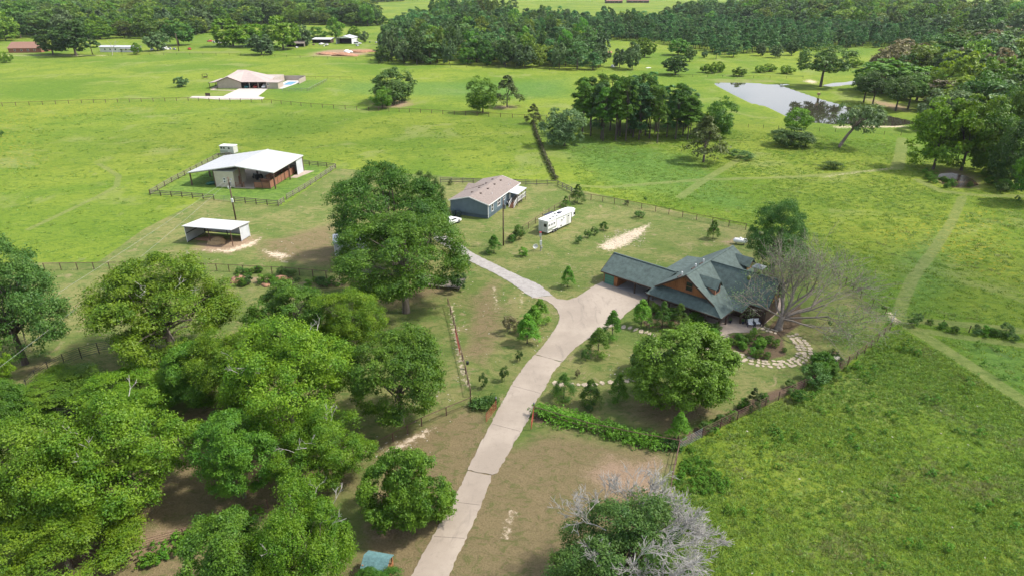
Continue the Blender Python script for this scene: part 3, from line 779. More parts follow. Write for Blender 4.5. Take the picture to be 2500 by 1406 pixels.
# yard trees
proto('young1', 8, 'cone', 5, 1.6, 0.35, 56, 9, 15, 0.18, 'leaf_weed', 'bark_dark', 0.42, 0.55, 0.07, 6)
proto('young2', 9, 'cone', 5, 1.6, 0.35, 46, 9, 15, 0.18, 'leaf_green', 'bark_dark', 0.42, 0.55, 0.07, 6)
proto('youngpine', 10, 'cone', 5, 1.7, 0.3, 56, 9, 18, 0.26, 'leaf_green', 'bark_dark', 0.36, 0.6, 0.08, 8, aspect=0.16)
proto('shrub1', 11, 'round', 2, 1.1, 0.0, 26, 9, 14, 0.13, 'leaf_green', 'bark_dark', 0.34, 0.55, 0.04, 6)
proto('shrub2', 12, 'round', 2, 1.1, 0.0, 24, 9, 14, 0.13, 'leaf_dark', 'bark_dark', 0.34, 0.55, 0.04, 6)
proto('shrub3', 13, 'round', 2, 1.1, 0.0, 24, 9, 14, 0.13, 'leaf_weed', 'bark_dark', 0.34, 0.55, 0.04, 6)
# middle distance
proto('mid1', 14, 'round', 12, 6.0, -0.3, 84, 9, 14, 0.5, 'leaf_green', 'bark_dark', 0.28, 0.52, 0.28, 12)
proto('mid2', 15, 'round', 12, 6.0, -0.6, 84, 9, 14, 0.5, 'leaf_dark', 'bark_dark', 0.28, 0.52, 0.28, 12)
proto('midgrey', 16, 'round', 9, 5.2, -0.6, 70, 9, 15, 0.45, 'leaf_grey', 'bark_dark', 0.27, 0.52, 0.22, 10)
proto('midolive', 17, 'cone', 10, 4.2, 1.5, 40, 8, 15, 0.5, 'leaf_olive', 'bark_dark', 0.40, 0.55, 0.22, 10)
proto('midlime', 18, 'round', 12, 6.0, 1.5, 50, 9, 16, 0.55, 'leaf_lime', 'bark_dark', 0.28, 0.52, 0.28, 12)
proto('cedar', 19, 'cone', 7, 2.6, 0.2, 40, 8, 14, 0.36, 'leaf_olive', 'bark_dark', 0.36, 0.55, 0.14, 6, aspect=0.35)
proto('pine1', 20, 'pine', 20, 3.2, 3.0, 70, 9, 13, 0.52, 'leaf_pine', 'bark_dark', 0.30, 0.6, 0.22, 12, aspect=0.4)
proto('pine2', 21, 'pine', 19, 3.0, 7.0, 54, 9, 13, 0.52, 'leaf_green', 'bark_dark', 0.34, 0.6, 0.20, 12, aspect=0.4)
proto('midpecan', 38, 'round', 12, 6.0, -0.3, 84, 9, 14, 0.5, 'leaf_pecan', 'bark_dark', 0.26, 0.52, 0.28, 12)
proto('midtrunk', 39, 'round', 12, 6.4, 3.2, 64, 9, 14, 0.5, 'leaf_dark', 'bark_dark', 0.26, 0.52, 0.34, 12)
proto('leaning', 22, 'round', 10, 5.0, 3.0, 36, 9, 15, 0.45, 'leaf_grey', 'bark', 0.30, 0.5, 0.35, 12, lean=(4.0, 0.6))
# far off
proto('far1', 23, 'round', 13, 6.0, -0.6, 62, 6, 7, 1.05, 'leaf_wood', 'bark_dark', 0.27, 0.52, 0.28, 3)
proto('far2', 24, 'round', 13, 6.2, -0.6, 62, 6, 7, 1.05, 'leaf_wood', 'bark_dark', 0.27, 0.52, 0.28, 3)
proto('far3', 25, 'round', 13, 5.5, -0.6, 62, 6, 7, 1.05, 'leaf_dark', 'bark_dark', 0.27, 0.52, 0.28, 3)
proto('far4', 26, 'round', 12, 5.5, -0.3, 62, 6, 7, 1.05, 'leaf_pecan', 'bark_dark', 0.27, 0.52, 0.28, 3)
proto('farbrown', 27, 'round', 13, 6.5, -0.6, 62, 6, 7, 1.05, 'leaf_brown', 'bark_dark', 0.27, 0.52, 0.28, 3)
proto('fargrey', 28, 'round', 10, 4.5, -0.3, 62, 6, 7, 1.05, 'leaf_grey', 'bark_dark', 0.27, 0.52, 0.2, 3)
proto('farpine1', 29, 'cone', 11, 2.9, 0.6, 22, 5, 9, 1.0, 'leaf_pine', 'bark_dark', 0.46, 0.58, 0.2, 0, aspect=0.45)
proto('farpine2', 30, 'column', 13, 3.4, 1.2, 22, 5, 9, 1.0, 'leaf_pine', 'bark_dark', 0.48, 0.58, 0.2, 0, aspect=0.45)
for k in ('far1', 'far2', 'far3', 'far4', 'farbrown', 'fargrey', 'farpine1', 'farpine2'): proto_single(k)

HAZE_OBJS = []
def crown_rows(y, h, Rw, zf=0.1):
    """photo rows of the upper and lower outline of a crown of height h and half width Rw standing at distance y"""
    zc0 = h * (1 + zf) / 2; c = h * (1 - zf) / 2; lo, hi = 1e9, -1e9
    for i in range(48):
        a = 2 * pi * i / 48; yy = y + Rw * cos(a) * .93; zz = zc0 + c * sin(a)
        r_ = zz - HC; zq = yy * cos(TH) - r_ * sin(TH); row = 703 + FPX * (-yy * sin(TH) - r_ * cos(TH)) / zq
        lo = min(lo, row); hi = max(hi, row)
    return lo, hi
def solve_h(y, Rw, top):
    a, b = 0.3, 45.0
    for _ in range(40):
        m = (a + b) / 2
        if crown_rows(y, m, Rw)[0] > top: a = m
        else: b = m
    return (a + b) / 2

def placec(key, cx, top, bot, width, name, label, cat='tree', group=None, rz=None):
    """tree known by the outline of its crown: middle column, top row, bottom row, width"""
    lo, hi = top + 5, 1900.0
    for _ in range(40):
        m = (lo + hi) / 2; g = G(cx, m); Rw = width / FPX * zc_of(g.y, 6) / 2; h = solve_h(g.y, Rw, top)
        if crown_rows(g.y, h, Rw)[1] < bot: lo = m
        else: hi = m
    return place(key, cx, (lo + hi) / 2, top, width, name, label, cat, group, rz)

def place(key, bx, by, top, width, name, label, cat='tree', group=None, rz=None, single=False, dy=0.0):
    """tree whose foot stands at photo point (bx,by), as tall as photo row 'top' tells, 'width' photo px across"""
    g = G(bx, by); p = PROTO[key]
    w = width / FPX * zc_of(g.y, 5)
    h = solve_h(g.y, w / 2, top)
    w = width / FPX * zc_of(g.y, h * 0.6)
    sx = w / (2 * p['R']); sz = h / p['H']
    rz = rng.uniform(0, 6.28) if rz is None else rz
    if single:
        o = link(name, p['single'], None, (g.x, g.y, 0), (0, 0, rz), (sx, sx, sz))
        return tag(o, label, cat, group)
    t = thing(name, label, cat, (g.x, g.y, 0), rz, group)
    link('crown', p['crown'], t, scale=(sx, sx, sz))
    link('trunk', p['trunk'], t, scale=(min(sx, sz * 1.3), min(sx, sz * 1.3), sz))
    return t

T = []
# --- grove in the foreground
GR = 'pecan trees of the grove in the left foreground'
for a in [
 ('oak2', 62, 556, 872, 262, 'oak_tree', 'big dark blue-green oak at the left edge, in front of the bright meadow', None),
 ('pecan1', 428, 597, 888, 338, 'pecan_tree', 'broad yellow-green pecan nearest to the white hay shelter, dark pipe fence at its foot', GR),
 ('pecan3', 725, 683, 862, 180, 'pecan_tree', 'round-topped pecan just below the weedy garden bed and its clay heaps', GR),
 ('pecan2', 856, 692, 868, 162, 'pecan_tree', 'pecan with a lobe reaching right towards the lawn, right of the round-topped one', GR),
 ('pecan1', 728, 758, 1062, 325, 'pecan_tree', 'tallest pecan in the middle of the grove', GR),
 ('pecan3', 982, 788, 1030, 226, 'pecan_tree', 'dark green pecan standing out at the right edge of the grove, towards the drive', GR),
 ('pecan2', 350, 876, 1022, 205, 'pecan_tree', 'light green pecan right below the open end of the round pipe pen', GR),
 ('pecan1', 330, 935, 1262, 345, 'pecan_tree', 'widest pecan of the grove, yellow-green, spreading over the lower left, pale limbs showing', GR),
 ('pecan2', 92, 985, 1300, 300, 'pecan_tree', 'bright pecan at the left edge, left neighbour of the widest one', GR),
 ('pecan3', 150, 892, 1012, 205, 'pecan_tree', 'low pecan crown inside the lower edge of the round pipe pen', GR),
 ('pecan1', 175, 1190, 1470, 350, 'pecan_tree', 'pecan in the bottom left corner of the picture', GR),
 ('pecan3', 597, 990, 1212, 188, 'pecan_tree', 'small lime-topped pecan left of the bare grey trunk', GR),
 ('pecan1', 802, 985, 1196, 222, 'pecan_tree', 'yellow-green pecan between the tallest one and the big round bush', GR),
 ('pecan2', 768, 1168, 1490, 250, 'pecan_tree', 'pecan with dead grey twigs in its crown, left of the teal-roofed feeder at the bottom', GR),
 ('pecan3', 600, 1232, 1520, 245, 'pecan_tree', 'pecan at the bottom edge, left neighbour of the one with dead twigs', GR),
 ('pecan3', 925, 1378, 1480, 110, 'pecan_tree', 'low pecan bough at the bottom edge just below the teal-roofed feeder', GR),
 ('pecan2', -8, 828, 960, 95, 'pecan_tree', 'bright pecan peeping in at the left edge below the big dark oak', GR),
 ('pecan3', 505, 822, 990, 170, 'pecan_tree', 'mid green pecan filling the gap between the hay-shelter pecan and the tallest one', GR),
 ('pecan2', 590, 790, 1000, 190, 'pecan_tree', 'pecan directly left of and touching the tallest one of the grove', GR),
 ('pecan3', 20, 925, 1060, 130, 'pecan_tree', 'darker pecan at the left edge just below the round pen', GR),
 ('oak1', 992, 516, 758, 300, 'oak_tree', 'large oak with a short pale trunk standing in the lawn left of the asphalt drive', None),
 ('oak1', 960, 402, 640, 288, 'oak_tree', 'large oak behind the short-trunked one, hiding the white car and the shed', None),
 ('oak2', 1052, 410, 575, 78, 'oak_tree', 'narrow dark tree at the right shoulder of the big oak, near the blue mobile home', None),
 ('bush', 998, 1072, 1284, 202, 'round_bush', 'big round glossy green bush left of the concrete drive near the bottom', None),
 ('maple', 1655, 783, 990, 222, 'maple_tree', 'dense bright green maple in the front yard of the green-roofed house', None),
 ('mid2', 1567, 833, 908, 72, 'small_tree', 'small dark round tree half hidden behind the left side of the maple', None),
 ('oak2', 1885, 475, 655, 142, 'oak_tree', 'dark dense oak behind the green-roofed house beside the bare elm', None),
 ]:
    rr = {992: 0.4, 960: 2.0}.get(a[1])
    T.append(placec(a[0], a[1], a[2], a[3], a[4], a[5], a[6], 'bush' if 'bush' in a[5] else 'tree', a[7], rr))
# the bare grey trunk in the gap, foot of the tallest pecan
gg = G(727, 1118); pt = T[4]; tm_ = MB(); q0 = Vector((gg.x - pt.location.x, gg.y - pt.location.y, 0)); q0 = Matrix.Rotation(-pt.rotation_euler.z, 3, 'Z') @ q0
tm_.tube([tuple(q0), tuple(q0 * .8 + Vector((0, 0, 3.5))), tuple(q0 * .45 + Vector((0, 0, 7)))], [.34, .26, .2], 8); tm_.obj('leaning_stem', M['bark'], pt, True)

# --- young trees and shrubs about the houses
YG = 'young trees planted on the lawn'
for a in [
 ('young1', 1287, 838, 762, 52, 'young_tree', 'nearest of the three young trees overlapping in a row left of the drive fork'),
 ('young1', 1303, 812, 742, 44, 'young_tree', 'middle one of the three young trees overlapping in a row left of the drive fork'),
 ('young1', 1318, 787, 727, 40, 'young_tree', 'farthest of the three young trees overlapping in a row left of the drive fork'),
 ('young1', 1386, 702, 648, 30, 'young_tree', 'slim young tree alone on the lawn above the drive fork, straw mulch at its foot'),
 ('young1', 1494, 826, 755, 40, 'young_tree', 'slender young tree by the right edge of the drive at the start of the flagstones'),
 ('young1', 1460, 864, 797, 50, 'young_tree', 'young tree right of the drive, just below the one at the flagstones'),
 ('youngpine', 1376, 973, 908, 58, 'young_tree', 'spreading young pine over the first flagstones beside the drive'),
 ('young2', 1440, 990, 923, 50, 'young_tree', 'young tree below the flagstone path with a dark shrub at its foot'),
 ('young2', 1508, 982, 908, 42, 'young_tree', 'thin young tree across the flagstone path, pale mulch round its stem'),
 ('young1', 1565, 796, 728, 46, 'young_tree', 'young tree in the bed at the left corner of the porch'),
 ('youngpine', 1616, 800, 733, 42, 'young_tree', 'young pine close to the middle of the porch, left of its twin'),
 ('youngpine', 1656, 802, 738, 50, 'young_tree', 'young pine close to the porch above the maple'),
 ('young2', 1740, 584, 537, 28, 'young_tree', 'small tree in a mulch ring behind the green-roofed house, near the gas tank'),
 ('young2', 1410, 496, 449, 32, 'young_tree', 'rounded young tree inside the fence corner beyond the horse trailer'),
 ('youngpine', 1381, 506, 478, 22, 'young_tree', 'little leaning pine just behind the nose of the horse trailer'),
 ('young1', 1206, 618, 573, 32, 'young_tree', 'bright bushy tree on a trellis left of the tall dark pole'),
 ('young1', 1655, 1078, 1002, 48, 'young_tree', 'tall bright sapling at the end of the vine hedge near the fence corner'),
 ('cedar', 1835, 1002, 943, 38, 'young_tree', 'dark pointed magnolia in the mulch bed along the pipe fence'),
 ('shrub3', 1278, 626, 602, 22, 'young_tree', 'tiny fruit tree between the tall dark pole and the satellite dish'),
 ('shrub2', 1413, 594, 575, 17, 'young_tree', 'first little fruit tree in the diagonal row right of the horse trailer'),
 ('shrub2', 1434, 581, 561, 18, 'young_tree', 'second little fruit tree in the diagonal row right of the horse trailer'),
 ('shrub2', 1451, 574, 554, 19, 'young_tree', 'third little fruit tree in the diagonal row right of the horse trailer'),
 ('shrub1', 1474, 563, 541, 22, 'young_tree', 'last little fruit tree of the diagonal row, nearest to the sand patch'),
 ('shrub1', 1249, 592, 572, 22, 'young_tree', 'small shrub at the lower end of the wire fence, left of its big neighbour'),
 ('shrub1', 1267, 582, 549, 36, 'young_tree', 'big loose shrub at the lower end of the wire fence below the horse trailer'),
 ('shrub2', 1231, 930, 893, 22, 'young_tree', 'upright dark sapling left of the drive opposite the first flagstones'),
 ('shrub2', 1268, 881, 855, 18, 'young_tree', 'upright dark sapling below the three overlapping young trees'),
 ('shrub2', 1180, 946, 910, 22, 'young_tree', 'dark sapling above the vines on the gate corner post'),
 ('shrub2', 1429, 881, 851, 24, 'young_tree', 'loose dark shrub below the young tree at the right edge of the drive'),
 ('shrub2', 1440, 1002, 975, 26, 'young_tree', 'dark shrub at the foot of a young tree below the flagstone path'),
 ('cedar', 1100, 452, 437, 13, 'young_tree', 'tiny clipped bush by the board fence left of the blue mobile home'),
 ]:
    T.append(place(a[0], a[1], a[2], a[3], a[4], a[5], a[6], 'tree' if a[4] > 26 else 'shrub', YG))
PROTO['redsap'] = dict(PROTO['shrub2']); cm = PROTO['shrub2']['crown'].copy(); cm.materials.clear(); cm.materials.append(M['leaf_brown']); PROTO['redsap']['crown'] = cm
place('redsap', 1410, 922, 901, 12, 'young_tree', 'tiny reddish sapling just above the flagstone path', 'shrub', YG)
place('redsap', 1245, 812, 768, 38, 'young_tree', 'thin purple-leaved tree with bare stems left of the three overlapping young trees', 'tree', YG)

# --- trees standing free in the pastures
for a in [
 ('mid2', 962, 250, 163, 112, 'pasture_tree', 'large round tree on bare red soil by the fence right of the tan house'),
 ('mid1', 934, 266, 212, 54, 'pasture_tree', 'small bushy tree in front of the large round one on bare red soil'),
 ('mid1', 1179, 276, 183, 70, 'pasture_tree', 'rounded tree on a short trunk beyond the middle fence, left of an upright brownish one'),
 ('midolive', 1238, 262, 183, 66, 'pasture_tree', 'upright brownish-green tree beyond the middle fence'),
 ('cedar', 1302, 303, 253, 40, 'cedar_tree', 'pointed cedar at the head of the overgrown cross fence'),
 ('midgrey', 1378, 357, 262, 97, 'willow_tree', 'grey-green rounded tree at the left foot of the pine clump'),
 ('midolive', 1717, 396, 280, 98, 'pasture_tree', 'olive open-branched tree in front of the right side of the pine clump'),
 ('mid1', 1745, 338, 234, 88, 'pasture_tree', 'mid green tree rising behind the olive one at the right of the pine clump'),
 ('midlime', 1938, 330, 260, 62, 'pasture_tree', 'lime-green crown growing out of a dark vine-covered mass in front of the pond'),
 ('mid2', 1930, 357, 308, 92, 'vine_thicket', 'dark vine-covered mound under a lime-green crown in front of the pond'),
 ('leaning', 2048, 361, 250, 104, 'leaning_tree', 'grey-green tree leaning right on a slanting trunk in front of the pond'),
 ('midtrunk', 2003, 213, 107, 112, 'pasture_tree', 'tall spreading oak on the far bank of the pond'),
 ('midtrunk', 2108, 251, 172, 62, 'pasture_tree', 'first oak on the red bank right of the pond'),
 ('midtrunk', 2130, 257, 176, 66, 'pasture_tree', 'second oak on the red bank right of the pond'),
 ('midtrunk', 2186, 272, 184, 70, 'pasture_tree', 'third oak on the red bank right of the pond'),
 ('midtrunk', 2216, 268, 178, 76, 'pasture_tree', 'fourth oak on the red bank right of the pond'),
 ('far3', 186, 137, 48, 98, 'pasture_tree', 'very large dark domed tree beside the brick house'),
 ('far3', 130, 134, 70, 66, 'pasture_tree', 'dark tree between the brick house and the very large domed one'),
 ('far4', 335, 134, 104, 29, 'pasture_tree', 'small round green tree in front of the white trailer home'),
 ('fargrey', 385, 125, 76, 50, 'pasture_tree', 'grey-green tree right of the white trailer home'),
 ('far3', 437, 112, 48, 70, 'pasture_tree', 'dark round tree behind the distant light pole'),
 ('far4', 570, 114, 44, 92, 'pasture_tree', 'sprawling yellow-green tree, left one of the group beyond the tan house'),
 ('far4', 612, 116, 58, 80, 'pasture_tree', 'yellow-green tree in the middle of the group beyond the tan house'),
 ('fargrey', 639, 135, 82, 60, 'pasture_tree', 'dull green tree standing by the far fence, in front of the yellow-green group'),
 ('far4', 692, 122, 36, 84, 'pasture_tree', 'tall yellow-green tree, right one of the group beyond the tan house'),
 ('fargrey', 740, 112, 60, 46, 'pasture_tree', 'greyish tree above the old open shed'),
 ('far1', 776, 98, 66, 48, 'pasture_tree', 'low green tree over the junk-filled lean-to'),
 ('far1', 820, 94, 42, 44, 'pasture_tree', 'upright light green tree behind the white garage'),
 ('far4', 866, 100, 63, 40, 'pasture_tree', 'yellow-green tree right behind the white garage'),
 ('fargrey', 889, 104, 76, 22, 'pasture_tree', 'small thin tree right of the white pickup'),
 ('fargrey', 445, 213, 187, 30, 'pasture_tree', 'small lone tree on the lawn left of the tan house'),
 ('far4', 17, 154, 126, 27, 'pasture_tree', 'small lone light green tree at the left edge below the brick house'),
 ('fargrey', 1543, 171, 100, 44, 'pasture_tree', 'tall narrow tree beyond the pine clump, near the white rubbish'),
 ('fargrey', 1512, 166, 118, 34, 'pasture_tree', 'thin leaning grey tree beyond the pine clump'),
 ('far4', 1574, 140, 92, 46, 'pasture_tree', 'light green tree at the left end of the plantation edge'),
 ('far3', 1648, 184, 134, 62, 'pasture_tree', 'dark spreading tree just behind the top of the pine clump'),
 ('far2', 1655, 136, 94, 54, 'pasture_tree', 'round tree in front of the left part of the plantation'),
 ('far3', 1683, 151, 113, 30, 'pasture_tree', 'small dark tree in front of the plantation, right of the round one'),
 ('fargrey', 1720, 142, 122, 17, 'pasture_tree', 'pinkish-grey sapling at the foot of the plantation'),
 ('farpine1', 1748, 145, 108, 18, 'pasture_tree', 'slim pale green tree at the foot of the plantation'),
 ('farpine2', 1790, 140, 100, 36, 'pasture_tree', 'dark bushy pine forward of the plantation edge'),
 ('fargrey', 1856, 137, 105, 24, 'pasture_tree', 'first blue-green round tree right of the dark bushy pine'),
 ('fargrey', 1892, 142, 109, 28, 'pasture_tree', 'second blue-green round tree right of the dark bushy pine'),
 ('far3', 1932, 136, 99, 30, 'pasture_tree', 'third tree in the row along the plantation edge'),
 ('fargrey', 1962, 145, 120, 20, 'pasture_tree', 'last small tree in the row along the plantation edge, left of the big oak'),
 ('farbrown', 2205, 168, 92, 108, 'pasture_tree', 'large rusty-brown tree behind the oaks of the red bank'),
 ('farbrown', 2150, 172, 130, 62, 'pasture_tree', 'lower rusty-brown tree left of the large rusty one'),
 ]:
    sg = a[0].startswith('far')
    T.append(place(a[0], a[1], a[2], a[3], a[4], a[5], a[6], 'bush' if 'thicket' in a[5] else 'tree', None, 0.1 if a[0] == 'leaning' else None, single=sg))
for a in [('midpecan', 2278, 236, 398, 122, 'tall bright tree standing over the left end of the small brown pond'), ('midpecan', 2346, 226, 400, 130, 'tall bright tree standing over the middle of the small brown pond'),
          ('mid1', 2412, 250, 408, 120, 'dark-sided tall tree right of the two over the small brown pond'), ('mid2', 2462, 285, 440, 96, 'drooping tree at the right edge above the small brown pond'),
          ('mid1', 2512, 320, 480, 90, 'tree cut by the right edge of the picture near the small brown pond'), ('midgrey', 2300, 215, 310, 110, 'broad pale crown rising behind the tall bright trees of the small brown pond'),
          ('mid1', 2390, 170, 300, 130, 'broad green crown high behind the tall bright trees of the small brown pond'), ('mid2', 2470, 190, 330, 120, 'broad dark crown at the right edge high above the small brown pond')]:
    T.append(placec(a[0], a[1], a[2], a[3], a[4], 'pasture_tree', a[5]))
BG = 'round lime-green bushes in the rough pasture behind the pond'
for bx, by, tp, w, l in [(1722, 178, 156, 26, 'left bush of the lime-green trio at the far left of the rough pasture'), (1740, 180, 152, 26, 'middle bush of the lime-green trio in the rough pasture'), (1757, 177, 151, 30, 'right bush of the lime-green trio in the rough pasture'),
                         (1804, 187, 163, 36, 'single round dark-green bush above the left end of the pond'), (1857, 178, 160, 30, 'left half of the bush pair above the pond middle'), (1880, 175, 156, 32, 'right half of the bush pair above the pond middle'), (1921, 181, 160, 34, 'rightmost lime-green bush, left of the big spreading oak'),
                         (2082, 165, 140, 40, 'lime-green bush right behind the big spreading oak')]:
    place('far4', bx, by, tp, w, 'pasture_bush', l, 'bush', BG, single=True)

# --- the pine clump
r5 = random.Random(5)
PG = 'tall pines of the clump in the middle of the pasture'
pos = []
for i in range(46):
    for k in range(60):
        x = r5.uniform(1412, 1690); lo = 343 + (x - 1412) * 0.045
        y = r5.uniform(lo - 46, lo) - (12 if x > 1640 else 0)
        g = G(x, y)
        if all((g - q).length > 2.6 for q in pos): pos.append(g); break
    else: continue
    top = 176 + abs(x - 1530) * 0.10 + r5.uniform(0, 34) - (lo - y) * 0.15 + (22 if x > 1650 else 0)
    place(r5.choice(['pine1', 'pine2', 'pine2']), x, y, top, r5.uniform(40, 62), 'pine_tree', 'tall dark pine with a bare trunk in the clump in mid pasture', 'tree', PG)

# --- woods: individuals first, the rest of the mass as growth that reads as one
r6 = random.Random(11)
def inpoly(x, y, P):
    c = False; n = len(P)
    for i in range(n):
        ax, ay = P[i - 1]; bx, by = P[i]
        if (ay > y) != (by > y) and x < (bx - ax) * (y - ay) / (by - ay) + ax: c = not c
    return c
def scatter(pix, spacing, limit=4000, rr=r6):
    P = [G2(p) for p in pix]; xs = [p[0] for p in P]; ys = [p[1] for p in P]
    out = []; cell = {}; tries = 0
    area = (max(xs) - min(xs)) * (max(ys) - min(ys))
    N = int(min(60000, area / spacing ** 2 * 4))
    for _ in range(N):
        x = rr.uniform(min(xs), max(xs)); y = rr.uniform(min(ys), max(ys))
        if not inpoly(x, y, P): continue
        if abs(x) > 0.86 * y + 30: continue
        ci, cj = int(x // spacing), int(y // spacing); ok = True
        for a in (-1, 0, 1):
            for b in (-1, 0, 1):
                for q in cell.get((ci + a, cj + b), ()):
                    if (q[0] - x) ** 2 + (q[1] - y) ** 2 < spacing ** 2: ok = False
        if ok:
            cell.setdefault((ci, cj), []).append((x, y)); out.append((x, y))
            if len(out) >= limit: break
    return out

CAND = []   # (distance, x, y, species list, h range, w range)
ZI = [0]
ZONES = ['left woods beyond the far fence', 'woods on the upper left skyline', 'wood behind the upper pasture', 'back of the middle wood', 'pine plantation behind the pond', 'upper right woods', 'wood right of the pond',
         'wood above the small brown pond', 'row below the far pasture', 'clump before the far pasture', 'row behind the plantation', 'skyline woods', 'horizon woods']
def wood(pix, spacing, kinds, h, w, **k):
    for x, y in scatter(pix, spacing, **k):
        CAND.append([y, x, y, r6.choice(kinds), r6.uniform(*h) * r6.choice((.7, .9, 1, 1, 1.2)), r6.uniform(*w) * r6.choice((.75, 1, 1, 1.15)), ZI[0]])
    ZI[0] += 1
BL = ['far1', 'far2', 'far1', 'far2', 'far4', 'far3']
wood([(-80, 122), (60, 92), (240, 96), (330, 98), (470, 92), (560, 72), (680, 60), (815, 62), (925, 66), (880, 20), (800, 6), (600, 2), (300, 2), (-60, 2)], 13, BL + ['fargrey'], (13, 22), (15, 22))
wood([(-60, 2), (300, 2), (600, 2), (880, 10), (1020, 2), (1020, -8), (-100, -8)], 20, BL, (15, 22), (18, 26))
wood([(925, 150), (930, 158), (1100, 160), (1300, 168), (1470, 172), (1465, 140), (1400, 108), (1440, 90), (1300, 72), (1100, 70), (960, 90)], 7.5, ['farpine2', 'far1', 'far3', 'farpine2', 'far2', 'fargrey', 'farpine1'], (12, 18), (7, 12))
wood([(960, 90), (1100, 70), (1300, 72), (1440, 90), (1650, 96), (1660, 76), (1480, 64), (1300, 58), (1000, 56)], 8, ['farpine2', 'farpine1', 'far3', 'farpine2'], (11, 17), (7, 11))
wood([(1420, 96), (1600, 104), (1700, 122), (1760, 136), (1860, 130), (1980, 124), (2080, 118), (2330, 118), (2360, 104), (2200, 82), (2000, 76), (1850, 68), (1640, 64), (1480, 68)], 5.2, ['farpine1', 'farpine1', 'farpine2'], (8.5, 12.5), (5, 7.5))
wood([(1850, 68), (2000, 76), (2200, 84), (2350, 92), (2580, 110), (2580, 20), (2440, 44), (2340, 50), (2330, 30), (2300, 2), (1950, 2), (1890, 30), (1800, 46)], 13, BL + ['fargrey'], (14, 22), (14, 21))
wood([(2250, 262), (2280, 285), (2420, 340), (2580, 400), (2580, 90), (2330, 115), (2260, 158), (2235, 200), (2150, 205), (2150, 235)], 12, ['far3', 'far2', 'far1', 'farbrown', 'fargrey', 'far3'], (12, 18), (15, 22))
wood([(2290, 260), (2380, 330), (2480, 400), (2600, 460), (2600, 330), (2400, 240)], 9, ['far1', 'far2', 'far2'], (12, 18), (11, 14))
wood([(1060, 46), (1180, 40), (1260, 52), (1240, 62), (1060, 60)], 9, ['farpine2', 'far3', 'far1'], (14, 26), (9, 13))
wood([(1600, 46), (1700, 50), (1860, 56), (1900, 40), (1860, 28), (1700, 40)], 10, ['far3', 'farpine2'], (12, 20), (12, 16))
wood([(1440, 62), (1520, 60), (1700, 58), (1800, 60), (1640, 52)], 11, ['far3', 'far1'], (8, 14), (10, 13))
wood([(880, 2), (1000, 1), (1500, -2), (2000, -2), (2600, 0), (2600, -16), (-100, -16), (-100, -8), (1000, -6)], 34, BL, (14, 20), (26, 36))
wood([(-200, -16), (2700, -16), (2700, -26), (-200, -26)], 70, BL, (16, 24), (60, 80))
CAND.sort(key=lambda c: c[0])
LAB = {'b': ('broadleaf_tree', 'leafy green tree, one of many in the %s', 'leafy trees'),
       'd': ('dark_oak_tree', 'dark green oak, one of many in the %s', 'dark oaks'),
       'p': ('pine_tree', 'dark green pine, one of many in the %s', 'pines'),
       'g': ('grey_green_tree', 'grey-green tree, one of many in the %s', 'grey-green trees'),
       'r': ('rusty_tree', 'rusty-brown tree, one of many in the %s', 'rusty trees')}
KL = {'far1': 'b', 'far2': 'b', 'far4': 'b', 'far3': 'd', 'farpine1': 'p', 'farpine2': 'p', 'fargrey': 'g', 'farbrown': 'r'}
cnt = {}; rest = {}
for c in CAND:
    g = KL[c[3]]; cnt[g] = cnt.get(g, 0) + 1
    p = PROTO[c[3]]; s = (c[5] / (2 * p['R']), c[4] / p['H'])
    if cnt[g] <= (295 if g != 'd' else 260):
        nm, lb = LAB[g][0], LAB[g][1:]
        o = link(nm, p['single'], None, (c[1], c[2], 0), (0, 0, r6.uniform(0, 6.28)), (s[0], s[0], s[1]))
        zn = ZONES[c[6]]; tag(o, lb[0] % zn, 'tree', lb[1] + ' in the ' + zn); p.setdefault('first', o)
    else:
        rest.setdefault(c[3], []).append((c[1], c[2], s[0], s[1], r6.uniform(0, 6.28)))
print('woods', cnt, {k: len(v) for k, v in rest.items()})

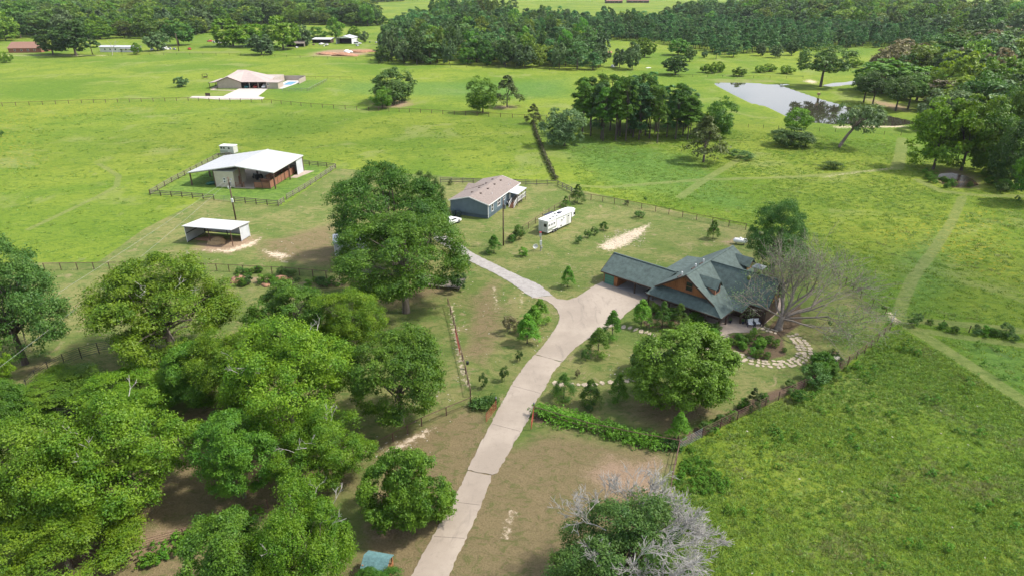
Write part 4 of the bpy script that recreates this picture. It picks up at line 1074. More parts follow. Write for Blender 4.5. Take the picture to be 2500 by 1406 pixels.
def scatter_nodes(name, src, pts):
    """stuff: one object that sets copies of src on its points"""
    me = bpy.data.meshes.new(name); me.from_pydata([(p[0], p[1], p[5] if len(p) > 5 else 0) for p in pts], [], [])
    a = me.attributes.new('size', 'FLOAT_VECTOR', 'POINT'); a.data.foreach_set('vector', [x for p in pts for x in (p[2], p[2], p[3])])
    b = me.attributes.new('turn', 'FLOAT_VECTOR', 'POINT'); b.data.foreach_set('vector', [x for p in pts for x in (0, 0, p[4])])
    o = link(name, me)
    ng = bpy.data.node_groups.new(name, 'GeometryNodeTree')
    ng.interface.new_socket('Geometry', in_out='INPUT', socket_type='NodeSocketGeometry')
    ng.interface.new_socket('Geometry', in_out='OUTPUT', socket_type='NodeSocketGeometry')
    n = ng.nodes; l = ng.links
    gi = n.new('NodeGroupInput'); go = n.new('NodeGroupOutput')
    ip = n.new('GeometryNodeInstanceOnPoints'); oi = n.new('GeometryNodeObjectInfo'); oi.inputs['Object'].default_value = src
    oi.transform_space = 'ORIGINAL'
    tg = n.new('GeometryNodeMeshToPoints')
    na = n.new('GeometryNodeInputNamedAttribute'); na.data_type = 'FLOAT_VECTOR'; na.inputs['Name'].default_value = 'size'
    nb = n.new('GeometryNodeInputNamedAttribute'); nb.data_type = 'FLOAT_VECTOR'; nb.inputs['Name'].default_value = 'turn'
    oi.inputs['As Instance'].default_value = True
    l.new(gi.outputs[0], tg.inputs[0]); l.new(tg.outputs[0], ip.inputs['Points']); l.new(oi.outputs['Geometry'], ip.inputs['Instance'])
    l.new(na.outputs['Attribute'], ip.inputs['Scale'])
    er = n.new('FunctionNodeEulerToRotation'); l.new(nb.outputs['Attribute'], er.inputs[0]); l.new(er.outputs[0], ip.inputs['Rotation'])
    l.new(ip.outputs[0], go.inputs[0])
    md = o.modifiers.new('scatter', 'NODES'); md.node_group = ng
    tag(o, kind='stuff')
    return o
for k, v in rest.items():
    src = PROTO[k].get('first') or T[0]
    o = scatter_nodes('distant_' + ('pine_wood' if 'pine' in k else 'wood'), src, v)
    tag(o, 'mass of far-off trees filling the woods towards the horizon', 'woods')

# ------------------------------------------------------------------ buildings
def window(T, x, y, z, w, h, axis='u', out=-1, frame='white', bars=1, name='window', d=0.08):
    """window whose middle is at x,y,z; axis = the wall's direction, out = side it faces"""
    f = MB(); g = MB(); t = 0.09
    def bx(mb, a0, a1, z0, z1, d0, d1):
        lo, hi = sorted((d0 * out, d1 * out))
        if axis == 'u': mb.box(x + a0, x + a1, y + lo, y + hi, z0, z1)
        else: mb.box(x + lo, x + hi, y + a0, y + a1, z0, z1)
    bx(f, -w / 2 - t, w / 2 + t, z + h / 2, z + h / 2 + t, 0, d); bx(f, -w / 2 - t, w / 2 + t, z - h / 2 - t, z - h / 2, 0, d)
    bx(f, -w / 2 - t, -w / 2, z - h / 2, z + h / 2, 0, d); bx(f, w / 2, w / 2 + t, z - h / 2, z + h / 2, 0, d)
    if bars: bx(f, -w / 2, w / 2, z - 0.03, z + 0.03, 0, d * 0.9)
    if w > 1.2: bx(f, -0.04, 0.04, z - h / 2, z + h / 2, 0, d * 0.8)
    o = f.obj(name, M[frame], T)
    bx(g, -w / 2, w / 2, z - h / 2, z + h / 2, 0.005, 0.03)
    g.obj('pane', M['glass'], o)
    return o

# --- the green-roofed house
GH_A = -42.2
H = thing('timber_house', 'timber house with dark green shingle roof, wide porch and attached carport', 'house', (20.26, 89.33, 0), radians(GH_A))
RZ, RU, P1 = 6.5, 5.26, 0.67
def zr(u): return RZ - P1 * abs(u - RU)
VF, VB = 1.9, 17.4
r = MB()
r.slab([(RU, VF, RZ), (RU, VB, RZ), (11.9, VB, zr(11.9)), (11.9, .93, zr(11.9)), (10.27, VF, zr(10.27))], .16)      # right slope down to the porch eave
o = r.obj('roof', M['shingle_green'], H)
r = MB(); r.slab([(RU, VF, RZ + .005), (0.4, VF, zr(.4)), (0.4, VB, zr(.4)), (RU, VB, RZ + .005)], .16); r.obj('roof', M['shingle_green'], H)
r = MB(); r.slab([(0.9, 8.4, zr(.9) + .0), (0.9, 15.9, zr(.9)), (-1.75, 15.9, 3.22), (-1.75, 8.4, 3.22)], .14); r.obj('wing_roof', M['shingle_green'], H)
r = MB(); r.slab([(-.45, .93, 2.05), (11.87, .93, 2.07), (10.25, 1.95, 3.13), (9.9, 3.05, 3.2), (0.35, 3.05, 3.2), (-.2, 1.9, 2.6)], .14); r.obj('porch_roof', M['shingle_green'], H)
XR, XZ = 9.35, 6.49                                                                           # cross gable
def zx(v): return XZ - 1.12 * abs(v - XR)
r = MB()
r.slab([(RU + .05, XR, XZ), (16.3, XR, XZ), (16.3, 6.2, zx(6.2)), (10.2, 6.2, zx(6.2))], .16); r.obj('cross_roof', M['shingle_green'], H)
r = MB(); r.slab([(16.3, XR, XZ - .003), (RU + .05, XR, XZ - .003), (10.2, 12.5, zx(12.5)), (16.3, 12.5, zx(12.5))], .16); r.obj('cross_roof', M['shingle_green'], H)
r = MB(); r.slab([(10.1, 6.22, zx(6.2) - .01), (13.6, 6.22, zx(6.2) - .01), (13.25, 4.8, 2.0), (11.3, 4.8, 2.0)], .13); r.obj('porch_roof', M['shingle_green'], H)
cap = MB()
cap.beam((RU, VF - .02, RZ + .02), (RU, VB, RZ + .02), .3, .06); cap.beam((RU + .2, XR, XZ + .02), (16.3, XR, XZ + .02), .28, .06)
cap.beam((10.27, VF, zr(10.27) + .02), (11.9, .93, 2.07), .22, .05)
cap.obj('ridge_cap', M['shingle_green'], H)
f = MB(); f.beam((RU, VF - .04, RZ - .14), (0.4, VF - .04, zr(.4) - .14), .06, .24); f.beam((RU, VF - .04, RZ - .14), (10.27, VF - .04, zr(10.27) - .14), .06, .24)
f.beam((-.45, .9, 1.96), (11.9, .9, 1.98), .05, .18); f.beam((11.93, .93, 1.98), (11.93, 4.8, 1.98), .05, .18); f.beam((11.9, 4.76, 1.93), (13.27, 4.76, 1.93), .05, .16)
f.beam((13.28, 4.8, 1.93), (13.63, 6.2, 2.85), .05, .16); f.beam((13.6, 6.16, 2.85), (16.3, 6.16, 2.85), .05, .18); f.beam((16.33, 6.2, 2.85), (16.33, XR, XZ - .1), .06, .2)
f.obj('fascia', M['wood_dark'], H)
w = MB(); VW = 2.95
w.slab([(RU, VW, RZ - .2), (0.9, VW, 3.3), (0.9, VW, 2.9), (9.75, VW, 2.9), (9.75, VW, 3.3)], .12, dirv=(0, 1, 0)); w.obj('gable_wall', M['wood_brown'], H)
b = MB()
for k in range(28):                                                                            # battens, proud of the boards
    u = 1.2 + k * 0.31; top = min(RZ - P1 * abs(u - RU) - .22, RZ)
    if top > 3.25: b.box(u - .03, u + .03, VW - .035, VW, 2.95, top)
b.obj('batten', M['cedar'], H)
window(H, RU + .25, VW - .02, 4.35, 1.0, 1.35, 'u', -1, 'wood_stall')
w = MB(); w.box(0.6, 10.2, 3.9, 16.8, 0, 3.0); w.box(10.2, 15.7, 6.9, 12.0, 0, 2.9); w.box(-1.2, .6, 8.8, 15.5, 0, 3.0); w.obj('wall', M['wood_dark'], H)
for u in (2.2, 4.4, 6.9, 8.9): window(H, u, 3.88, 1.45, 1.0, 1.3, 'u', -1, 'wood_stall', d=.05)
w = MB(); w.slab([(15.72, XR, XZ - .25), (15.72, 6.75, 2.85), (15.72, 11.95, 2.85)], .1, dirv=(-1, 0, 0)); w.obj('gable_wall', M['wood_brown'], H)
w = MB(); w.slab([(RU, 16.85, RZ - .25), (.9, 16.85, 3), (9.9, 16.85, 3)], .1, dirv=(0, 1, 0)); w.obj('gable_wall', M['wood_brown'], H)
# dormer looking right
w = MB(); w.slab([(9.2, 3.7, 3.8), (9.2, 5.4, 3.8), (9.2, 5.4, 5.0), (9.2, 4.55, 5.85), (9.2, 3.7, 5.0)], .1, dirv=(-1, 0, 0))
w.slab([(9.19, 3.7, 3.75), (9.19, 3.7, 5.02), (7.3, 3.7, 5.02), (7.3, 3.7, 5.0)], .08, dirv=(0, 1, 0)); w.slab([(9.19, 5.32, 3.75), (9.19, 5.32, 5.02), (7.3, 5.32, 5.02), (7.3, 5.32, 5.0)], .08, dirv=(0, 1, 0))
D = w.obj('dormer', M['wood_stall'], H)
w = MB(); w.slab([(9.5, 4.55, 6.02), (6.1, 4.55, 6.02), (7.6, 3.5, 4.98), (9.5, 3.5, 4.82)], .1); w.slab([(9.5, 4.55, 6.02), (9.5, 5.6, 4.82), (7.6, 5.6, 4.98), (6.1, 4.55, 6.02)], .1); w.obj('dormer_roof', M['shingle_green'], D)
w = MB(); w.box(9.2, 9.24, 4.1, 5.0, 4.1, 5.1); w.obj('pane', M['glass'], D)
w = MB(); w.box(8.9, 9.0, 15.0, 17.0, 3.4, 4.9); D = w.obj('dormer', M['wood_stall'], H)
w = MB(); w.slab([(9.4, 16.0, 5.9), (6.4, 16.0, 5.9), (7.6, 14.8, 4.9), (9.4, 14.8, 4.7)], .1); w.slab([(9.4, 16.0, 5.9), (9.4, 17.2, 4.7), (7.6, 17.2, 4.9), (6.4, 16.0, 5.9)], .1); w.obj('dormer_roof', M['shingle_green'], D)
# chimney, vents
c = MB(); c.box(12.1, 13.1, 9.6, 10.6, 5.2, 7.2); ch = c.obj('chimney', M['stone'], H, bevel=.04)
c = MB(); c.box(11.85, 13.35, 9.35, 10.85, 7.2, 7.32); c.slab([(11.8, 9.3, 7.33), (13.4, 9.3, 7.33), (12.6, 10.1, 7.75)], .03); c.slab([(13.4, 9.3, 7.33), (13.4, 10.9, 7.33), (12.6, 10.1, 7.75)], .03); c.slab([(11.8, 10.9, 7.33), (11.8, 9.3, 7.33), (12.6, 10.1, 7.75)], .03); c.slab([(13.4, 10.9, 7.33), (11.8, 10.9, 7.33), (12.6, 10.1, 7.75)], .03); c.obj('chimney_cap', M['steel'], ch)
for u, v in ((3.9, 3.3), (4.2, 6.9), (4.2, 9.4)):
    c = MB(); z = zr(u); c.tube([(u, v, z - .1), (u, v, z + .55)], [.11, .11], 8); vv = c.obj('roof_vent', M['white'], H)
    c = MB(); c.box(u - .16, u + .16, v - 1.1, v - .12, z - .1, z + .08); c.obj('vent_box', M['wood_dark'], vv)
for u, v in ((-.3, 1.6), (3.3, 1.5), (7.0, 1.5), (9.2, 1.5), (11.45, 1.5), (11.6, 3.4), (13.05, 5.15), (15.9, 6.6), (13.6, 6.6)):
    hgt = 2.0 if v < 5 else (2.1 if v < 6 else 2.8)
    c = MB(); c.box(u - .11, u + .11, v - .11, v + .11, 0, hgt); c.obj('porch_post', M['wood_dark'], H, bevel=.015)
# carport
CP = 'carport'
c = MB(); c.slab([(-10.3, 2.95, 2.15), (-.3, 2.95, 2.15), (1.4, 6.5, 4.3), (-10.3, 6.5, 4.3)], .15); c.obj('carport_roof', M['shingle_green'], H)
c = MB(); c.slab([(-10.3, 6.5, 4.297), (1.4, 6.5, 4.297), (-.2, 10.05, 2.15), (-10.3, 10.05, 2.15)], .15); c.obj('carport_roof', M['shingle_green'], H)
c = MB(); c.beam((-10.3, 6.5, 4.33), (1.3, 6.5, 4.33), .28, .06); c.obj('ridge_cap', M['shingle_green'], H)
c = MB(); c.beam((-10.3, 2.92, 2.05), (-.4, 2.92, 2.05), .05, .2); c.beam((-10.33, 2.95, 2.05), (-10.33, 6.5, 4.2), .05, .2); c.beam((-10.33, 10.05, 2.05), (-10.33, 6.5, 4.2), .05, .2); c.obj('fascia', M['wood_dark'], H)
c = MB(); c.box(-9.9, -9.75, 3.35, 9.9, 0, 2.2); c.box(-7.9, -7.25, 3.35, 3.5, 0, 2.2); c.box(-7.4, -7.25, 3.5, 9.9, 0, 2.4); c.box(-9.9, -7.25, 9.75, 9.9, 0, 2.1); c.obj('storage_wall', M['wood_brown'], H)
c = MB(); c.slab([(-9.8, 6.5, 4.0), (-9.8, 3.4, 2.2), (-9.8, 9.8, 2.2)], .1, dirv=(1, 0, 0)); c.obj('gable_wall', M['wood_brown'], H)
c = MB(); c.box(-9.72, -7.95, 3.33, 3.4, 0.02, 2.1); gd = c.obj('garage_door', M['green_door'], H)
c = MB()
for k in range(4): c.box(-9.72, -7.95, 3.318, 3.33, .3 + k * .45, .33 + k * .45)
c.obj('door_groove', M['wood_dark'], gd)
for u, v in ((-3.9, 3.3), (-.5, 3.3), (-3.9, 9.6), (-.5, 9.6), (-7.2, 9.7)):
    c = MB(); c.box(u - .09, u + .09, v - .09, v + .09, 0, 2.1); c.obj('carport_post', M['wood_dark'], H, bevel=.015)
hm = Matrix.Translation((20.26, 89.33, 0)) @ Matrix.Rotation(radians(GH_A), 4, 'Z')
def hpt(u, v, z=0): return tuple(hm @ Vector((u, v, z)))
def fl(pts): return [hpt(*p)[:2] for p in pts]
slabpoly('carport_floor', fl([(-9.9, 3.1), (-.2, 3.1), (1.0, 8.6), (1.0, 10.2), (-9.9, 10.2)]), -.1, .065, plain('grey_concrete', (.26, .245, .24), .85, .1, .6))

# --- cars
def car(name, label, x, y, rz, paint, L=4.7, W=1.78, Hh=1.42, suv=False, group=None):
    t = thing(name, label, 'car', (x, y, 0.02), rz, group)
    r = 0.33
    prof = [(-L/2, .45), (-L/2 + .05, .78), (-L*.30, .92), (-L*.17, Hh - .04), (0.02 * L, Hh), (L*.15, Hh - .06), (L*.30, .95), (L*.46, .80), (L/2, .58), (L/2, .32), (-L/2, .30)]
    if suv: prof = [(-L/2, .5), (-L/2 + .02, 1.0), (-L/2 + .15, Hh - .12), (-L*.3, Hh), (L*.08, Hh), (L*.22, 1.12), (L*.44, 1.0), (L/2, .8), (L/2, .35), (-L/2, .35)]
    mb = MB(); n = len(prof)
    def ring(y, s, cut=0):
        return [(x_, y * (s if z_ > .97 else 1), z_) for x_, z_ in prof]
    A = ring(-W/2, .80); B = ring(W/2, .80)
    A2 = [(x_ * 1.0, y_ * .90, z_ + .0) for x_, y_, z_ in A]; B2 = [(x_, y_ * .90, z_) for x_, y_, z_ in B]
    mb.add(A + B, [tuple(range(n - 1, -1, -1)), tuple(range(n, 2 * n))] + [(i, (i + 1) % n, n + (i + 1) % n, n + i) for i in range(n)])
    body = mb.obj('body', M[paint], t, bevel=.06)
    g = MB(); zt = Hh - .12
    xf0, xf1 = (L*.16, L*.29) if not suv else (L*.10, L*.20)
    xb0, xb1 = (-L*.17, -L*.28) if not suv else (-L/2 + .2, -L/2 + .1)
    g.slab([(xf0, -W*.36, zt + .04), (xf0, W*.36, zt + .04), (xf1, W*.42, 1.0), (xf1, -W*.42, 1.0)], .03, dirv=(-.5, 0, -1)); g.obj('windscreen', M['glass'], t).location = (.045, 0, .03)
    g = MB(); g.slab([(xb0, W*.36, zt + .04), (xb0, -W*.36, zt + .04), (xb1, -W*.42, 1.0), (xb1, W*.42, 1.0)], .03, dirv=(.5, 0, -1)); g.obj('rear_window', M['glass'], t).location = (-.045, 0, .03)
    for s in (-1, 1):
        g = MB(); g.slab([(xb1 + .22, s*W*.45, 1.0), (xf1 - .25, s*W*.45, 1.0), (xf0 - .1, s*W*.415, zt), (xb0 + .12, s*W*.415, zt)], .02, dirv=(0, s, 0)); g.obj('side_window', M['glass'], t).location = (0, s * .012, 0)
        for xx in (-L*.31, L*.31):
            w_ = MB(); w_.tube([(xx, s*(W/2 - .18), r), (xx, s*(W/2 + .015), r)], [r, r], 16); wh = w_.obj('wheel', M['rubber'], t)
            w_ = MB(); w_.tube([(xx, s*(W/2 + .0), r), (xx, s*(W/2 + .03), r)], [r*.6, r*.55], 12); w_.obj('rim', M['steel'], wh)
        l = MB(); l.box(L/2 - .1, L/2 + .02, s*W*.40 - .16, s*W*.40 + .16, .6, .72); l.obj('headlight', M['steel'], t)
        l = MB(); l.box(-L/2 - .015, -L/2 + .1, s*W*.41 - .14, s*W*.41 + .14, .68, .82); l.obj('tail_light', M['red_car'], t)
    return t
car('parked_car', 'white sedan parked on the lawn beside the blue mobile home, half under the oak', -12.5, 126.8, radians(52), 'white_gloss')
x, y, _ = hpt(-1.3, 6.1); car('parked_car', 'dark grey vehicle under the right end of the green-roofed carport', x, y, radians(GH_A - 92), 'dark_car', 4.7, 1.9, 1.7, True)

# --- patio furniture
def patio_chair(u, v, rz, label, g='white-cushioned chairs on the patio'):
    x, y, _ = hpt(u, v)
    t = thing('patio_chair', label, 'chair', (x, y, .06), radians(GH_A) + rz, g)
    MB().box(-.35, .35, -.35, .35, .38, .5).obj('seat', M['cushion'], t, bevel=.03)
    MB().box(-.35, .35, .28, .4, .5, .95).obj('backrest', M['cushion'], t, bevel=.03)
    for s in (-1, 1):
        MB().box(s*.42 - .05, s*.42 + .05, -.35, .38, .55, .62).obj('armrest', M['navy'], t)
        for q in (-.3, .3): MB().box(s*.4 - .04, s*.4 + .04, q - .04, q + .04, 0, .55).obj('leg', M['navy'], t)
patio_chair(14.5, 5.3, .6, 'white-cushioned chair on the patio under the eave, nearest to the camera')
patio_chair(15.1, 6.2, .9, 'white-cushioned chair on the patio, behind the nearer one')
patio_chair(14.0, 6.0, -2.0, 'white-cushioned chair on the patio facing the other two')
x, y, _ = hpt(14.8, 5.85)
t = thing('patio_table', 'low dark table among the white-cushioned patio chairs', 'table', (x, y, .06), 0)
MB().tube([(0, 0, .4), (0, 0, .45)], [.4, .4], 14).obj('tabletop', M['navy'], t); MB().tube([(0, 0, 0), (0, 0, .4)], [.2, .07], 8).obj('pedestal', M['navy'], t)
for u, v, l in ((11.9, 4.3, 'dark pot at the foot of the second porch post from the patio corner'), (13.4, 5.3, 'dark pot at the foot of the patio post beside the chairs')):
    x, y, _ = hpt(u, v); t = thing('flower_pot', l, 'pot', (x, y, .06)); MB().tube([(0, 0, 0), (0, 0, .35)], [.14, .2], 10).obj('pot', M['navy'], t)
    link('leaves', PROTO['shrub1']['crown'], t, (0, 0, .3), None, (.22, .22, .25))

# --- barn
BA = -8.0
Bn = thing('horse_barn', 'open horse barn with white metal gable roof on posts and a cream tack room', 'barn', (-77.5, 154.1, 0), radians(BA))
W_, Dp, ru = 21.4, 15.8, 12.3
zl, zt_, zrr = 3.3, 5.35, 4.15
MB().slab([(-.3, -.5, zl), (ru, -.5, zt_), (ru, Dp + .3, zt_), (-.3, Dp + .3, zl)], .12).obj('roof', M['metal_white_x'], Bn)
MB().slab([(ru, -.5, zt_ - .002), (W_ + .3, -.5, zrr), (W_ + .3, Dp + .3, zrr), (ru, Dp + .3, zt_ - .002)], .12).obj('roof', M['metal_white_x'], Bn)
MB().beam((ru, -.55, zt_ + .03), (ru, Dp + .35, zt_ + .03), .4, .06).obj('ridge_cap', M['offwhite'], Bn)
def broof(u): return zl + (zt_ - zl) * u / ru if u < ru else zt_ - (zt_ - zrr) * (u - ru) / (W_ - ru)
f = MB(); f.beam((-.3, -.52, zl - .1), (ru, -.52, zt_ - .1), .05, .2); f.beam((ru, -.52, zt_ - .1), (W_ + .3, -.52, zrr - .1), .05, .2); f.beam((W_ + .32, -.5, zrr - .1), (W_ + .32, Dp + .3, zrr - .1), .05, .2); f.beam((-.32, -.5, zl - .1), (-.32, Dp + .3, zl - .1), .05, .2)
f.obj('roof_trim', M['offwhite'], Bn)
for u in (0, 6.2, 12.9, W_):
    for v in (0, 7.9, Dp):
        MB().box(u - .12, u + .12, v - .12, v + .12, 0, broof(u) - .12).obj('post', M['rust'], Bn)
for v in (0, 7.9, Dp):
    m = MB(); m.beam((0, v, zl - .25), (ru, v, zt_ - .25), .12, .22); m.beam((ru, v, zt_ - .25), (W_, v, zrr - .25), .12, .22); m.obj('rafter', M['rust'], Bn)
m = MB()
for k in range(19):
    v = -.3 + k * .88; m.beam((-.3, v, zl + .012), (ru, v, zt_ + .012), .05, .03); m.beam((ru, v, zt_ + .012), (W_ + .3, v, zrr + .012), .05, .03)
tag(m.obj('roof_seams', M['offwhite'], Bn), kind='stuff')
m = MB()
m.box(6.3, 11.2, -.12, 0, 0, 3.75); tr = m.obj('tack_room_front', M['metal_cream'], Bn)
MB().box(11.1, 11.2, 0, 5.3, 0, 3.75).obj('tack_room_side', M['metal_cream_y'], Bn)
MB().box(6.3, 6.4, 0, 5.3, 0, 3.75).obj('tack_room_side', M['metal_cream_y'], Bn)
MB().box(6.3, 11.2, 5.2, 5.3, 0, 3.75).obj('tack_room_back', M['metal_cream'], Bn)
MB().box(6.25, 11.3, -.2, 5.3, 3.75, 3.85).obj('tack_room_ceiling', M['offwhite'], Bn)
MB().box(11.2, 11.26, 1.9, 3.0, 0, 2.1).obj('door', M['wood_stall'], Bn)
for z in (1.35, 1.95): window(Bn, 8.75, -.12, z, .42, .42, 'u', -1, 'white', 0)
MB().box(14.0, W_ - .05, Dp - .06, Dp, 0, 4.0).obj('back_wall', M['metal_wall'], Bn)
MB().box(W_ - .04, W_ + .02, 12.2, Dp, 0, 3.9).obj('side_wall', M['metal_wall_y'], Bn)
for z in (1.4, 2.8): MB().box(14, W_ - .06, Dp - .16, Dp - .07, z, z + .12).obj('girt', M['rust'], Bn)
def panel_fence(T, a, b, n, z0=.12, z1=1.45, mat='wood_stall', name='stall_board', boards=5):
    a = Vector(a); b = Vector(b)
    for i in range(n):
        p = a.lerp(b, i / n); q = a.lerp(b, (i + 1) / n - .02 / n); h = (z1 - z0) / boards
        for k in range(boards):
            z = z0 + h * (k + .5)
            MB().beam((p.x, p.y, z), (q.x, q.y, z), .05, h * .86).obj(name, M[mat], T)
        MB().box(p.x - .07, p.x + .07, p.y - .07, p.y + .07, 0, z1 + .06).obj('stall_post', M['rust'], T)
panel_fence(Bn, (16.1, 0), (20.1, 0), 2)
panel_fence(Bn, (20.1, 0), (20.1, 13.6), 7, z1=1.9, boards=5)
panel_fence(Bn, (16.1, 3.2), (20.0, 3.2), 1, boards=3)
panel_fence(Bn, (20.0, 13.6), (16.5, 13.6), 1, boards=4)
panel_fence(Bn, (16.4, 5.5), (16.4, 13.4), 4, z1=1.6, boards=3)
gt = MB(); gt.beam((11.4, -.05, .4), (13.5, -.05, .4), .05); gt.beam((11.4, -.05, .8), (13.5, -.05, .8), .05); gt.beam((11.4, -.05, 1.2), (13.5, -.05, 1.2), .05); gt.beam((11.4, -.05, .4), (13.5, -.05, 1.2), .05); gt.beam((11.4, -.05, 0), (11.4, -.05, 1.3), .08); gt.beam((13.5, -.05, 0), (13.5, -.05, 1.3), .08)
gt.obj('gate', M['wood_stall'], Bn)
bm_ = Matrix.Translation((-77.5, 154.1, 0)) @ Matrix.Rotation(radians(BA), 4, 'Z')
def bpt(u, v, z=0): return tuple(bm_ @ Vector((u, v, z)))
slabpoly('barn_floor', [bpt(*p)[:2] for p in ((11.2, -.6), (16.2, -.6), (16.2, 5), (16.2, 15.9), (5.5, 15.9), (5.5, 5.4), (11.2, 5.4))], -.05, .08, M['concrete'])
slabpoly('barn_apron', [bpt(*p)[:2] for p in ((20.6, 9.5), (22.3, 9.5), (24.0, 16.4), (20.6, 16.4))], -.05, .05, M['concrete'])
def small_tractor(x, y, rz):
    t = thing('small_tractor', 'dark tractor standing in the shade inside the horse barn', 'tractor', (x, y, .08), rz)
    m = MB(); m.box(.1, 1.5, -.35, .35, .6, 1.2); m.obj('bonnet', M['bin'], t, bevel=.06)
    m = MB(); m.box(-.9, .1, -.4, .4, .5, .8); m.obj('chassis', M['rubber'], t, bevel=.03)
    m = MB(); m.box(-.7, -.25, -.25, .25, .8, 1.0); m.box(-.78, -.66, -.25, .25, 1.0, 1.4); m.obj('seat', M['rubber'], t, bevel=.03)
    for s in (-1, 1):
        m = MB(); m.tube([(-.6, s*.42, .62), (-.6, s*.78, .62)], [.62, .62], 16); m.obj('wheel', M['rubber'], t)
        m = MB(); m.tube([(1.15, s*.40, .36), (1.15, s*.62, .36)], [.36, .36], 14); m.obj('wheel', M['rubber'], t)
    m = MB(); m.beam((-.8, -.5, .8), (-.8, -.5, 2.2), .06); m.beam((-.8, .5, .8), (-.8, .5, 2.2), .06); m.beam((-.8, -.5, 2.2), (-.8, .5, 2.2), .06); m.obj('roll_bar', M['rubber'], t)
small_tractor(*bpt(13.2, 7.2)[:2], radians(140))
t = thing('kayak', 'dark green upturned boat lying by the left wall of the tack room', 'boat', (*bpt(4.7, 1.4)[:2], 0), radians(BA + 35))
m = MB(); P_ = [(-1.8, 0, .25), (-1.3, 0, .34), (-.5, 0, .42), (.5, 0, .42), (1.3, 0, .34), (1.8, 0, .25)]; m.tube(P_, [.03, .3, .42, .42, .3, .03], 12)
for i, vv in enumerate(m.v): m.v[i] = (vv[0], vv[1], max(0.02, vv[2]))
m.obj('hull', M['green_kayak'], t, True); MB().beam((-1.6, 0, .5), (1.6, 0, .5), .05, .62 * .3).obj('keel', M['green_kayak'], t)
t = thing('water_trough', 'white tub beside the front right corner of the tack room', 'tub', (*bpt(10.3, -1.2)[:2], 0)); MB().tube([(0, 0, 0), (0, 0, .6)], [.35, .4], 14).obj('tub', M['white'], t); MB().tube([(0, 0, .55), (0, 0, .61)], [.42, .42], 14).obj('rim', M['offwhite'], t)

# --- stock trailer behind the barn
def wheelset(t, xs, y, r=.38, w=.24):
    for x_ in xs:
        for s in (-1, 1):
            yy = y[0] if s < 0 else y[1]
            m = MB(); m.tube([(x_, yy - w/2, r), (x_, yy + w/2, r)], [r, r], 14); wh = m.obj('wheel', M['rubber'], t)
            m = MB(); m.tube([(x_, yy + s*(w/2 - .02), r), (x_, yy + s*(w/2 + .02), r)], [r*.55, r*.5], 10); m.obj('rim', M['steel'], wh)
g = G(561, 377)
t = thing('stock_trailer', 'small pale livestock trailer parked behind the horse barn', 'trailer', (g.x, g.y, 0), radians(BA - 2))
MB().box(-2.1, 2.1, -1.1, 1.1, .5, 2.5).obj('body', M['offwhite'], t, bevel=.06)
MB().box(-2.2, 2.2, -1.2, 1.2, 2.5, 2.62).obj('roof', M['white'], t, bevel=.04)
for u in (-1.55, -.75, .75): MB().box(u - .27, u + .27, -1.13, -1.09, 1.75, 2.2).obj('window', M['glass'], t)
MB().box(-2.1, .3, -1.14, -1.1, .7, 1.3).obj('decal', M['greydec'], t)
wheelset(t, (-.4, .5), (-1.05, 1.05)); MB().beam((2.1, 0, .5), (3.3, 0, .5), .1).obj('hitch', M['steel'], t)

# --- hay shelter
SA = -12.2
Sh = thing('hay_shelter', 'three-sided white metal loafing shed with slanting roof over a hay pile', 'shelter', (-61.9, 116.6, 0), radians(SA))
MB().slab([(-.25, -.35, 3.42), (10.15, -.35, 3.42), (10.15, 5.7, 2.92), (-.25, 5.7, 2.92)], .12).obj('roof', M['metal_white_x'], Sh)
m = MB()
for k in range(12): m.beam((k * .9, -.35, 3.432), (k * .9, 5.7, 2.932), .045, .03)
tag(m.obj('roof_seams', M['offwhite'], Sh), kind='stuff')
MB().box(0, .06, 0, 5.4, .15, 2.8).obj('side_wall', M['metal_wall_y'], Sh)
MB().box(9.8, 9.86, 2.6, 5.4, .15, 2.8).obj('side_wall', M['metal_wall_y'], Sh)
MB().box(0, 9.86, 5.35, 5.41, .35, 2.8).obj('back_wall', M['metal_wall'], Sh)
m = MB(); m.slab([(0, 0, 2.8), (0, 5.4, 2.8), (0, 0, 3.3)], .06, dirv=(1, 0, 0)); m.slab([(9.8, 2.6, 2.8), (9.8, 5.4, 2.8), (9.8, 2.6, 3.1)], .06, dirv=(1, 0, 0)); m.obj('side_wall', M['metal_wall_y'], Sh)
m = MB(); m.box(-.04, .03, -.03, .05, 0, 3.35); m.obj('corner_trim', M['white'], Sh); m = MB(); m.box(9.84, 9.93, 5.4, 5.47, 0, 2.85); m.box(9.86, 9.93, 2.55, 2.63, 0, 2.95); m.obj('corner_trim', M['white'], Sh)
for u in (.1, 5.0, 9.7):
    MB().box(u - .06, u + .06, -.06, .06, 0, 3.3).obj('post', M['rust'], Sh) if u > .2 else None
    MB().box(u - .06, u + .06, 5.22, 5.34, 0, 2.82).obj('post', M['blackpipe'], Sh)
m = MB(); m.box(.07, .16, 0, 5.3, 1.75, 1.87); m.box(.1, 9.8, 5.25, 5.34, 1.75, 1.85); m.box(9.7, 9.79, 2.6, 5.3, 1.75, 1.87); m.box(.1, 9.8, 5.25, 5.33, .3, .42); m.box(.07, .15, 0, 5.3, .05, .17); m.obj('girt', M['blackpipe'], Sh)
sm_ = Matrix.Translation((-61.9, 116.6, 0)) @ Matrix.Rotation(radians(SA), 4, 'Z')
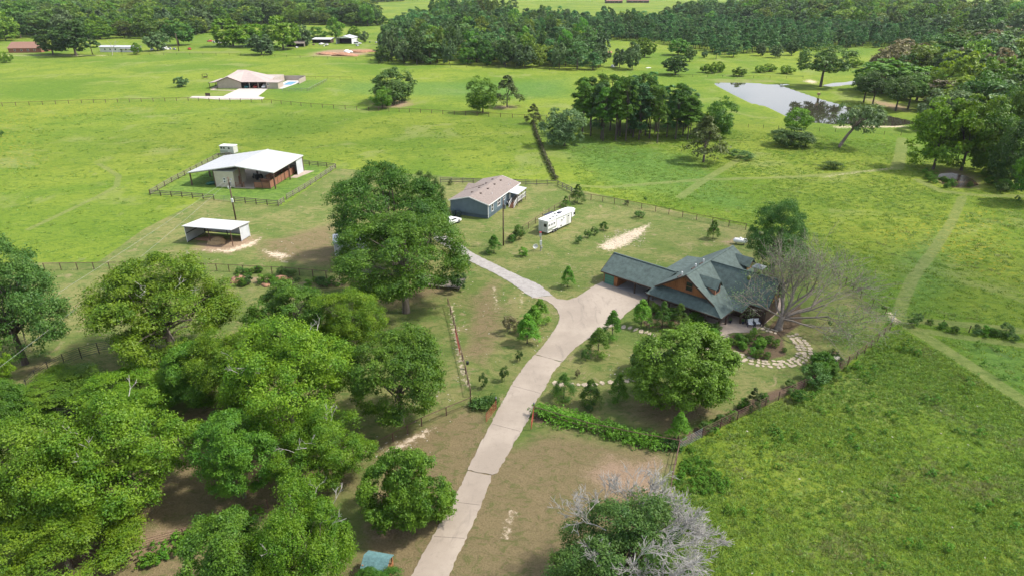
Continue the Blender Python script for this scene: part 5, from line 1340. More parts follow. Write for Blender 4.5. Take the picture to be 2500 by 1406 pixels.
def blob(name, mat, x, y, z, sx, sy, sz, seed, parent=None, amp=.25, sub=3, rz=0, flat=True):
    import bmesh
    bm = bmesh.new(); bmesh.ops.create_icosphere(bm, subdivisions=sub, radius=1)
    rr = random.Random(seed); ph = [rr.uniform(0, 6) for _ in range(9)]
    for v in bm.verts:
        c = v.co.copy(); k = 1 + amp * (sin(2.3*c.x + ph[0]) * sin(2.9*c.y + ph[1]) + .6 * sin(5.1*c.z + ph[2] + 3*c.x) * sin(4.7*c.y + ph[3])) + rr.uniform(-.5, .5) * amp * .25
        v.co = Vector((c.x * sx, c.y * sy, c.z * sz)) * k
        if flat and v.co.z < -.05 * sz: v.co.z = -.05 * sz
    me = bpy.data.meshes.new(name); bm.to_mesh(me); bm.free(); me.materials.append(M[mat]); me.polygons.foreach_set('use_smooth', [True] * len(me.polygons))
    return link(name, me, parent, (x, y, z), (0, 0, rz))
p = sm_ @ Vector((5.6, 1.0, 0))
tag(blob('hay_pile', 'hay', p.x, p.y, 0, 1.75, 1.4, .95, 4, amp=.14, sub=4), 'round heap of loose hay under the white three-sided shelter', 'hay')
p = sm_ @ Vector((3.0, 2.6, 0)); blob_ = blob('hay_litter', 'dirt_red', p.x, p.y, 0, 2.4, 1.3, .22, 9, amp=.3); tag(blob_, 'low spread of trampled old hay and muck left of the hay heap', 'hay')

# --- blue mobile home
Mh = thing('mobile_home', 'slate blue double-wide mobile home with grey-brown shingle roof and front deck', 'mobile home', (-5.0, 129.7, 0), radians(67.3))
MB().box(.15, 17.0, 0, .08, .75, 3.15).obj('side_wall', M['siding_blue_x'], Mh)
MB().box(.15, 17.0, 8.72, 8.8, .75, 3.15).obj('side_wall', M['siding_blue_x'], Mh)
m = MB(); m.box(.1, .18, 0, 8.8, .75, 3.15); m.slab([(.1, 0, 3.15), (.1, 4.3, 4.2), (.1, 8.8, 3.15)], .08, dirv=(1, 0, 0)); m.obj('end_wall', M['siding_blue'], Mh)
m = MB(); m.box(16.95, 17.05, 0, 8.8, .75, 3.15); m.slab([(16.95, 0, 3.15), (16.95, 4.3, 4.2), (16.95, 8.8, 3.15)], .1, dirv=(1, 0, 0)); m.obj('end_wall', M['siding_blue'], Mh)
MB().box(.22, 16.9, .1, 8.7, 0, .76).obj('skirting', M['skirt'], Mh)
MB().slab([(-.15, -.3, 3.15), (17.3, -.3, 3.15), (17.3, 4.3, 4.42), (-.15, 4.3, 4.42)], .12).obj('roof', M['shingle_brown'], Mh)
MB().slab([(-.15, 9.1, 3.15), (-.15, 4.3, 4.418), (17.3, 4.3, 4.418), (17.3, 9.1, 3.15)], .12).obj('roof', M['shingle_brown'], Mh)
MB().slab([(7.2, 9.15, 3.2), (9.6, 9.15, 4.15), (9.6, 5.2, 4.35), (7.4, 8.0, 3.5)], .1).obj('roof', M['shingle_brown'], Mh)
MB().slab([(9.6, 9.15, 4.148), (12.0, 9.15, 3.2), (11.8, 8.0, 3.5), (9.6, 5.2, 4.348)], .1).obj('roof', M['shingle_brown'], Mh)
m = MB(); m.slab([(7.5, 8.85, 3.1), (11.7, 8.85, 3.1), (9.6, 8.85, 4.0)], .06, dirv=(0, 1, 0)); m.obj('gable_wall', M['siding_blue_x'], Mh)
m = MB(); m.beam((-.17, -.32, 3.05), (17.32, -.32, 3.05), .05, .2); m.beam((-.17, -.3, 3.06), (-.17, 4.3, 4.32), .05, .2); m.beam((-.17, 9.1, 3.06), (-.17, 4.3, 4.32), .05, .2); m.beam((17.32, -.3, 3.06), (17.32, 4.3, 4.32), .05, .2); m.box(.08, .2, -.04, .06, .3, 3.1); m.obj('trim', M['white'], Mh)
for u in (3.6, 7.2, 10.8, 14.2):
    for v in (3.3, 5.3):
        z = 4.42 - abs(v - 4.3) * .27
        m = MB(); m.box(u - .2, u + .2, v - .2, v + .2, z - .05, z + .14); m.obj('roof_vent', M['wood_dark'], Mh)
for u, v in ((5.5, 1.5), (13.5, 1.0), (14.6, 1.0)): m = MB(); z = 3.2 + (v + .3) * .276; m.tube([(u, v, z - .1), (u, v, z + .3)], [.06, .06], 6); m.obj('roof_pipe', M['white'], Mh)
window(Mh, 2.1, -.02, 1.95, .8, 1.5, 'u'); window(Mh, 5.5, -.02, 2.05, 1.5, 1.4, 'u'); window(Mh, 8.3, -.02, 2.3, 1.0, .95, 'u')
MB().box(11.2, 12.1, -.05, 0, .95, 2.95).obj('door', M['white'], Mh)
# deck with white roof
MB().slab([(10.3, .1, 3.0), (15.6, .1, 3.0), (15.6, -2.5, 2.72), (10.3, -2.5, 2.72)], .08).obj('deck_roof', M['metal_white'], Mh)
MB().box(10.3, 15.4, -2.4, -.05, .78, .9).obj('deck', M['wood_fence'], Mh)
for u, v in ((10.4, -2.35), (13, -2.35), (15.35, -2.35)): MB().box(u - .06, u + .06, v - .06, v + .06, 0, 2.7).obj('deck_post', M['wood_fence'], Mh)
def railing(T, a, b, n, name='railing', mat='white'):
    a = Vector(a); b = Vector(b); m = MB(); m.beam(a + Vector((0, 0, .95)), b + Vector((0, 0, .95)), .07); m.beam(a + Vector((0, 0, .12)), b + Vector((0, 0, .12)), .05)
    for i in range(n + 1): p = a.lerp(b, i / n); m.beam(p + Vector((0, 0, .1)), p + Vector((0, 0, .95)), .04)
    return m.obj(name, M[mat], T)
railing(Mh, (10.6, -2.35, .9), (15.35, -2.35, .9), 18); railing(Mh, (15.35, -2.35, .9), (15.35, -.1, .9), 9)
for k in range(6):
    z = .9 - (k + 1) * .15; u = 10.3 - k * .3
    MB().box(u - .32, u, -2.25, -1.1, z - .05, z).obj('step', M['wood_stall'], Mh)
    MB().box(u - .03, u, -2.2, -1.15, z, z + .13).obj('riser', M['wood_dark'], Mh)
railing(Mh, (10.3, -2.28, .85), (8.5, -2.28, .0), 7, 'stair_rail'); railing(Mh, (10.3, -1.07, .85), (8.5, -1.07, .0), 7, 'stair_rail')
mm_ = Matrix.Translation((-5.0, 129.7, 0)) @ Matrix.Rotation(radians(67.3), 4, 'Z')
def mpt(u, v, z=0): return tuple(mm_ @ Vector((u, v, z)))
for u, v, l in ((-.9, 7.5, 'dark wheeled bin by the blue mobile home wall, farther left'), (-.9, 6.3, 'dark wheeled bin by the blue mobile home wall, nearer its middle')):
    x, y, _ = mpt(u, v); t = thing('wheelie_bin', l, 'bin', (x, y, 0), radians(67 + 8), 'bins beside the blue mobile home')
    MB().slab([(-.36, -.36, 1.1), (.36, -.36, 1.1), (.36, .36, 1.1), (-.36, .36, 1.1)], 1.04).obj('body', M['bin'], t, bevel=.04)
    MB().box(-.4, .4, -.4, .44, 1.1, 1.18).obj('lid', M['bin'], t, bevel=.03)
    m = MB(); m.tube([(-.3, .34, .12), (.3, .34, .12)], [.12, .12], 8); m.obj('wheel', M['rubber'], t)

# --- horse trailer with living quarters
Tr = thing('horse_trailer', 'long white gooseneck horse trailer parked on the lawn by the fence', 'trailer', (7.0, 120.3, 0), radians(50.5))
MB().box(0, 8.0, 0, 2.3, .42, 2.75).obj('body', M['white'], Tr, bevel=.07)
m = MB(); m.slab([(8.0, 0, 2.75), (9.5, .25, 2.75), (9.95, .8, 2.7), (9.95, 1.5, 2.7), (9.5, 2.05, 2.75), (8.0, 2.3, 2.75)], 1.25); m.obj('gooseneck', M['white'], Tr, bevel=.05)
m = MB(); m.slab([(-.12, -.08, 2.9), (8.1, -.08, 2.9), (9.6, .18, 2.9), (10.05, .8, 2.86), (10.05, 1.5, 2.86), (9.6, 2.12, 2.9), (8.1, 2.38, 2.9), (-.12, 2.38, 2.9)], .14); m.obj('roof', M['white'], Tr, bevel=.04)
MB().box(2.9, 8.0, -.03, -.003, 2.55, 2.62).obj('trim_strip', M['greydec'], Tr); MB().box(.1, 2.7, -.02, -.003, .75, 1.25).obj('decal', M['greydec'], Tr)
for u in (.45, 1.25, 2.05): window(Tr, u, -.002, 1.95, .42, .32, 'u', -1, 'white', 0, 'window', .04)
window(Tr, 4.6, -.002, 1.9, .35, .35, 'u', -1, 'white', 0, 'window', .04); window(Tr, 5.3, -.002, 2.2, .25, .25, 'u', -1, 'white', 0, 'window', .04); window(Tr, 6.9, -.002, 2.2, .4, .35, 'u', -1, 'white', 0, 'window', .04)
MB().box(2.75, 2.8, -.03, -.002, .5, 2.6).obj('door_edge', M['steel'], Tr); MB().box(7.9, 8.02, -.04, -.002, .6, 2.6).obj('door_edge', M['blackpipe'], Tr)
MB().box(6.3, 7.3, -.025, -.003, .6, 2.45).obj('door', M['offwhite'], Tr); MB().box(4.2, 4.6, -.03, -.003, .65, .9).obj('hatch', M['blackpipe'], Tr)
MB().box(8.9, 9.5, .12, .2, 1.8, 2.3).obj('window', M['glass'], Tr)
MB().box(-.03, -.002, .15, 1.1, .5, 2.5).obj('rear_door', M['offwhite'], Tr); MB().box(-.05, -.03, .3, .95, 1.6, 2.2).obj('window', M['glass'], Tr); MB().box(-.03, -.002, 1.25, 2.15, .5, 2.5).obj('rear_door', M['offwhite'], Tr)
for u, v in ((4.3, 1.5), (6.2, 1.3), (2.6, .7), (3.7, .6), (1.4, .5)): MB().box(u - .16, u + .16, v - .16, v + .16, 2.9, 3.0).obj('roof_vent', M['blackpipe'], Tr)
MB().box(4.9, 5.7, .9, 1.5, 2.9, 3.15).obj('air_conditioner', M['navy'], Tr, bevel=.05)
m = MB(); m.beam((.2, .3, 3.05), (1.5, .3, 3.05), .05); m.beam((.2, 1.6, 3.05), (1.5, 1.6, 3.05), .05); m.beam((.2, .3, 3.05), (.2, 1.6, 3.05), .05); m.beam((1.5, .3, 3.05), (1.5, 1.6, 3.05), .05)
for a in (.2, 1.5):
    for b_ in (.3, 1.6): m.beam((a, b_, 2.88), (a, b_, 3.05), .04)
m.obj('hay_rack', M['steel'], Tr)
MB().slab([(2.9, 2.35, 2.75), (5.8, 2.35, 2.75), (5.8, 3.5, 2.65), (2.9, 3.5, 2.65)], .04).obj('awning', M['navy'], Tr)
wheelset(Tr, (1.95, 2.8), (.08, 2.22), .38, .26)
m = MB(); m.box(1.45, 3.3, -.16, .0, .8, .86); m.box(1.45, 1.5, -.16, 0, .5, .8); m.box(3.25, 3.3, -.16, 0, .5, .8); m.obj('mudguard', M['white'], Tr)
MB().beam((9.4, 1.15, 1.5), (9.4, 1.15, .1), .12).obj('jack', M['steel'], Tr); MB().beam((7.7, .3, .42), (7.7, .3, 0), .1).obj('jack', M['steel'], Tr)

# --- poles, wires, dish, tank
def pole(px, py, top, label, r_=.16, cat='pole', extras=True):
    g = G(px, py); h = height_at(g.x, g.y, top)
    t = thing('utility_pole', label, cat, (g.x, g.y, 0))
    m = MB(); m.tube([(0, 0, -.3), (0, 0, h)], [r_, r_ * .72], 10); m.obj('shaft', M['wood_pole'], t, True)
    if extras:
        m = MB(); m.tube([(.32, 0, h * .80), (.32, 0, h * .80 + .85)], [.2, .2], 10); m.obj('transformer', M['steel'], t)
        m = MB(); m.beam((0, 0, h - .5), (.7, -.3, h - .3), .05); m.tube([(.7, -.3, h - .5), (.7, -.3, h - .25)], [.2, .1], 8); m.obj('lamp', M['steel'], t)
    return t, h
pB, hB = pole(576, 537, 433, 'tall wooden utility pole behind the hay shelter, lamp near its top')
m = MB(); m.box(-.1, .3, -.35, -.15, 3.9, 4.7); m.obj('meter_box', M['white'], pB)
pM, hM = pole(1229, 600, 487, 'dark wooden pole on the lawn between the blue mobile home and its drive', .15)
g = G(1320, 613)
t = thing('meter_post', 'short grey post with meter boxes and a red cover beside the horse trailer', 'post', (g.x, g.y, 0))
m = MB(); m.tube([(0, 0, 0), (0, 0, 3.7)], [.11, .09], 8); m.obj('shaft', M['bark_pale'], t)
MB().box(-.2, .2, -.24, -.1, 1.2, 2.1).obj('meter_box', M['white'], t); MB().box(.02, .3, -.2, -.08, .5, .95).obj('meter_box', M['offwhite'], t)
MB().box(-.32, .1, -.2, -.02, 2.9, 3.6).obj('breaker_box', M['offwhite'], t); MB().box(-.34, .12, -.22, 0, 3.6, 3.75).obj('box_cover', M['red_sign'], t)
g = G(1306, 610)
t = thing('satellite_dish', 'white satellite dish on the lawn beside the meter post', 'dish', (g.x, g.y, 0), .3)
m = MB(); m.tube([(0, 0, 0), (0, 0, .7)], [.04, .04], 6); m.obj('mast', M['steel'], t)
m = MB(); n_ = 16; vs = [(0, -.02, .75)] + [(.5 * cos(2*pi*i/n_), -.25 + .12 * 0 + .0, .75 + .45 * sin(2*pi*i/n_)) for i in range(n_)]; m.add(vs, [(0, 1 + i, 1 + (i + 1) % n_) for i in range(n_)]); d = m.obj('dish', M['white'], t); sd_ = d.modifiers.new('thick', 'SOLIDIFY'); sd_.thickness = .03
m = MB(); m.beam((0, -.1, .4), (0, -.75, .7), .03); m.obj('feed_arm', M['steel'], t)
g = G(1806, 597)
t = thing('gas_tank', 'white propane tank on the lawn behind the green-roofed house', 'tank', (g.x, g.y, 0), radians(-14))
m = MB(); m.tube([(-1.3, 0, .75), (-1.18, 0, .75), (-.95, 0, .75), (.95, 0, .75), (1.18, 0, .75), (1.3, 0, .75)], [.08, .34, .48, .48, .34, .08], 18); m.obj('tank', M['white'], t, True)
m = MB(); m.tube([(0, 0, 1.2), (0, 0, 1.38)], [.2, .2], 10); m.obj('dome', M['white'], t)
for s in (-.7, .7): MB().box(s - .08, s + .08, -.35, .35, 0, .4).obj('foot', M['steel'], t)
# service cables from the pole to one beyond the left edge
def cable(name, a, b, sag, label, r_=.018, n_=24):
    a = Vector(a); b = Vector(b); m = MB(); pts = [a.lerp(b, i / n_) - Vector((0, 0, sag * 4 * (i / n_) * (1 - i / n_))) for i in range(n_ + 1)]
    m.tube(pts, [r_] * (n_ + 1), 4); return tag(m.obj(name, M['wire']), label, 'cable')
gp = pB.location
e1 = G(-170, 905, 8.0); e2 = G(-170, 1030, 8.0)
cable('power_cable', (gp.x, gp.y, hB - .3), e1, .7, 'upper left power cable sloping from the pole by the hay shelter', .013)
cable('power_cable', (gp.x, gp.y, hB - .9), G(-120, 985, 7.2), .7, 'lower right power cable sloping from the pole by the hay shelter', .013)

# --- well house / feeder at the bottom edge
g = G(925, 1398); 
t = thing('feed_stand', 'small orange cedar stand with a teal shingled gable roof near the bottom edge', 'stand', (g.x, g.y, 0), radians(-12))
m = MB(); m.slab([(-1.15, -.05, 1.95), (1.15, -.05, 1.95), (1.15, .85, 1.5), (-1.15, .85, 1.5)], .05); m.obj('roof', M['teal_roof'], t)
m = MB(); m.slab([(-1.15, -.05, 1.948), (-1.15, -1.0, 1.35), (1.15, -1.0, 1.35), (1.15, -.05, 1.948)], .05); rf = m.obj('roof', M['teal_roof'], t)
for k in range(5):
    for j in range(8):
        u0 = -1.13 + j * .283; a = -.12 - k * .18; z0 = 1.945 - .63 * (abs(a) - .05)
        MB().slab([(u0, a, z0 + .02), (u0 + .27, a, z0 + .02), (u0 + .27, a - .17, z0 - .09), (u0, a - .17, z0 - .09)], .02).obj('shingle', M['teal_roof'], rf)
for u in (-1, 1):
    for v in (-.75, .7): MB().box(u - .06, u + .06, v - .06, v + .06, 0, 1.55).obj('post', M['cedar'], t)
m = MB(); m.box(-1.05, 1.05, -.75, .7, .55, .62); m.obj('shelf', M['cedar'], t)
for k in range(8): u = -1.0 + k * .28; MB().box(u, u + .2, -.82, -.79, .1, .95).obj('plank', M['cedar'], t)
for k in range(5): v = -.7 + k * .29; MB().box(1.05, 1.08, v, v + .22, .1, .95).obj('plank', M['cedar'], t)

# ------------------------------------------------------------------ fences and gates
def fence(pts, label, spacing=3.0, h=1.35, rails=(1.3,), post='rust', rail='rust', wires=0, pr=.065, rr=.045, name='pipe_fence', square=False, cat='fence', world=None):
    W = [Vector(G2(p)).to_3d() for p in pts] if world is None else [Vector((p[0], p[1], 0)) for p in world]
    o = W[0].copy(); t = thing(name, label, cat, o)
    W = [p - o for p in W]
    m = MB()
    if square: m.box(-pr, pr, -pr, pr, -.2, h)
    else: m.tube([(0, 0, -.2), (0, 0, h)], [pr, pr], 6)
    pm = m.mesh('fence_post', M[post]); c = 0
    wm = MB()
    for i in range(len(W) - 1):
        a, b = W[i], W[i + 1]; L = (b - a).length; n = max(1, round(L / spacing))
        for j in range(n + (1 if i == len(W) - 2 else 0)):
            if c < 295: link('post', pm, t, a.lerp(b, j / n), (0, 0, atan2(b.y - a.y, b.x - a.x))); c += 1
        for z in rails:
            r_ = MB()
            if square: r_.beam(a + Vector((0, 0, z)), b + Vector((0, 0, z)), rr, rr * 3.6)
            else: r_.tube([a + Vector((0, 0, z)), b + Vector((0, 0, z))], [rr, rr], 5)
            if square and n > 1:
                r_ = None
                for j in range(n):
                    p = a.lerp(b, (j + .01) / n); q = a.lerp(b, (j + .99) / n); k = MB(); dz = rng.uniform(-.02, .02)
                    k.beam(p + Vector((0, 0, z + dz)), q + Vector((0, 0, z + rng.uniform(-.02, .02))), rr, rr * 3.6); k.obj('rail', M[rail], t)
            if r_: r_.obj('rail', M[rail], t)
        for k in range(wires):
            z = (k + .5) * (h - .1) / wires; wm.tube([a + Vector((0, 0, z)), b + Vector((0, 0, z))], [.011, .011], 3, cap=False)
    if wires: wm.obj('wire', M['rust'], t)
    return t
def gate(a, b, label, mat='steel', h=1.3, n=6, group=None):
    A_ = Vector(G2(a)).to_3d(); B_ = Vector(G2(b)).to_3d(); d = B_ - A_; L = d.length
    t = thing('gate', label, 'gate', A_, atan2(d.y, d.x), group)
    f = MB(); f.tube([(0, 0, .12), (0, 0, h)], [.035, .035], 6); f.tube([(L, 0, .12), (L, 0, h)], [.035, .035], 6); f.tube([(L/2, 0, .12), (L/2, 0, h)], [.025, .025], 5)
    f.obj('frame', M[mat], t)
    for k in range(n):
        z = .15 + k * (h - .17) / (n - 1); m = MB(); m.tube([(0, 0, z), (L, 0, z)], [.02, .02], 5); m.obj('rail', M[mat], t)
    return t
B3 = (.4, .8, 1.2)
fence([(-60, 263), (200, 253), (460, 247), (640, 251), (760, 262), (900, 271), (1000, 275), (1280, 290), (1335, 292)], 'long pipe and wire fence between the near and middle pastures, passing the tan house', 4.6, 1.4, (1.33,), wires=4, pr=.10, rr=.05)
fence([(1790, 310), (1900, 316), (2000, 321), (2240, 334)], 'dark post and wire fence in front of the pond', 4.5, 1.2, (), post='wood_dark', wires=3, name='wire_fence')
fence([(1301, 302), (1312, 340), (1334, 395), (1357, 443)], 'overgrown cross fence running from the pointed cedar to the board fence', 3.0, 1.4, (1.3,), post='wood_dark', rail='wood_dark', wires=4, name='wire_fence')
fence([(1075, 447), (1130, 448), (1362, 454)], 'weathered three-rail board fence behind the blue mobile home', 2.6, 1.4, B3, 'wood_fence', 'wood_fence', 0, .07, .045, 'board_fence', True)
fence([(1362, 454), (1395, 470), (1415, 484)], 'short board fence turning from the cross fence down to the pipe fence corner', 2.2, 1.3, B3, 'wood_fence', 'wood_fence', 0, .07, .045, 'board_fence', True)
fence([(1415, 484), (1500, 498), (1600, 517), (1700, 538), (1820, 562)], 'rusty pipe fence with netting behind the horse trailer and the sand patch', 3.3, 1.35, (1.3,), wires=7)
fence([(1243, 590), (1290, 558), (1340, 524), (1380, 500), (1400, 483)], 'rusty pipe and wire fence between the blue mobile home and the horse trailer', 2.8, 1.3, (1.27,), wires=6)
fence([(367, 477), (445, 482), (523, 489)], 'front left run of the board fence round the horse barn', 3.2, 1.3, B3, 'wood_dark', 'wood_fence', 0, .07, .045, 'board_fence', True)
fence([(573, 494), (680, 504)], 'front right run of the board fence round the horse barn', 3.0, 1.3, B3, 'wood_dark', 'wood_fence', 0, .07, .045, 'board_fence', True)
fence([(680, 504), (694, 495)], 'short angled board panel at the front corner of the barn paddock', 1.6, 1.3, B3, 'wood_fence', 'wood_fence', 0, .07, .045, 'board_fence', True)
fence([(701, 488), (745, 462), (820, 412)], 'long right-hand board fence of the barn paddock', 3.0, 1.3, B3, 'wood_fence', 'wood_fence', 0, .07, .045, 'board_fence', True)
fence([(820, 412), (735, 402)], 'back board fence of the barn paddock, right of the barn', 3.0, 1.3, B3, 'wood_dark', 'wood_fence', 0, .07, .045, 'board_fence', True)
fence([(367, 477), (420, 446), (534, 386), (566, 383)], 'left-hand board fence of the barn paddock', 3.0, 1.3, B3, 'wood_dark', 'wood_fence', 0, .07, .045, 'board_fence', True)
gate((523, 489), (573, 494), 'pale steel tube gate in the front fence of the barn paddock')
fence([(110, 660), (230, 658), (345, 656), (500, 660), (560, 663), (700, 670), (830, 682), (880, 687)], 'rusty pipe fence below the hay shelter, running behind the grove', 2.6, 1.35, (1.3,), wires=6)
fence([(1094, 745), (1108, 792), (1121, 850), (1137, 912), (1149, 968)], 'pipe fence running down the lawn left of the drive', 2.6, 1.25, (1.22,), wires=5)
gate((1113, 822), (1123, 868), 'narrow red gate in the fence left of the drive', 'redgate')
fence([(1149, 990), (1090, 1014), (1030, 1040), (960, 1078), (880, 1120)], 'pipe fence slanting down left from the gate corner to the grove', 2.4, 1.2, (1.17,), wires=6)
gate((1187, 1031), (1211, 1000), 'open red drive gate on the left side of the concrete drive', 'redgate', 1.25, 5, 'open red gates at the drive')
gate((1297, 1049), (1303, 1014), 'open red drive gate on the right side of the concrete drive', 'redgate', 1.25, 5, 'open red gates at the drive')
fence([(1303, 1014), (1432, 1053), (1560, 1080), (1656, 1097)], 'pipe fence buried in the vine hedge right of the drive', 2.8, 1.3, (1.27, .65), wires=0)
gate((1657, 1098), (1714, 1067), 'grey tube gate at the corner where three pipe fences meet')
fence([(1714, 1067), (1800, 1024), (1900, 977), (1990, 934), (2048, 905)], 'rusty five-rail pipe fence along the mulch bed below the house', 2.6, 1.35, (.25, .5, .75, 1.0, 1.3), rr=.03)
fence([(2048, 905), (2110, 862), (2172, 806)], 'pipe fence behind the bare elm, rising to the open mesh gate', 2.6, 1.35, (1.3, .7), wires=3)
fence([(1960, 614), (2030, 668), (2100, 728), (2160, 772)], 'pipe fence running from the dark oak behind the bare elm', 2.6, 1.35, (1.3,), wires=5)
gate((2172, 803), (2183, 776), 'open pale mesh gate at the sandy gap right of the bare elm')
fence([(1657, 1098), (1641, 1170), (1627, 1268), (1622, 1300)], 'pipe fence running down from the gate corner beside the bright weeds', 2.6, 1.25, (1.22, .6), wires=3)
fence([(180, 1385), (330, 1345), (450, 1312), (560, 1278), (655, 1240)], 'low rail fence glimpsed under the pecans at the bottom left', 3.0, 1.15, (.3, .55, .8, 1.05), rr=.025)
fence([(230, 138), (400, 135), (560, 136), (700, 141), (905, 149)], 'far post and wire fence at the top of the upper pasture', 9, 1.3, (1.2,), post='wood_dark', rail='wood_dark', name='wire_fence', pr=.09)
fence([(1655, 188), (1800, 191), (1960, 193)], 'dark fence line above the pond', 8, 1.2, (1.1,), post='wood_dark', rail='wood_dark', name='wire_fence', pr=.08)
fence([(925, 158), (1100, 164), (1300, 172), (1470, 177)], 'fence along the foot of the middle wood', 9, 1.2, (1.1,), post='wood_dark', rail='wood_dark', name='wire_fence', pr=.08)
fence([(712, 193), (860, 195)], 'green yard fence behind the tan house, right part', 6, 1.2, (1.1,), post='wood_dark', rail='wood_dark', name='wire_fence', pr=.05)
fence([(690, 224), (752, 223), (797, 200)], 'pale netting yard fence right of the tan house', 3, 1.2, (1.15,), post='steel', rail='steel', name='wire_fence', wires=8)
fence([(2238, 786), (2300, 798), (2365, 812)], 'broken post and wire fence along the weedy ditch on the right', 5, 1.2, (), post='wood_dark', wires=2, name='wire_fence')
# the round pen: a ring of black pipe panels
def circ(p, q, r_):
    ax, ay = G2(p); bx, by = G2(q); cx, cy = G2(r_)
    d = 2 * (ax * (by - cy) + bx * (cy - ay) + cx * (ay - by))
    ux = ((ax*ax+ay*ay)*(by-cy) + (bx*bx+by*by)*(cy-ay) + (cx*cx+cy*cy)*(ay-by)) / d
    uy = ((ax*ax+ay*ay)*(cx-bx) + (bx*bx+by*by)*(ax-cx) + (cx*cx+cy*cy)*(bx-ax)) / d
    return ux, uy, math.hypot(ax - ux, ay - uy)
cx, cy, cr = circ((62, 972), (150, 896), (274, 858))
print('round pen', cx, cy, cr)
cr_ = min(cr, 11.0)
if cr > 11.0:
    vx, vy = G2((150, 896)); k = cr_ / math.hypot(vx - cx, vy - cy); cx, cy = vx + (cx - vx) * k, vy + (cy - vy) * k
ring = [(cx + cr_ * cos(a), cy + cr_ * sin(a)) for a in [2 * pi * i / 24 for i in range(25)]]
fence(None, 'round pen of black pipe panels between the grove and the dark oak', 3, 1.75, (.3, .6, .9, 1.2, 1.45, 1.7), 'blackpipe', 'blackpipe', 0, .055, .03, 'round_pen', cat='pen', world=ring)

# ------------------------------------------------------------------ flagstones and loose rocks
def stone_mesh(seed, n=7, th=.07, mat='stone'):
    r = random.Random(seed); m = MB()
    P = [(cos(2*pi*i/n + r.uniform(-.25, .25)) * r.uniform(.42, .55), sin(2*pi*i/n + r.uniform(-.25, .25)) * r.uniform(.42, .55)) for i in range(n)]
    m.slab([(x * .94, y * .94, th) for x, y in P], th + .05)
    return m.mesh('stone', M[mat])
SM = [stone_mesh(i, 5 + i % 3) for i in range(6)]
def stonepath(name, pts, step, w, l, rows=1, seed=1, label=None):
    r = random.Random(seed); t = bpy.data.objects.new(name, None); COL.objects.link(t); t['kind'] = 'structure'
    W = [Vector(G2(p)) for p in pts]; t.location = (W[0].x, W[0].y, 0)
    for i in range(len(W) - 1):
        a, b = W[i], W[i + 1]; L = (b - a).length; n = max(1, round(L / step)); d = (b - a).normalized(); q = Vector((-d.y, d.x))
        for j in range(n):
            for k in range(rows):
                p = a.lerp(b, (j + .5) / n) + q * ((k - (rows - 1) / 2) * w * .98 + r.uniform(-.16, .16) * w) + d * r.uniform(-.14, .14)
                link('stone', r.choice(SM), t, (p.x - W[0].x, p.y - W[0].y, r.uniform(-.02, 0)), (0, 0, atan2(d.y, d.x) + r.uniform(-.2, .2) + (pi if r.random() < .5 else 0)), (l * r.uniform(.6, 1.45), w * r.uniform(.7, 1.35), 1))
stonepath('flagstone_path', [(1345, 936), (1400, 941), (1460, 937), (1520, 931), (1575, 923), (1640, 912), (1690, 900)], .95, 1.0, .8, seed=2)
stonepath('flagstone_path', [(1515, 796), (1545, 802), (1572, 809), (1592, 816)], .85, 1.1, .7, seed=3)
stonepath('flagstone_path', [(1590, 816), (1650, 830), (1700, 845), (1740, 852), (1772, 860)], 1.2, 1.0, .75, seed=4)
stonepath('stone_steps', [(1757, 834), (1776, 816)], .55, 1.3, .5, seed=5)
stonepath('flagstone_walk', [(1772, 861), (1800, 868), (1828, 880), (1870, 889), (1915, 889), (1948, 882), (1966, 866), (1962, 846), (1948, 828), (1930, 815)], .72, .72, .72, 3, seed=6)
stonepath('flagstone_walk', [(1862, 800), (1880, 806), (1900, 812)], .7, .7, .7, 2, seed=7)
def rocks(name, label, regions, n, seed, s=(.08, .35), mat='stone_grey'):
    """pale limestone chips lying in the turf, joined"""
    r = random.Random(seed); V = []; Fc = []
    import bmesh
    ico = bmesh.new(); bmesh.ops.create_icosphere(ico, subdivisions=1, radius=1); base = [v.co.copy() for v in ico.verts]; bf = [[v.index for v in f.verts] for f in ico.faces]; ico.free()
    tot = 0
    while tot < n:
        x0, y0, x1, y1 = r.choice(regions)
        p = G2((r.uniform(x0, x1), r.uniform(y0, y1))); sz = r.uniform(*s) * r.uniform(.5, 1); sx = sz * r.uniform(.8, 2.2); a = r.uniform(0, 3)
        b = len(V)
        for c in base:
            k = r.uniform(.75, 1.15); x = c.x * sx * k; y = c.y * sz * k
            V.append((p[0] + x * cos(a) - y * sin(a), p[1] + x * sin(a) + y * cos(a), c.z * sz * .3 * k + .02))
        Fc += [[b + i for i in f] for f in bf]; tot += 1
    me = bpy.data.meshes.new(name); me.from_pydata(V, [], Fc); me.materials.append(M[mat])
    return tag(link(name, me), label, 'rocks', kind='stuff')
rocks('limestone_chips', 'pale limestone chips lying in the lawn beside the drive', [(1105, 740, 1135, 960), (1180, 690, 1340, 760), (1130, 690, 1230, 900), (1300, 860, 1345, 820), (1290, 780, 1355, 880), (1360, 640, 1460, 720), (1480, 860, 1560, 930)], 130, 3, (.04, .13))
rocks('limestone_chips', 'pale limestone chips in the lawn near the barn, oak and drive bottom', [(600, 560, 830, 650), (680, 590, 720, 630), (900, 1060, 1060, 1120), (1000, 950, 1140, 1060), (1250, 600, 1420, 700), (1330, 470, 1800, 600)], 130, 5, (.04, .13))
rocks('limestone_chips', 'pale stones showing in the right-hand meadow grass', [(1800, 1050, 2500, 1400), (2000, 900, 2400, 1100)], 50, 6, (.04, .13))
rocks('gravel', 'broken white caliche gravel of the bare patch behind the carport', [(1475, 575, 1570, 603), (1500, 560, 1575, 590)], 420, 9, (.04, .16), 'stone')

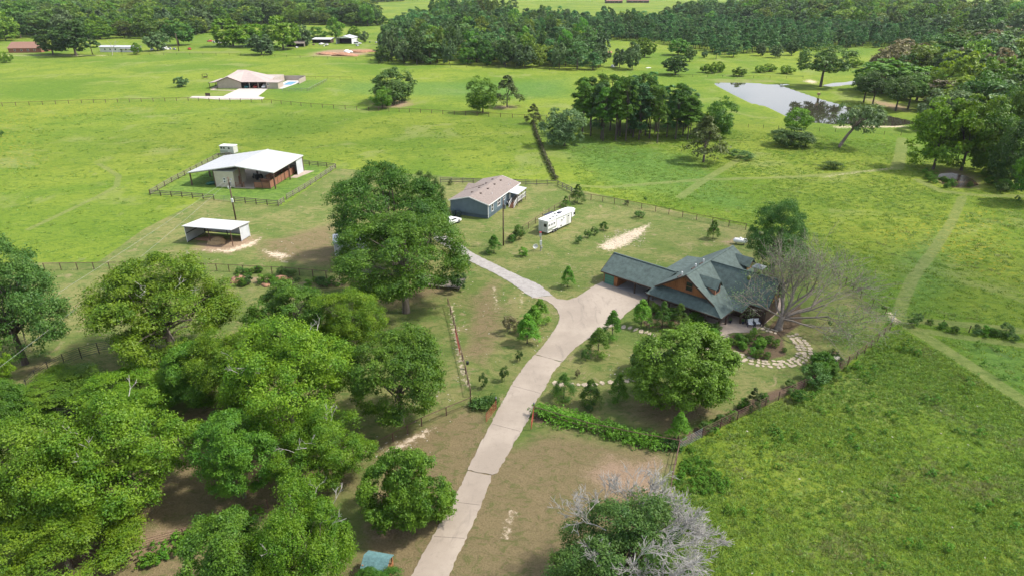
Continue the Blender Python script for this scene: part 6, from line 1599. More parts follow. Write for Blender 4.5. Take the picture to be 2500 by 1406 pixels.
# ------------------------------------------------------------------ hedge, beds, weeds
def leafy_line(name, label, pts, h, w, key, seed, cat='hedge', leaf=.24, dens=60, group=None):
    r = np.random.RandomState(seed); C = []; Nn = []
    W = [np.array(G2(p)) for p in pts]; o = W[0]
    for i in range(len(W) - 1):
        a, b = W[i], W[i + 1]; L = np.linalg.norm(b - a); n = int(L * dens)
        t = r.uniform(0, 1, n)
        base = a + (b - a) * t[:, None] + r.normal(size=(n, 2)) * w * .35
        hh = h * (0.65 + 0.35 * np.sin(t * L * 1.1 + seed) * np.sin(t * L * .37 + i)) 
        z = hh * r.uniform(0, 1, n) ** .6 * (1 - .5 * np.clip(np.abs(base - (a + (b - a) * t[:, None])).sum(1) / w, 0, 1))
        for j in range(n):
            d = unit(r, 12); d[:, 2] = np.abs(d[:, 2])
            C.append(np.array([base[j, 0] - o[0], base[j, 1] - o[1], z[j]]) + d * .32); Nn.append(d + np.array([0, 0, .4]))
    V, Q = leaf_quads(r, np.concatenate(C), np.concatenate(Nn), leaf)
    me = quad_mesh(name, V, Q); me.materials.append(M[key])
    ob = link(name, me, None, (o[0], o[1], 0)); return tag(ob, label, cat, group)
leafy_line('vine_hedge', 'thick bright green vine hedge on the fence right of the drive gate', [(1316, 1012), (1360, 1022), (1410, 1030), (1450, 1048)], 2.1, 1.9, 'leaf_weed', 3)
leafy_line('vine_hedge', 'lower right stretch of the vine hedge, towards the fence corner', [(1474, 1050), (1520, 1065), (1560, 1075), (1610, 1088)], 2.0, 1.8, 'leaf_weed', 4)
leafy_line('vine_hedge', 'dark low end of the hedge beside the tall sapling', [(1612, 1088), (1652, 1094)], 1.1, 1.1, 'leaf_dark', 5)
leafy_line('gate_vine', 'glossy dark vine on the left gate post', [(1160, 998), (1176, 990), (1205, 992)], 1.5, 1.5, 'leaf_dark', 6, 'vine')
leafy_line('fence_brush', 'brush grown along the overgrown cross fence', [(1301, 300), (1312, 340), (1334, 395), (1356, 440)], 1.3, .9, 'leaf_olive', 7, 'brush', .4, 7)
def bed(label, polyp, n, seed, sizes=(.6, 1.5), kinds=('shrub1', 'shrub2', 'shrub3'), group='garden plants', name='garden_shrub'):
    r = random.Random(seed); P = [G2(p) for p in polyp]; xs = [p[0] for p in P]; ys = [p[1] for p in P]; k = 0; tries = 0
    while k < n and tries < 4000:
        tries += 1; x = r.uniform(min(xs), max(xs)); y = r.uniform(min(ys), max(ys))
        if not inpoly(x, y, P): continue
        pr = PROTO[r.choice(kinds)]; s_ = r.uniform(*sizes) / 2; t = thing(name, label, 'shrub', (x, y, 0), r.uniform(0, 6), group)
        link('foliage', pr['crown'], t, None, None, (s_ * r.uniform(.9, 1.3), s_ * r.uniform(.9, 1.3), s_)); link('stems', pr['trunk'], t, None, None, (s_, s_, s_)); k += 1
bed('low leafy shrub in the mulch bed along the front porch', [(1575, 765), (1605, 748), (1750, 800), (1745, 828), (1700, 825), (1630, 795)], 26, 31, (.7, 1.6), group='shrubs of the porch bed')
bed('wispy shrub in the bed between patio and curved flagstone walk', [(1775, 845), (1800, 822), (1850, 818), (1900, 830), (1915, 860), (1870, 878), (1800, 862)], 26, 32, (.6, 1.5), ('shrub1', 'shrub3'), 'shrubs of the patio bed')
bed('leafy plant in the narrow bed along the five-rail pipe fence', [(1700, 1052), (1850, 975), (1960, 930), (1975, 940), (1850, 995), (1715, 1062)], 16, 33, (.5, 1.4), group='plants along the pipe fence')
bed('dense dark shrub in the thicket at the fence corner below the bare elm', [(1960, 930), (1980, 895), (2040, 880), (2060, 900), (2000, 940)], 14, 34, (1.4, 2.8), ('shrub1', 'shrub2'), 'shrubs of the fence corner thicket')
bed('weedy plant in the overgrown bed behind the grove', [(572, 672), (600, 662), (700, 668), (850, 690), (850, 706), (720, 700), (640, 706), (590, 700)], 46, 35, (.6, 1.6), ('shrub1', 'shrub2', 'shrub3'), 'weeds of the overgrown bed', 'weed_plant')
bed('lime-green reed clump on the near rim of the small brown pond', [(2252, 418), (2268, 415), (2290, 440), (2340, 456), (2390, 458), (2370, 464), (2310, 462), (2262, 442)], 20, 36, (.8, 1.8), ('shrub3', 'shrub1'), 'reeds of the small pond', 'reed_clump')
bed('leafy bush in the ditch bank on the right', [(2225, 778), (2300, 790), (2500, 812), (2500, 845), (2350, 818), (2240, 795)], 24, 37, (.5, 1.4), ('shrub1', 'shrub3', 'shrub2'), 'bushes of the ditch', 'ditch_bush')
bed('brush on the trampled ground beneath the trees above the small pond', [(2300, 405), (2480, 440), (2500, 480), (2420, 470), (2380, 425)], 10, 38, (1.5, 3.0), ('shrub2', 'shrub1'), 'brush above the small pond', 'brush')
for px, py, tp, w, l in [(1808, 388, 366, 56, 'pile of grey dead brush with green sprouts in front of the olive tree'), (2026, 412, 392, 52, 'low bushy clump alone in the pasture below the leaning tree'), (1560, 532, 514, 26, 'dark shrub at the end of the mown strip beyond the sand patch'), (2231, 795, 766, 30, 'dense bush at the start of the ditch, right of the sandy gap'),
                         (1575, 492, 480, 8, 'tiny bush against the pipe fence beyond the sand patch'), (1530, 500, 488, 12, 'little shrub on the pipe fence beyond the fruit trees'), (1742, 560, 548, 16, 'low shrub at the foot of the pipe fence left of the dark oak'), (1130, 650, 625, 46, 'dark shrub hanging at the lower right side of the short-trunked oak'),
                         (1117, 712, 660, 40, 'dark bush under the right edge of the short-trunked oak, by the fence'), (4, 335, 318, 14, 'tiny dark bush at the left edge of the meadow'), (1930, 967, 945, 26, 'dark green shrub standing over the five-rail fence'), (1950, 982, 950, 34, 'pale bluish bush straddling the five-rail fence'), (1722, 1052, 1028, 34, 'bluish bush behind the grey tube gate'),
                         (2482, 492, 478, 12, 'small dark bush near the right edge below the small pond')]:
    place('shrub1' if 'pale' in l or 'clump' in l else 'shrub2', px, py, tp, w, 'bush', l, 'bush')
for i, (px, py, s_, l) in enumerate([(583, 685, 1.5, 'left clay heap in the weedy bed'), (692, 686, 1.7, 'right clay heap in the weedy bed'), (650, 697, .8, 'small orange clay heap in front of the weedy bed')]):
    g = G(px, py); tag(blob('clay_heap', 'dirt_red', g.x, g.y, 0, s_, s_ * .8, s_ * .45, 40 + i), l, 'earth heap')
for i, (px, py, sx, sy, sz, l) in enumerate([(850, 137, 8, 4, 1.6, 'long red spoil heap by the far fence'), (800, 133, 7, 4, 1.2, 'flat red spoil heap left of the long one'), (885, 128, 8, 3, 1.4, 'rear brown spoil heap by the far fence')]):
    g = G(px, py); tag(blob('spoil_heap', 'dirt_red', g.x, g.y, 0, sx, sy, sz, 50 + i, amp=.35), l, 'earth heap')
g = G(849, 130); tag(blob('white_debris', 'white', g.x, g.y, .3, 2.5, 1.5, 1.6, 60, amp=.5), 'white rubbish poking out of the red spoil heap', 'rubbish')

# weeds and grass, uncountable
def tuft_src(key, seed, n, h, w, lm, blades=True):
    r = np.random.RandomState(seed); V = []; Q = []
    for i in range(n):
        a = r.uniform(0, 2 * pi); rad = r.uniform(0, .5) * w; x, y = rad * cos(a), rad * sin(a); L = h * r.uniform(.5, 1.1); b = r.uniform(0, 2 * pi)
        bx, by = cos(b) * .045 * w * 2, sin(b) * .045 * w * 2; lx, ly = cos(a) * L * .95, sin(a) * L * .95; k = len(V)
        V += [(x - bx, y - by, 0), (x + bx, y + by, 0), (x + bx * .6 + lx * .5, y + by * .6 + ly * .5, L * .55), (x + lx, y + ly, L * .6)]; Q.append((k, k + 1, k + 2, k + 3))
    me = quad_mesh(key, np.array(V), np.array(Q)); me.materials.append(M[lm]); return me
M['blade'] = leafmat('grass_blade', (0.125, 0.225, 0.020), (0.225, 0.31, 0.034), 0.35, 0.03, place_tint=((0.21, 0.205, 0.085), (0.085, 0.185, 0.030)))
M['blade2'] = leafmat('grass_blade_green', (0.10, 0.20, 0.024), (0.17, 0.27, 0.045), 0.35, 0.03)
def field(name, label, regions, n, key, srcmesh, size, seed, avoid=('lawn', 'dirt', 'sand', 'mown', 'mulch'), cat='grass', clump=None):
    r = np.random.RandomState(seed); pts = []
    P = [[G2(p) for p in reg] for reg in regions]
    A = []
    for q in P: xs = [p[0] for p in q]; ys = [p[1] for p in q]; A.append((min(xs), max(xs), min(ys), max(ys)))
    ar = np.array([(a[1] - a[0]) * (a[3] - a[2]) for a in A]); ar = ar / ar.sum()
    X = []; Y = []
    for q, a, f in zip(P, A, ar):
        k = int(n * f * 1.6) + 10; x = r.uniform(a[0], a[1], k); y = r.uniform(a[2], a[3], k)
        if clump:
            cx_ = r.uniform(a[0], a[1], max(3, int(k / clump))); cy_ = r.uniform(a[2], a[3], len(cx_)); idx = r.randint(0, len(cx_), k)
            x = cx_[idx] + r.normal(size=k) * 1.1; y = cy_[idx] + r.normal(size=k) * .8
        ins = sdist_poly(x, y, np.array(q)) > 0; X.append(x[ins]); Y.append(y[ins])
    X = np.concatenate(X); Y = np.concatenate(Y)
    mk = masks_at(X, Y); ok = np.ones(len(X), bool)
    for a in avoid: ok &= mk[a] < .45
    for PP in (POND, POND2, POND3): ok &= sdist_poly(X, Y, PP) < 0
    if n > 8000:
        f = .5 + .25 * np.sin(X * .23 + 1.7 * np.sin(Y * .11)) + .25 * np.sin(Y * .31 + 1.3 * np.sin(X * .17 + 2)); ok &= r.uniform(size=len(X)) < .3 + .8 * f
    X = X[ok][:n]; Y = Y[ok][:n]
    src = link(name, srcmesh, None, (float(X[0]), float(Y[0]), 0)); tag(src, label, cat, kind='stuff')
    s = r.uniform(size[0], size[1], len(X)); z = r.uniform(.6, 1.2, len(X)); a = r.uniform(0, 6.28, len(X))
    o = scatter_nodes(name, src, [(float(X[i]), float(Y[i]), float(s[i]), float(s[i] * z[i]), float(a[i])) for i in range(len(X))]); tag(o, label, cat)
NEAR = [[(1670, 1090), (2060, 905), (2190, 800), (2560, 1010), (2700, 1500), (1600, 1500), (1640, 1260)]]
MIDR = [[(1700, 545), (1420, 470), (1360, 330), (1800, 320), (2200, 345), (2560, 500), (2560, 1010), (2200, 800)]]
MIDL = [[(-60, 640), (240, 630), (500, 470), (560, 370), (740, 390), (1350, 440), (1290, 310), (760, 275), (-60, 280)]]
LAWN = [[(1650, 1080), (1300, 1040), (1210, 1160), (1060, 1500), (1600, 1500)], [(1140, 1000), (1200, 1000), (1140, 1140), (1000, 1420), (880, 1330), (900, 1130)]]
field('meadow_grass', 'tufted yellow-green grass of the near right meadow', NEAR, 30000, 't1', tuft_src('grass_tuft', 1, 12, .30, .6, 'blade'), (.4, 1.0), 71)
field('meadow_grass_green', 'darker green tufts among the near meadow grass', NEAR, 9000, 't2', tuft_src('grass_tuft_green', 2, 12, .30, .6, 'blade2'), (.4, 1.1), 72, clump=3)
field('pasture_grass', 'tall grass of the right-hand pasture', MIDR, 16000, 't3', tuft_src('pasture_tuft', 3, 10, .28, .7, 'blade'), (.5, 1.2), 73)
field('pasture_weeds', 'green weeds growing in patches through the pasture', MIDR, 9000, 't4', tuft_src('weed_tuft', 4, 10, .28, .7, 'blade2'), (.5, 1.3), 74, clump=3)
field('left_pasture_weeds', 'patches of green weeds in the bright left pasture', MIDL, 5000, 't5', tuft_src('left_weed_tuft', 5, 10, .28, .7, 'blade2'), (.5, 1.3), 75, clump=5)
wr = np.random.RandomState(9); Cw, Nw, _e = crown_points(wr, 'round', 1.0, .6, 0.0, 8, 4, 8, .4, .55); Vw, Qw = leaf_quads(wr, Cw, Nw, .16)
wm_ = quad_mesh('leafy_weed', Vw, Qw); wm_.materials.append(M['leaf_weed'])
field('leafy_weeds', 'bright broad-leaved weeds by the pipe fence on the right', [[(1665, 1130), (1720, 1110), (1790, 1180), (1760, 1215), (1640, 1195)], [(1660, 1095), (1700, 1090), (1690, 1110), (1660, 1115)]], 260, 't6', wm_, (.25, .6), 76, clump=9)
field('scattered_weeds', 'single broad-leaved weeds dotted over the right meadow', NEAR + [[(2190, 820), (2560, 860), (2560, 1010), (2250, 850)]], 300, 't7', wm_, (.35, .9), 77, clump=5)
field('orchard_weeds', 'undergrowth along the rail fence beneath the pecans', [[(300, 1370), (640, 1240), (650, 1260), (330, 1400)]], 160, 't8', wm_, (.6, 1.3), 78, avoid=())

# ------------------------------------------------------------------ bare elm and the dead boughs
def branches(r, start, d, L, rad, depth, mb, tips, spread=.5, up=.12, seg=3, decay=.74, kids=(2, 4)):
    p = Vector(start); pts = [p.copy()]; rs = [rad]; d = Vector(d).normalized()
    for i in range(seg):
        d = (d + Vector((r.gauss(0, .16), r.gauss(0, .16), r.gauss(0, .10) + up * .35))).normalized()
        p = p + d * (L / seg); pts.append(p.copy()); rs.append(rad * (1 - .42 * (i + 1) / seg))
    mb.tube(pts, rs, 6 if rad > .08 else (4 if rad > .03 else 3), cap=False)
    if depth == 0: tips.append((p, d)); return
    for k in range(r.randint(*kids)):
        t = r.uniform(.45, 1.0) if k else 1.0; i = min(seg - 1, int(t * seg)); q = pts[i].lerp(pts[i + 1], t * seg - i) if t < 1 else pts[-1]
        nd = (d + Vector((r.gauss(0, spread), r.gauss(0, spread), r.gauss(0, spread * .6) + up))).normalized()
        branches(r, q, nd, L * decay * r.uniform(.75, 1.15), max(rs[-1] * r.uniform(.55, .85), .022), depth - 1, mb, tips, spread, up, seg, decay, kids)
M['bark_elm'] = plain('elm_bark', (0.22, 0.185, 0.155), 0.9, 0.3, 3, b=0.6, bd=0.04)
g = G(1900, 803); he = height_at(g.x, g.y, 556)
E = thing('bare_elm', 'wide-spreading nearly leafless grey elm beside the green-roofed house', 'tree', (g.x, g.y, 0))
r = random.Random(21); mb = MB(); tips = []
mb.tube([(0, 0, -.3), (0, 0, .4), (.15, 0, 1.8), (.2, .1, 2.6)], [.6, .42, .36, .32], 10)
mains = [((.2, .1, 2.4), (-.05, .2, 1), 5.2, .30), ((.2, .1, 2.3), (.55, .25, .85), 5.0, .28), ((.2, 0, 2.0), (1.0, -.15, .45), 6.0, .27), ((.1, 0, 2.1), (-.9, -.3, .55), 4.6, .2),
         ((.2, .1, 2.4), (.35, .9, .75), 4.8, .25), ((.2, 0, 1.9), (.95, -.75, .28), 5.6, .22), ((.15, 0, 2.2), (-.35, .75, .8), 4.2, .20), ((.25, 0, 2.4), (.8, .45, .9), 5.2, .24), ((.25, 0, 2.2), (.35, -.5, .9), 4.2, .19), ((.25, 0, 2.1), (1.0, .35, .55), 6.2, .24), ((.25, 0, 2.0), (.9, -.35, .7), 5.8, .22), ((.2, .1, 2.2), (.6, .8, .6), 5.6, .22), ((.2, 0, 1.8), (.55, -1.0, .35), 5.0, .2)]
for s_, d_, L_, r_ in mains: branches(r, s_, d_, L_ * .92, r_ * .75, 4, mb, tips, .40, .05, 3, .75, (3, 4))
sc = he / max(v[2] for v in mb.v)
print('elm', he, sc, len(mb.v))
tk = mb.obj('trunk', M['bark_elm'], E, True); tk.scale = (1.22, 1.15, sc * .93)
nr = np.random.RandomState(5); C = []
for p, d in tips:
    if r.random() < .8:
        n = r.randint(3, 8); q = np.array(p)[None] + nr.normal(size=(n, 3)) * .38; C.append(q)
C = np.concatenate(C); V, Q = leaf_quads(nr, C, unit(nr, len(C)) * .5 + np.array([0, 0, .8]), .15)
lm_ = quad_mesh('elm_leaves', V, Q); lm_.materials.append(M['leaf_grey']); lf = link('crown', lm_, E); lf.scale = tk.scale
sel = [t_ for t_ in tips if (t_[0].x > 3 and t_[0].z < 8 and r.random() < .6) or r.random() < .10]
C = np.concatenate([np.array(p)[None] + nr.normal(size=(12, 3)) * .5 for p, d in sel]); V, Q = leaf_quads(nr, C, unit(nr, len(C)) * .5 + np.array([0, 0, .8]), .16)
lm_ = quad_mesh('elm_leaf_sprays', V, Q); lm_.materials.append(M['leaf_green']); lf = link('leaf_sprays', lm_, E); lf.scale = tk.scale
for i in range(9):
    p, d = tips[(i * 97) % len(tips)]
    b_ = blob('mistletoe', 'leaf_olive', p.x * 1.08, p.y, p.z * sc, .3, .3, .28, 70 + i, E, .3, 2, flat=False)

D = place('oak2', 1520, 1450, 1172, 350, 'dying_oak', 'dark green oak bristling with dead silver branches at the bottom of the picture', 'tree')
for c in D.children:
    if c.name.startswith('crown'): c.scale = (c.scale[0] * .92, c.scale[1] * .92, c.scale[2] * .93)
hd = height_at(D.location.x, D.location.y, 1172)
r = random.Random(33); mb = MB(); tips = []
W0 = 350 / FPX * zc_of(D.location.y, hd * .6) / 2
for i in range(25):
    a = i * 2.4 if i >= 15 else [-.15, .25, -.5, -.9, .6, -1.2, 1.0, 1.5, 2.2, -1.7, 2.8, -2.3, -.3, -.7, .1][i]
    rr_ = W0 * r.uniform(.3, .62) if i >= 15 else W0 * [.5, .5, .55, .5, .35, .45, .3, .45, .5, .4, .45, .4, .25, .3, .75][i]; z = hd * r.uniform(.5, .8) if i >= 15 else hd * [.62, .66, .58, .60, .75, .55, .8, .72, .66, .6, .7, .62, .8, .74, .5][i]
    if i >= 15: a = -1.6 + (i - 15) * .3
    z *= .82; a_ = a - D.rotation_euler.z
    s_ = (cos(a_) * rr_ * .8 + cos(-D.rotation_euler.z) * W0 * .04, sin(a_) * rr_ * .8 + sin(-D.rotation_euler.z) * W0 * .04, z * .92); d_ = (cos(a_) * 1.0, sin(a_) * 1.0, .25)
    branches(r, s_, d_, W0 * .30, .06, 4, mb, tips, .42, .06, 3, .74, (3, 4))
mb.obj('dead_branches', plain('silver_dead_wood', (0.37, 0.35, 0.325), .8, .25, 4, b=.2), D, True, label='bare silver-grey dead branches')
# dead twigs in the pecans beside the feeder
for i, (px, py, z, l) in enumerate([(812, 1190, 9.0, 0), (800, 1270, 8.5, 0), (380, 960, 9, 0), (470, 990, 9, 0), (560, 1240, 8, 0), (250, 1330, 8, 0)]):
    pass
# bare limbs showing in the grove, children of their trees
for ti, seed in ((7, 3), (13, 4), (4, 5), (1, 6), (12, 7)):
    tr = T[ti]; r = random.Random(seed); mb = MB(); tips = []; c = [x for x in tr.children if x.name.startswith('crown')][0]; R_ = PROTO['pecan1']['R'] * c.scale[0]; h_ = PROTO['pecan1']['H'] * c.scale[2]
    for k in range(6):
        a = r.uniform(0, 6.28); rr_ = R_ * r.uniform(.3, .75); branches(r, (cos(a) * rr_, sin(a) * rr_, h_ * r.uniform(.62, .78)), (cos(a) * .7, sin(a) * .7, .6), 1.0, .04, 2, mb, tips, .5, .1, 3, .7, (2, 3))
    mb.obj('bare_twigs', M['bark_pale'], tr, True)['kind'] = 'stuff'

# ------------------------------------------------------------------ far buildings
F = thing('tan_house', 'wide tan house with a pinkish metal roof and a three-bay carport', 'house', (*G2((589, 217)), 0), 0)
# local: x right, y away; the front left corner of the carport is the origin
MB().box(-10.6, 0, 0, .2, 0, 2.9).obj('wall', M['tan_wall'], F)
MB().slab([(-10.6, 0, 2.9), (0, 0, 2.9), (-5.3, 0, 5.0)], .2, dirv=(0, 1, 0)).obj('gable_wall', M['tan_wall'], F)
MB().box(-10.6, 12, 6.5, 24, 0, 2.9).obj('wall', M['tan_wall'], F)
MB().box(11.8, 17.0, -.9, 6.5, 0, 2.8).obj('wall', M['tan_wall'], F)
MB().box(-10.6, -10.4, 0, 24, 0, 2.9).obj('wall', M['tan_wall'], F)
rf = lambda *p: MB().slab(list(p), .15)
rf((-5.3, -.4, 5.1), (0.6, -.4, 2.85), (0.6, 9, 2.85), (-1.6, 13, 6.4), (-5.3, 13, 6.4)).obj('roof', M['roof_tan'], F)
rf((-5.3, -.4, 5.102), (-5.3, 13, 6.402), (-11.0, 13, 2.9), (-11.0, -.4, 2.85)).obj('roof', M['roof_tan'], F)
rf((.6, -.5, 2.85), (12.4, -.5, 2.85), (12.4, 6, 3.1), (-1.6, 13, 6.4)).obj('roof', M['roof_tan'], F)
rf((-1.6, 13, 6.402), (12.4, 6, 3.1), (11.0, 14, 3.4), (3.5, 24.4, 2.9)).obj('roof', M['roof_tan'], F)
rf((-5.3, 13, 6.403), (-1.6, 13, 6.403), (3.5, 24.4, 2.9), (-11.0, 24.4, 2.9)).obj('roof', M['roof_tan'], F)
rf((-11.0, 13, 2.9), (-5.3, 13, 6.403), (-11.0, 24.4, 2.9)).obj('roof', M['roof_tan'], F)
rf((-14.3, -.2, 2.5), (-11.0, -.2, 2.86), (-11.0, 14, 2.86), (-14.3, 14, 2.5)).obj('porch_roof', M['roof_tan'], F)
rf((12.0, -1.2, 2.9), (17.3, -1.2, 2.8), (17.3, 6.8, 2.8), (12.0, 6.8, 2.9)).obj('roof', M['roof_tan'], F)
for x in (.1, 4.0, 7.9, 11.7): MB().box(x - .12, x + .12, -.2, .04, 0, 2.75).obj('carport_post', M['tan_wall'], F)
for y in (.2, 6.5, 13): MB().box(-14.2, -14.0, y, y + .2, 0, 2.5).obj('porch_post', M['wood_dark'], F)
MB().box(0, 11.8, 6.3, 6.5, 0, 2.9).obj('carport_back_wall', M['wood_dark'], F)
MB().beam((-14.3, -.45, 2.45), (-10.9, -.45, 2.8), .05, .2).obj('fascia', M['wood_dark'], F); m = MB(); m.beam((-11, -.45, 2.8), (-5.3, -.45, 5.0), .06, .2); m.beam((-5.3, -.45, 5.0), (.6, -.45, 2.8), .06, .2); m.beam((.6, -.54, 2.78), (12.4, -.54, 2.78), .06, .2); m.obj('fascia', M['wood_dark'], F)
MB().box(8.5, 22.0, 24.8, 25.0, 0, 2.3).obj('court_wall', M['tan_wall'], F); MB().box(21.8, 22.0, 14, 25, 0, 2.0).obj('court_wall', M['tan_wall'], F)
MB().box(-13.9, -10.6, -.5, 14, 0, .1).obj('porch_floor', M['concrete'], F)
window(F, 12.6, -.9, 1.9, .6, .8, 'u', -1, 'white', 0)
ox, oy = F.location.x, F.location.y
slabpoly('pool_terrace', [(ox + 17, oy - .5), (ox + 18.5, oy - .5), (ox + 22, oy + 24.8), (ox + 13, oy + 24.8), (ox + 13, oy + 7), (ox + 17, oy + 7)], -.05, .06, plain('terrace', (.48, .45, .42), .8, .05))
t = tag(MB().box(-2, 2, -5, 5, 0, .09).obj('swimming_pool', M['pool']), 'blue swimming pool on the terrace right of the tan house', 'pool'); t.location = (ox + 17.2, oy + 15.5, 0)
car('parked_car', 'teal car in the left bay of the tan house carport', ox + 2.2, oy + 2.8, radians(-92), 'teal_car')
car('parked_car', 'red car in the middle bay of the tan house carport', ox + 6.0, oy + 2.8, radians(-88), 'red_car')
car('parked_car', 'white car in the right bay of the tan house carport', ox + 9.9, oy + 2.6, radians(-90), 'white_gloss', 4.8, 1.85, 1.6, True)
T.append(place('shrub3', 652, 190, 183, 22, 'courtyard_bush', 'leafy bush in the courtyard corner of the tan house', 'bush'))
g = G(501, 193); t = thing('lawn_swing', 'small dark garden swing on a slab left of the tan house', 'swing', (g.x, g.y, 0))
m = MB(); m.beam((-1.2, -.7, 0), (-1.2, 0, 2.2), .12); m.beam((-1.2, .7, 0), (-1.2, 0, 2.2), .12); m.beam((1.2, -.7, 0), (1.2, 0, 2.2), .12); m.beam((1.2, .7, 0), (1.2, 0, 2.2), .12); m.beam((-1.2, 0, 2.2), (1.2, 0, 2.2), .14); m.obj('frame', M['wood_dark'], t); m = MB(); m.box(-.8, .8, -.25, .25, .5, .6); m.box(-.8, .8, .22, .3, .6, 1.1); m.obj('seat', M['wood_dark'], t)
g = G(508, 237); t = thing('entrance_sign', 'dark square board standing on the apron of the tan house drive', 'sign', (g.x, g.y, 0)); MB().box(-1.0, 1.0, -.05, .05, .3, 1.5).obj('board', M['wood_dark'], t); MB().box(-.95, -.85, -.04, .04, 0, .3).obj('post', M['wood_dark'], t); MB().box(.85, .95, -.04, .04, 0, .3).obj('post', M['wood_dark'], t)

def shed(name, label, px, py, w, d, h, hr, rz, wall, roof, cat='shed', openf=True, depthz=0, windows=0, ridge='x'):
    g = G(px, py); t = thing(name, label, cat, (g.x, g.y, 0), rz)
    MB().box(0, w, d - .15, d, 0, h).obj('wall', M[wall], t); MB().box(0, .15, 0, d, 0, h).obj('wall', M[wall], t); MB().box(w - .15, w, 0, d, 0, h).obj('wall', M[wall], t)
    if not openf:
        MB().box(.15, w - .15, 0, .15, 0, h).obj('wall', M[wall], t)
        for k in range(windows): window(t, w * (k + 1) / (windows + 1), 0, h * .55, .9, .9, 'u', -1, 'white', 0)
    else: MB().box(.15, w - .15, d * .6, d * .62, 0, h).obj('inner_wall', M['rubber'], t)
    if ridge == 'x':
        MB().slab([(-.4, -.5, h), (w + .4, -.5, h), (w + .4, d / 2, hr), (-.4, d / 2, hr)], .15).obj('roof', M[roof], t)
        MB().slab([(-.4, d / 2, hr - .002), (w + .4, d / 2, hr - .002), (w + .4, d + .5, h), (-.4, d + .5, h)], .15).obj('roof', M[roof], t)
    elif ridge == 'y':
        MB().slab([(-.4, -.5, h), (w / 2, -.5, hr), (w / 2, d + .5, hr), (-.4, d + .5, h)], .15).obj('roof', M[roof], t)
        MB().slab([(w / 2, -.5, hr - .002), (w + .4, -.5, h), (w + .4, d + .5, h), (w / 2, d + .5, hr - .002)], .15).obj('roof', M[roof], t)
        MB().slab([(0, 0, h), (w, 0, h), (w / 2, 0, hr - .15)], .15, dirv=(0, 1, 0)).obj('gable_wall', M[wall], t)
    else: MB().slab([(-.4, -.6, h + .1), (w + .4, -.6, h + .1), (w + .4, d + .4, hr), (-.4, d + .4, hr)], .15).obj('roof', M[roof], t)
    return t
shed('brick_house', 'low brick house with a reddish-brown hipped roof at the upper left', 22, 130, 20, 14, 2.8, 6.2, .12, 'brick', 'shingle_red', 'house', False, 0, 4)
shed('trailer_home', 'long white trailer home at the upper left', 245, 128, 25, 6, 3.2, 4.0, -.05, 'white', 'metal_white', 'mobile home', False, 0, 6)
shed('porch_shelter', 'low white awning in front of the trailer home', 296, 128.6, 9, 3, 2.3, 2.8, -.05, 'steel', 'metal_white', 'awning', True, 0, 0, 's')
shed('garage', 'white metal garage with a dark open front, far beyond the fence', 821, 108, 12, 14, 4.0, 5.6, -.1, 'white', 'metal_white', 'garage', True, 0, 0, 'y')
shed('open_shed', 'old grey open shed far beyond the fence, left of the garage', 700, 116, 12, 8, 2.4, 3.6, .15, 'wood_fence', 'wood_fence', 'shed', True)
shed('lean_to', 'dark junk-filled lean-to between the old shed and the garage', 763, 106, 14, 7, 2.6, 3.4, -.1, 'wood_dark', 'offwhite', 'shed', True, 0, 0, 's')
shed('distant_house', 'pale roofed house glimpsed high in the left woods', 415, 26, 28, 14, 5, 8, .1, 'white', 'metal_white', 'house', False, 0, 3)
shed('distant_house', 'grey gabled house glimpsed in the woods above the garage', 818, 44, 14, 12, 6, 11, .3, 'offwhite', 'offwhite', 'house', False, 0, 2, 'y')
shed('red_roof_house', 'long house with a pale red roof at the upper right', 2384, 26, 44, 18, 4, 8, -.1, 'brick', 'red_metal', 'house', False, 0, 5)
shed('camper', 'white camper parked left of the red-roofed house', 2358, 24, 18, 5, 5, 5.4, -.1, 'white', 'offwhite', 'camper', False, 0, 3, 's')
shed('ranch_buildings', 'dark low buildings at the top edge beyond the far pasture', 1480, 9, 30, 12, 4, 8, .1, 'wood_dark', 'shingle_red', 'house', False, 0, 3)
shed('ranch_buildings', 'second dark low building at the top edge, right of the first', 1530, 8, 40, 12, 4, 7, -.1, 'wood_dark', 'shingle_red', 'house', False, 0, 3)
shed('white_outbuilding', 'white wall glimpsed in the right woods below the red-roofed house', 2360, 62, 14, 6, 3.5, 4, 0, 'white', 'white', 'shed', False, 0, 0, 's')
g = G(873, 109); car('pickup', 'white pickup parked right of the white garage', g.x, g.y, 0.1, 'white_gloss', 5.6, 2.0, 1.9, True)
JG = 'scrap vehicles of the junk yard'
for i, (px, py, pt, l) in enumerate([(528, 106, 'white_gloss', 'white scrap car left of the yellow-green trees, farthest left'), (541, 107, 'offwhite', 'pale scrap car next to the farthest left one'), (552, 105, 'white_gloss', 'white scrap car nearest to the yellow-green trees'),
                                     (514, 103, 'red_car', 'orange-red vehicle left of the scrap cars'), (785, 110, 'white_gloss', 'white boat-like wreck before the lean-to'), (798, 112, 'offwhite', 'pale wreck between lean-to and garage'), (372, 124, 'white_gloss', 'pale vehicle right of the trailer home'), (463, 122, 'red_car', 'rusty red trailer under the distant light pole'), (378, 75, 'white_gloss', 'white vehicle in the gap of the left woods')]):
    g = G(px, py); car('scrap_car', l, g.x, g.y, .3 * i, pt, group=JG)
r = random.Random(44)
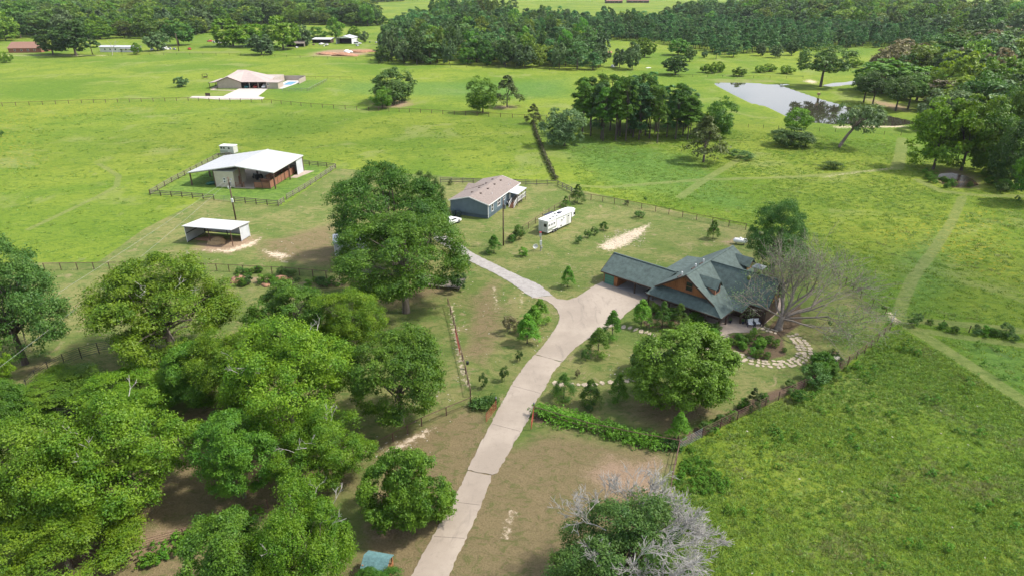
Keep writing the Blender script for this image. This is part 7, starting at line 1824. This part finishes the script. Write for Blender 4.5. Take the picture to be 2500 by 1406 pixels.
for i in range(26):
    px, py = r.choice([(340, 122), (400, 122), (420, 121), (505, 104), (560, 108), (770, 111), (790, 113), (855, 112), (905, 106), (730, 116)]); g = G(px + r.uniform(-18, 18), py + r.uniform(-2.5, 2.5))
    tag(blob('scrap_heap', r.choice(['offwhite', 'wood_dark', 'steel', 'rust', 'white', 'bin']), g.x, g.y, 0, r.uniform(.6, 1.6), r.uniform(.6, 1.2), r.uniform(.5, 1.2), 100 + i, amp=.5, sub=2), 'small heap of scrap in the far junk yards', 'rubbish', 'small scrap heaps of the far yards')
g = G(1487, 142); t = thing('deer_stand', 'small reddish hut right of the middle wood', 'hut', (g.x, g.y, 0)); MB().box(-1.2, 1.2, -1.2, 1.2, .8, 3.0).obj('wall', M['wood_brown'], t); MB().slab([(-1.5, -1.5, 3.2), (1.5, -1.5, 3.2), (1.5, 1.5, 3.6), (-1.5, 1.5, 3.6)], .12).obj('roof', M['red_metal'], t)
for s in (-1, 1): MB().box(s - .1, s + .1, -.1, .1, 0, .8).obj('leg', M['wood_dark'], t)
g = G(1497, 164); tag(blob('white_debris', 'white', g.x, g.y, 0, 1.2, .9, 1.2, 61, amp=.4), 'white rubbish at the foot of the grey leaning tree', 'rubbish')
g = G(1582, 167); tag(blob('white_debris', 'white', g.x, g.y, 0, 1.4, .6, .4, 62, amp=.3), 'flat white scrap on the rough grass above the pine clump', 'rubbish')
g = G(1916, 208); t = thing('moored_raft', 'white float at the edge of the pond', 'raft', (g.x, g.y, -.3), .3); MB().box(-2, 2, -.9, .9, 0, .35).obj('deck', M['white'], t); MB().box(-1.8, -1.6, -.8, .8, .35, .6).obj('rail', M['white'], t)
g = G(1997, 241); t = thing('bird_box', 'small yellow-green post box at the pond edge below the big spreading oak', 'box', (g.x, g.y, -.3)); MB().box(-.06, .06, -.06, .06, 0, 2.0).obj('post', M['wood_pole'], t); MB().box(-.5, .5, -.4, .4, 1.6, 2.5).obj('box', M['hay'], t)
for px, py, tp, l in ((437, 126, 82, 'distant light pole right of the trailer home'), (226, 134, 96, 'weathered snag pole beside the very large domed tree'), (2366, 54, 12, 'tall pole before the red-roofed house, right one'), (2352, 52, 33, 'short pole before the red-roofed house, left one')): pole(px, py, tp, l, .28, extras=False)
g = G(275, 136); t = thing('dead_sapling', 'leafless grey sapling in front of the trailer home', 'tree', (g.x, g.y, 0)); mb = MB(); branches(random.Random(3), (0, 0, 0), (0, 0, 1), 5, .22, 3, mb, [], .4, .1, 3, .7, (2, 4)); mb.obj('branches', M['bark_pale'], t)
# grey shed and flat trailer half hidden by the oaks
g = G(819, 626); t = thing('metal_shed', 'grey metal shed half hidden behind the left of the oaks', 'shed', (g.x, g.y, 0), .25)
MB().box(0, 6, 0, 4.5, 0, 2.5).obj('wall', M['metal_wall'], t); MB().slab([(-.2, -.2, 2.5), (3, -.2, 3.2), (3, 4.7, 3.2), (-.2, 4.7, 2.5)], .08).obj('roof', M['metal_white'], t); MB().slab([(3, -.2, 3.198), (6.2, -.2, 2.5), (6.2, 4.7, 2.5), (3, 4.7, 3.198)], .08).obj('roof', M['metal_white'], t); MB().box(-.06, .06, -.06, .04, 0, 2.6).obj('trim', M['white'], t)
g = G(855, 672); t = thing('flat_trailer', 'dark railed utility trailer under the left of the oaks', 'trailer', (g.x, g.y, 0), -.35)
MB().box(0, 4.2, 0, 1.9, .5, .62).obj('bed', M['wood_fence'], t); wheelset(t, (1.8, 2.5), (.0, 1.9), .3, .2)
m = MB(); [m.beam((0, y, 1.0), (4.2, y, 1.0), .06) for y in (0, 1.9)]; [m.beam((x, y, .6), (x, y, 1.0), .05) for x in (0, 1.4, 2.8, 4.2) for y in (0, 1.9)]; m.obj('rails', M['blackpipe'], t); MB().beam((4.2, .95, .5), (5.4, .95, .4), .1).obj('hitch', M['blackpipe'], t)
g = G(1015, 700); t = thing('wooden_deck', 'grey plank deck under the right side of the short-trunked oak', 'deck', (g.x, g.y, 0), -.2)
for k in range(14): MB().box(0, 7.5, k * .3, k * .3 + .27, .4, .46).obj('plank', M['wood_fence'], t)
for x in (.2, 3.7, 7.2):
    for y in (.2, 3.9): MB().box(x, x + .15, y, y + .15, 0, .4).obj('post', M['wood_fence'], t)
# arch, bird bath, flower, lamp posts by the gate, ornament
g = G(1577, 818); t = thing('garden_arch', 'thin dark metal arch over the flagstones by the porch bed', 'arch', (g.x, g.y, 0), .5)
m = MB()
for s in (-.6, .6): m.tube([(-.0, s, 0), (0, s, 1.7)], [.025, .025], 5); m.tube([(.5, s, 0), (.5, s, 1.7)], [.025, .025], 5)
for x in (0, .5): m.tube([(x, -.6, 1.7), (x, -.4, 2.1), (x, 0, 2.25), (x, .4, 2.1), (x, .6, 1.7)], [.025] * 5, 5)
m.obj('frame', M['blackpipe'], t)
g = G(2037, 899); t = thing('bird_bath', 'pale round bird bath in the fence corner thicket', 'bird bath', (g.x, g.y, 0)); MB().tube([(0, 0, 0), (0, 0, 1.5)], [.15, .08], 8).obj('pedestal', M['stone_grey'], t); MB().tube([(0, 0, 1.5), (0, 0, 1.65)], [.25, .5], 14).obj('bowl', M['stone_grey'], t)
g = G(2010, 915); tag(blob('boulder', 'stone', g.x, g.y, .1, .8, .5, .4, 80, amp=.15), 'tan boulder in front of the fence corner thicket', 'rock')
g = G(2030, 885); t = thing('flower_bush', 'shrub with orange-pink blossoms at the top of the fence corner thicket', 'shrub', (g.x, g.y, 0)); link('foliage', PROTO['shrub2']['crown'], t, None, None, (.8, .8, 1.0)); link('blossoms', PROTO['shrub3']['crown'].copy(), t, (0, 0, 1.2), None, (.3, .3, .3)); [(c.data.materials.clear(), c.data.materials.append(M['flower'])) for c in t.children if c.name.startswith('blossoms')]
for px, py, l in ((1211, 998, 'round post light on the left red gate'), (1303, 1012, 'round post light on the right red gate')):
    g = G(px, py); t = thing('gate_light', l, 'lamp', (g.x, g.y, 0)); MB().tube([(0, 0, 0), (0, 0, 1.5)], [.07, .07], 8).obj('post', M['rust'], t); MB().tube([(0, 0, 1.5), (0, 0, 1.6), (0, 0, 1.75)], [.1, .13, .04], 8).obj('lamp', M['steel'], t)
g = G(1138, 900); t = thing('fence_post_cap', 'black tub hung on the fence left of the drive', 'tub', (g.x, g.y, 0)); MB().tube([(.2, 0, .7), (.2, 0, 1.1)], [.18, .2], 10).obj('tub', M['blackpipe'], t)

# ------------------------------------------------------------------ clouds that drift over the farm
def cloud_mat():
    m, nt, N, L, P = newmat('cloud')
    P.inputs['Base Color'].default_value = (.92, .92, .92, 1); P.inputs['Roughness'].default_value = 1.0
    tp = N.new('ShaderNodeBsdfTransparent'); ms = N.new('ShaderNodeMixShader')
    n = noise(nt, coords(nt, 'Object'), 1.2, 4, .6)
    L.new(ramp(nt, n, .35, .6, .04, .18), ms.inputs[0]); L.new(tp.outputs[0], ms.inputs[1]); L.new(P.outputs[0], ms.inputs[2]); L.new(ms.outputs[0], N['Material Output'].inputs['Surface'])
    return m
CM = cloud_mat()
def cloud(label, px, py, rx, ry, rz, seed, h=620.0):
    g = G(px, py); p = g + sd * (h / sd.z)
    M['cloud_'] = CM; o = blob('cloud', 'cloud_', p.x, p.y, h, rx, ry, 26, seed, amp=.22, sub=4, rz=rz); o['kind'] = 'structure'; return o
cloud('c', 1900, 1000, 62, 62, .3, 201)
cloud('c', 2420, 520, 62, 46, .3, 205)
cloud('c', 1150, 330, 120, 34, .05, 202)

# ------------------------------------------------------------------ the air
def haze_box(dens=0.00005):
    m = bpy.data.materials.new('haze'); m.use_nodes = True; nt = m.node_tree; nt.nodes.clear()
    o = nt.nodes.new('ShaderNodeOutputMaterial'); v = nt.nodes.new('ShaderNodeVolumePrincipled')
    v.inputs['Color'].default_value = (.86, .92, 1, 1); v.inputs['Density'].default_value = dens; v.inputs['Anisotropy'].default_value = .2
    nt.links.new(v.outputs[0], o.inputs['Volume'])
    b = MB().box(-9000, 9000, -2600, 9500, -3, 60).obj('haze', m); tag(b, kind='stuff')
haze_box()
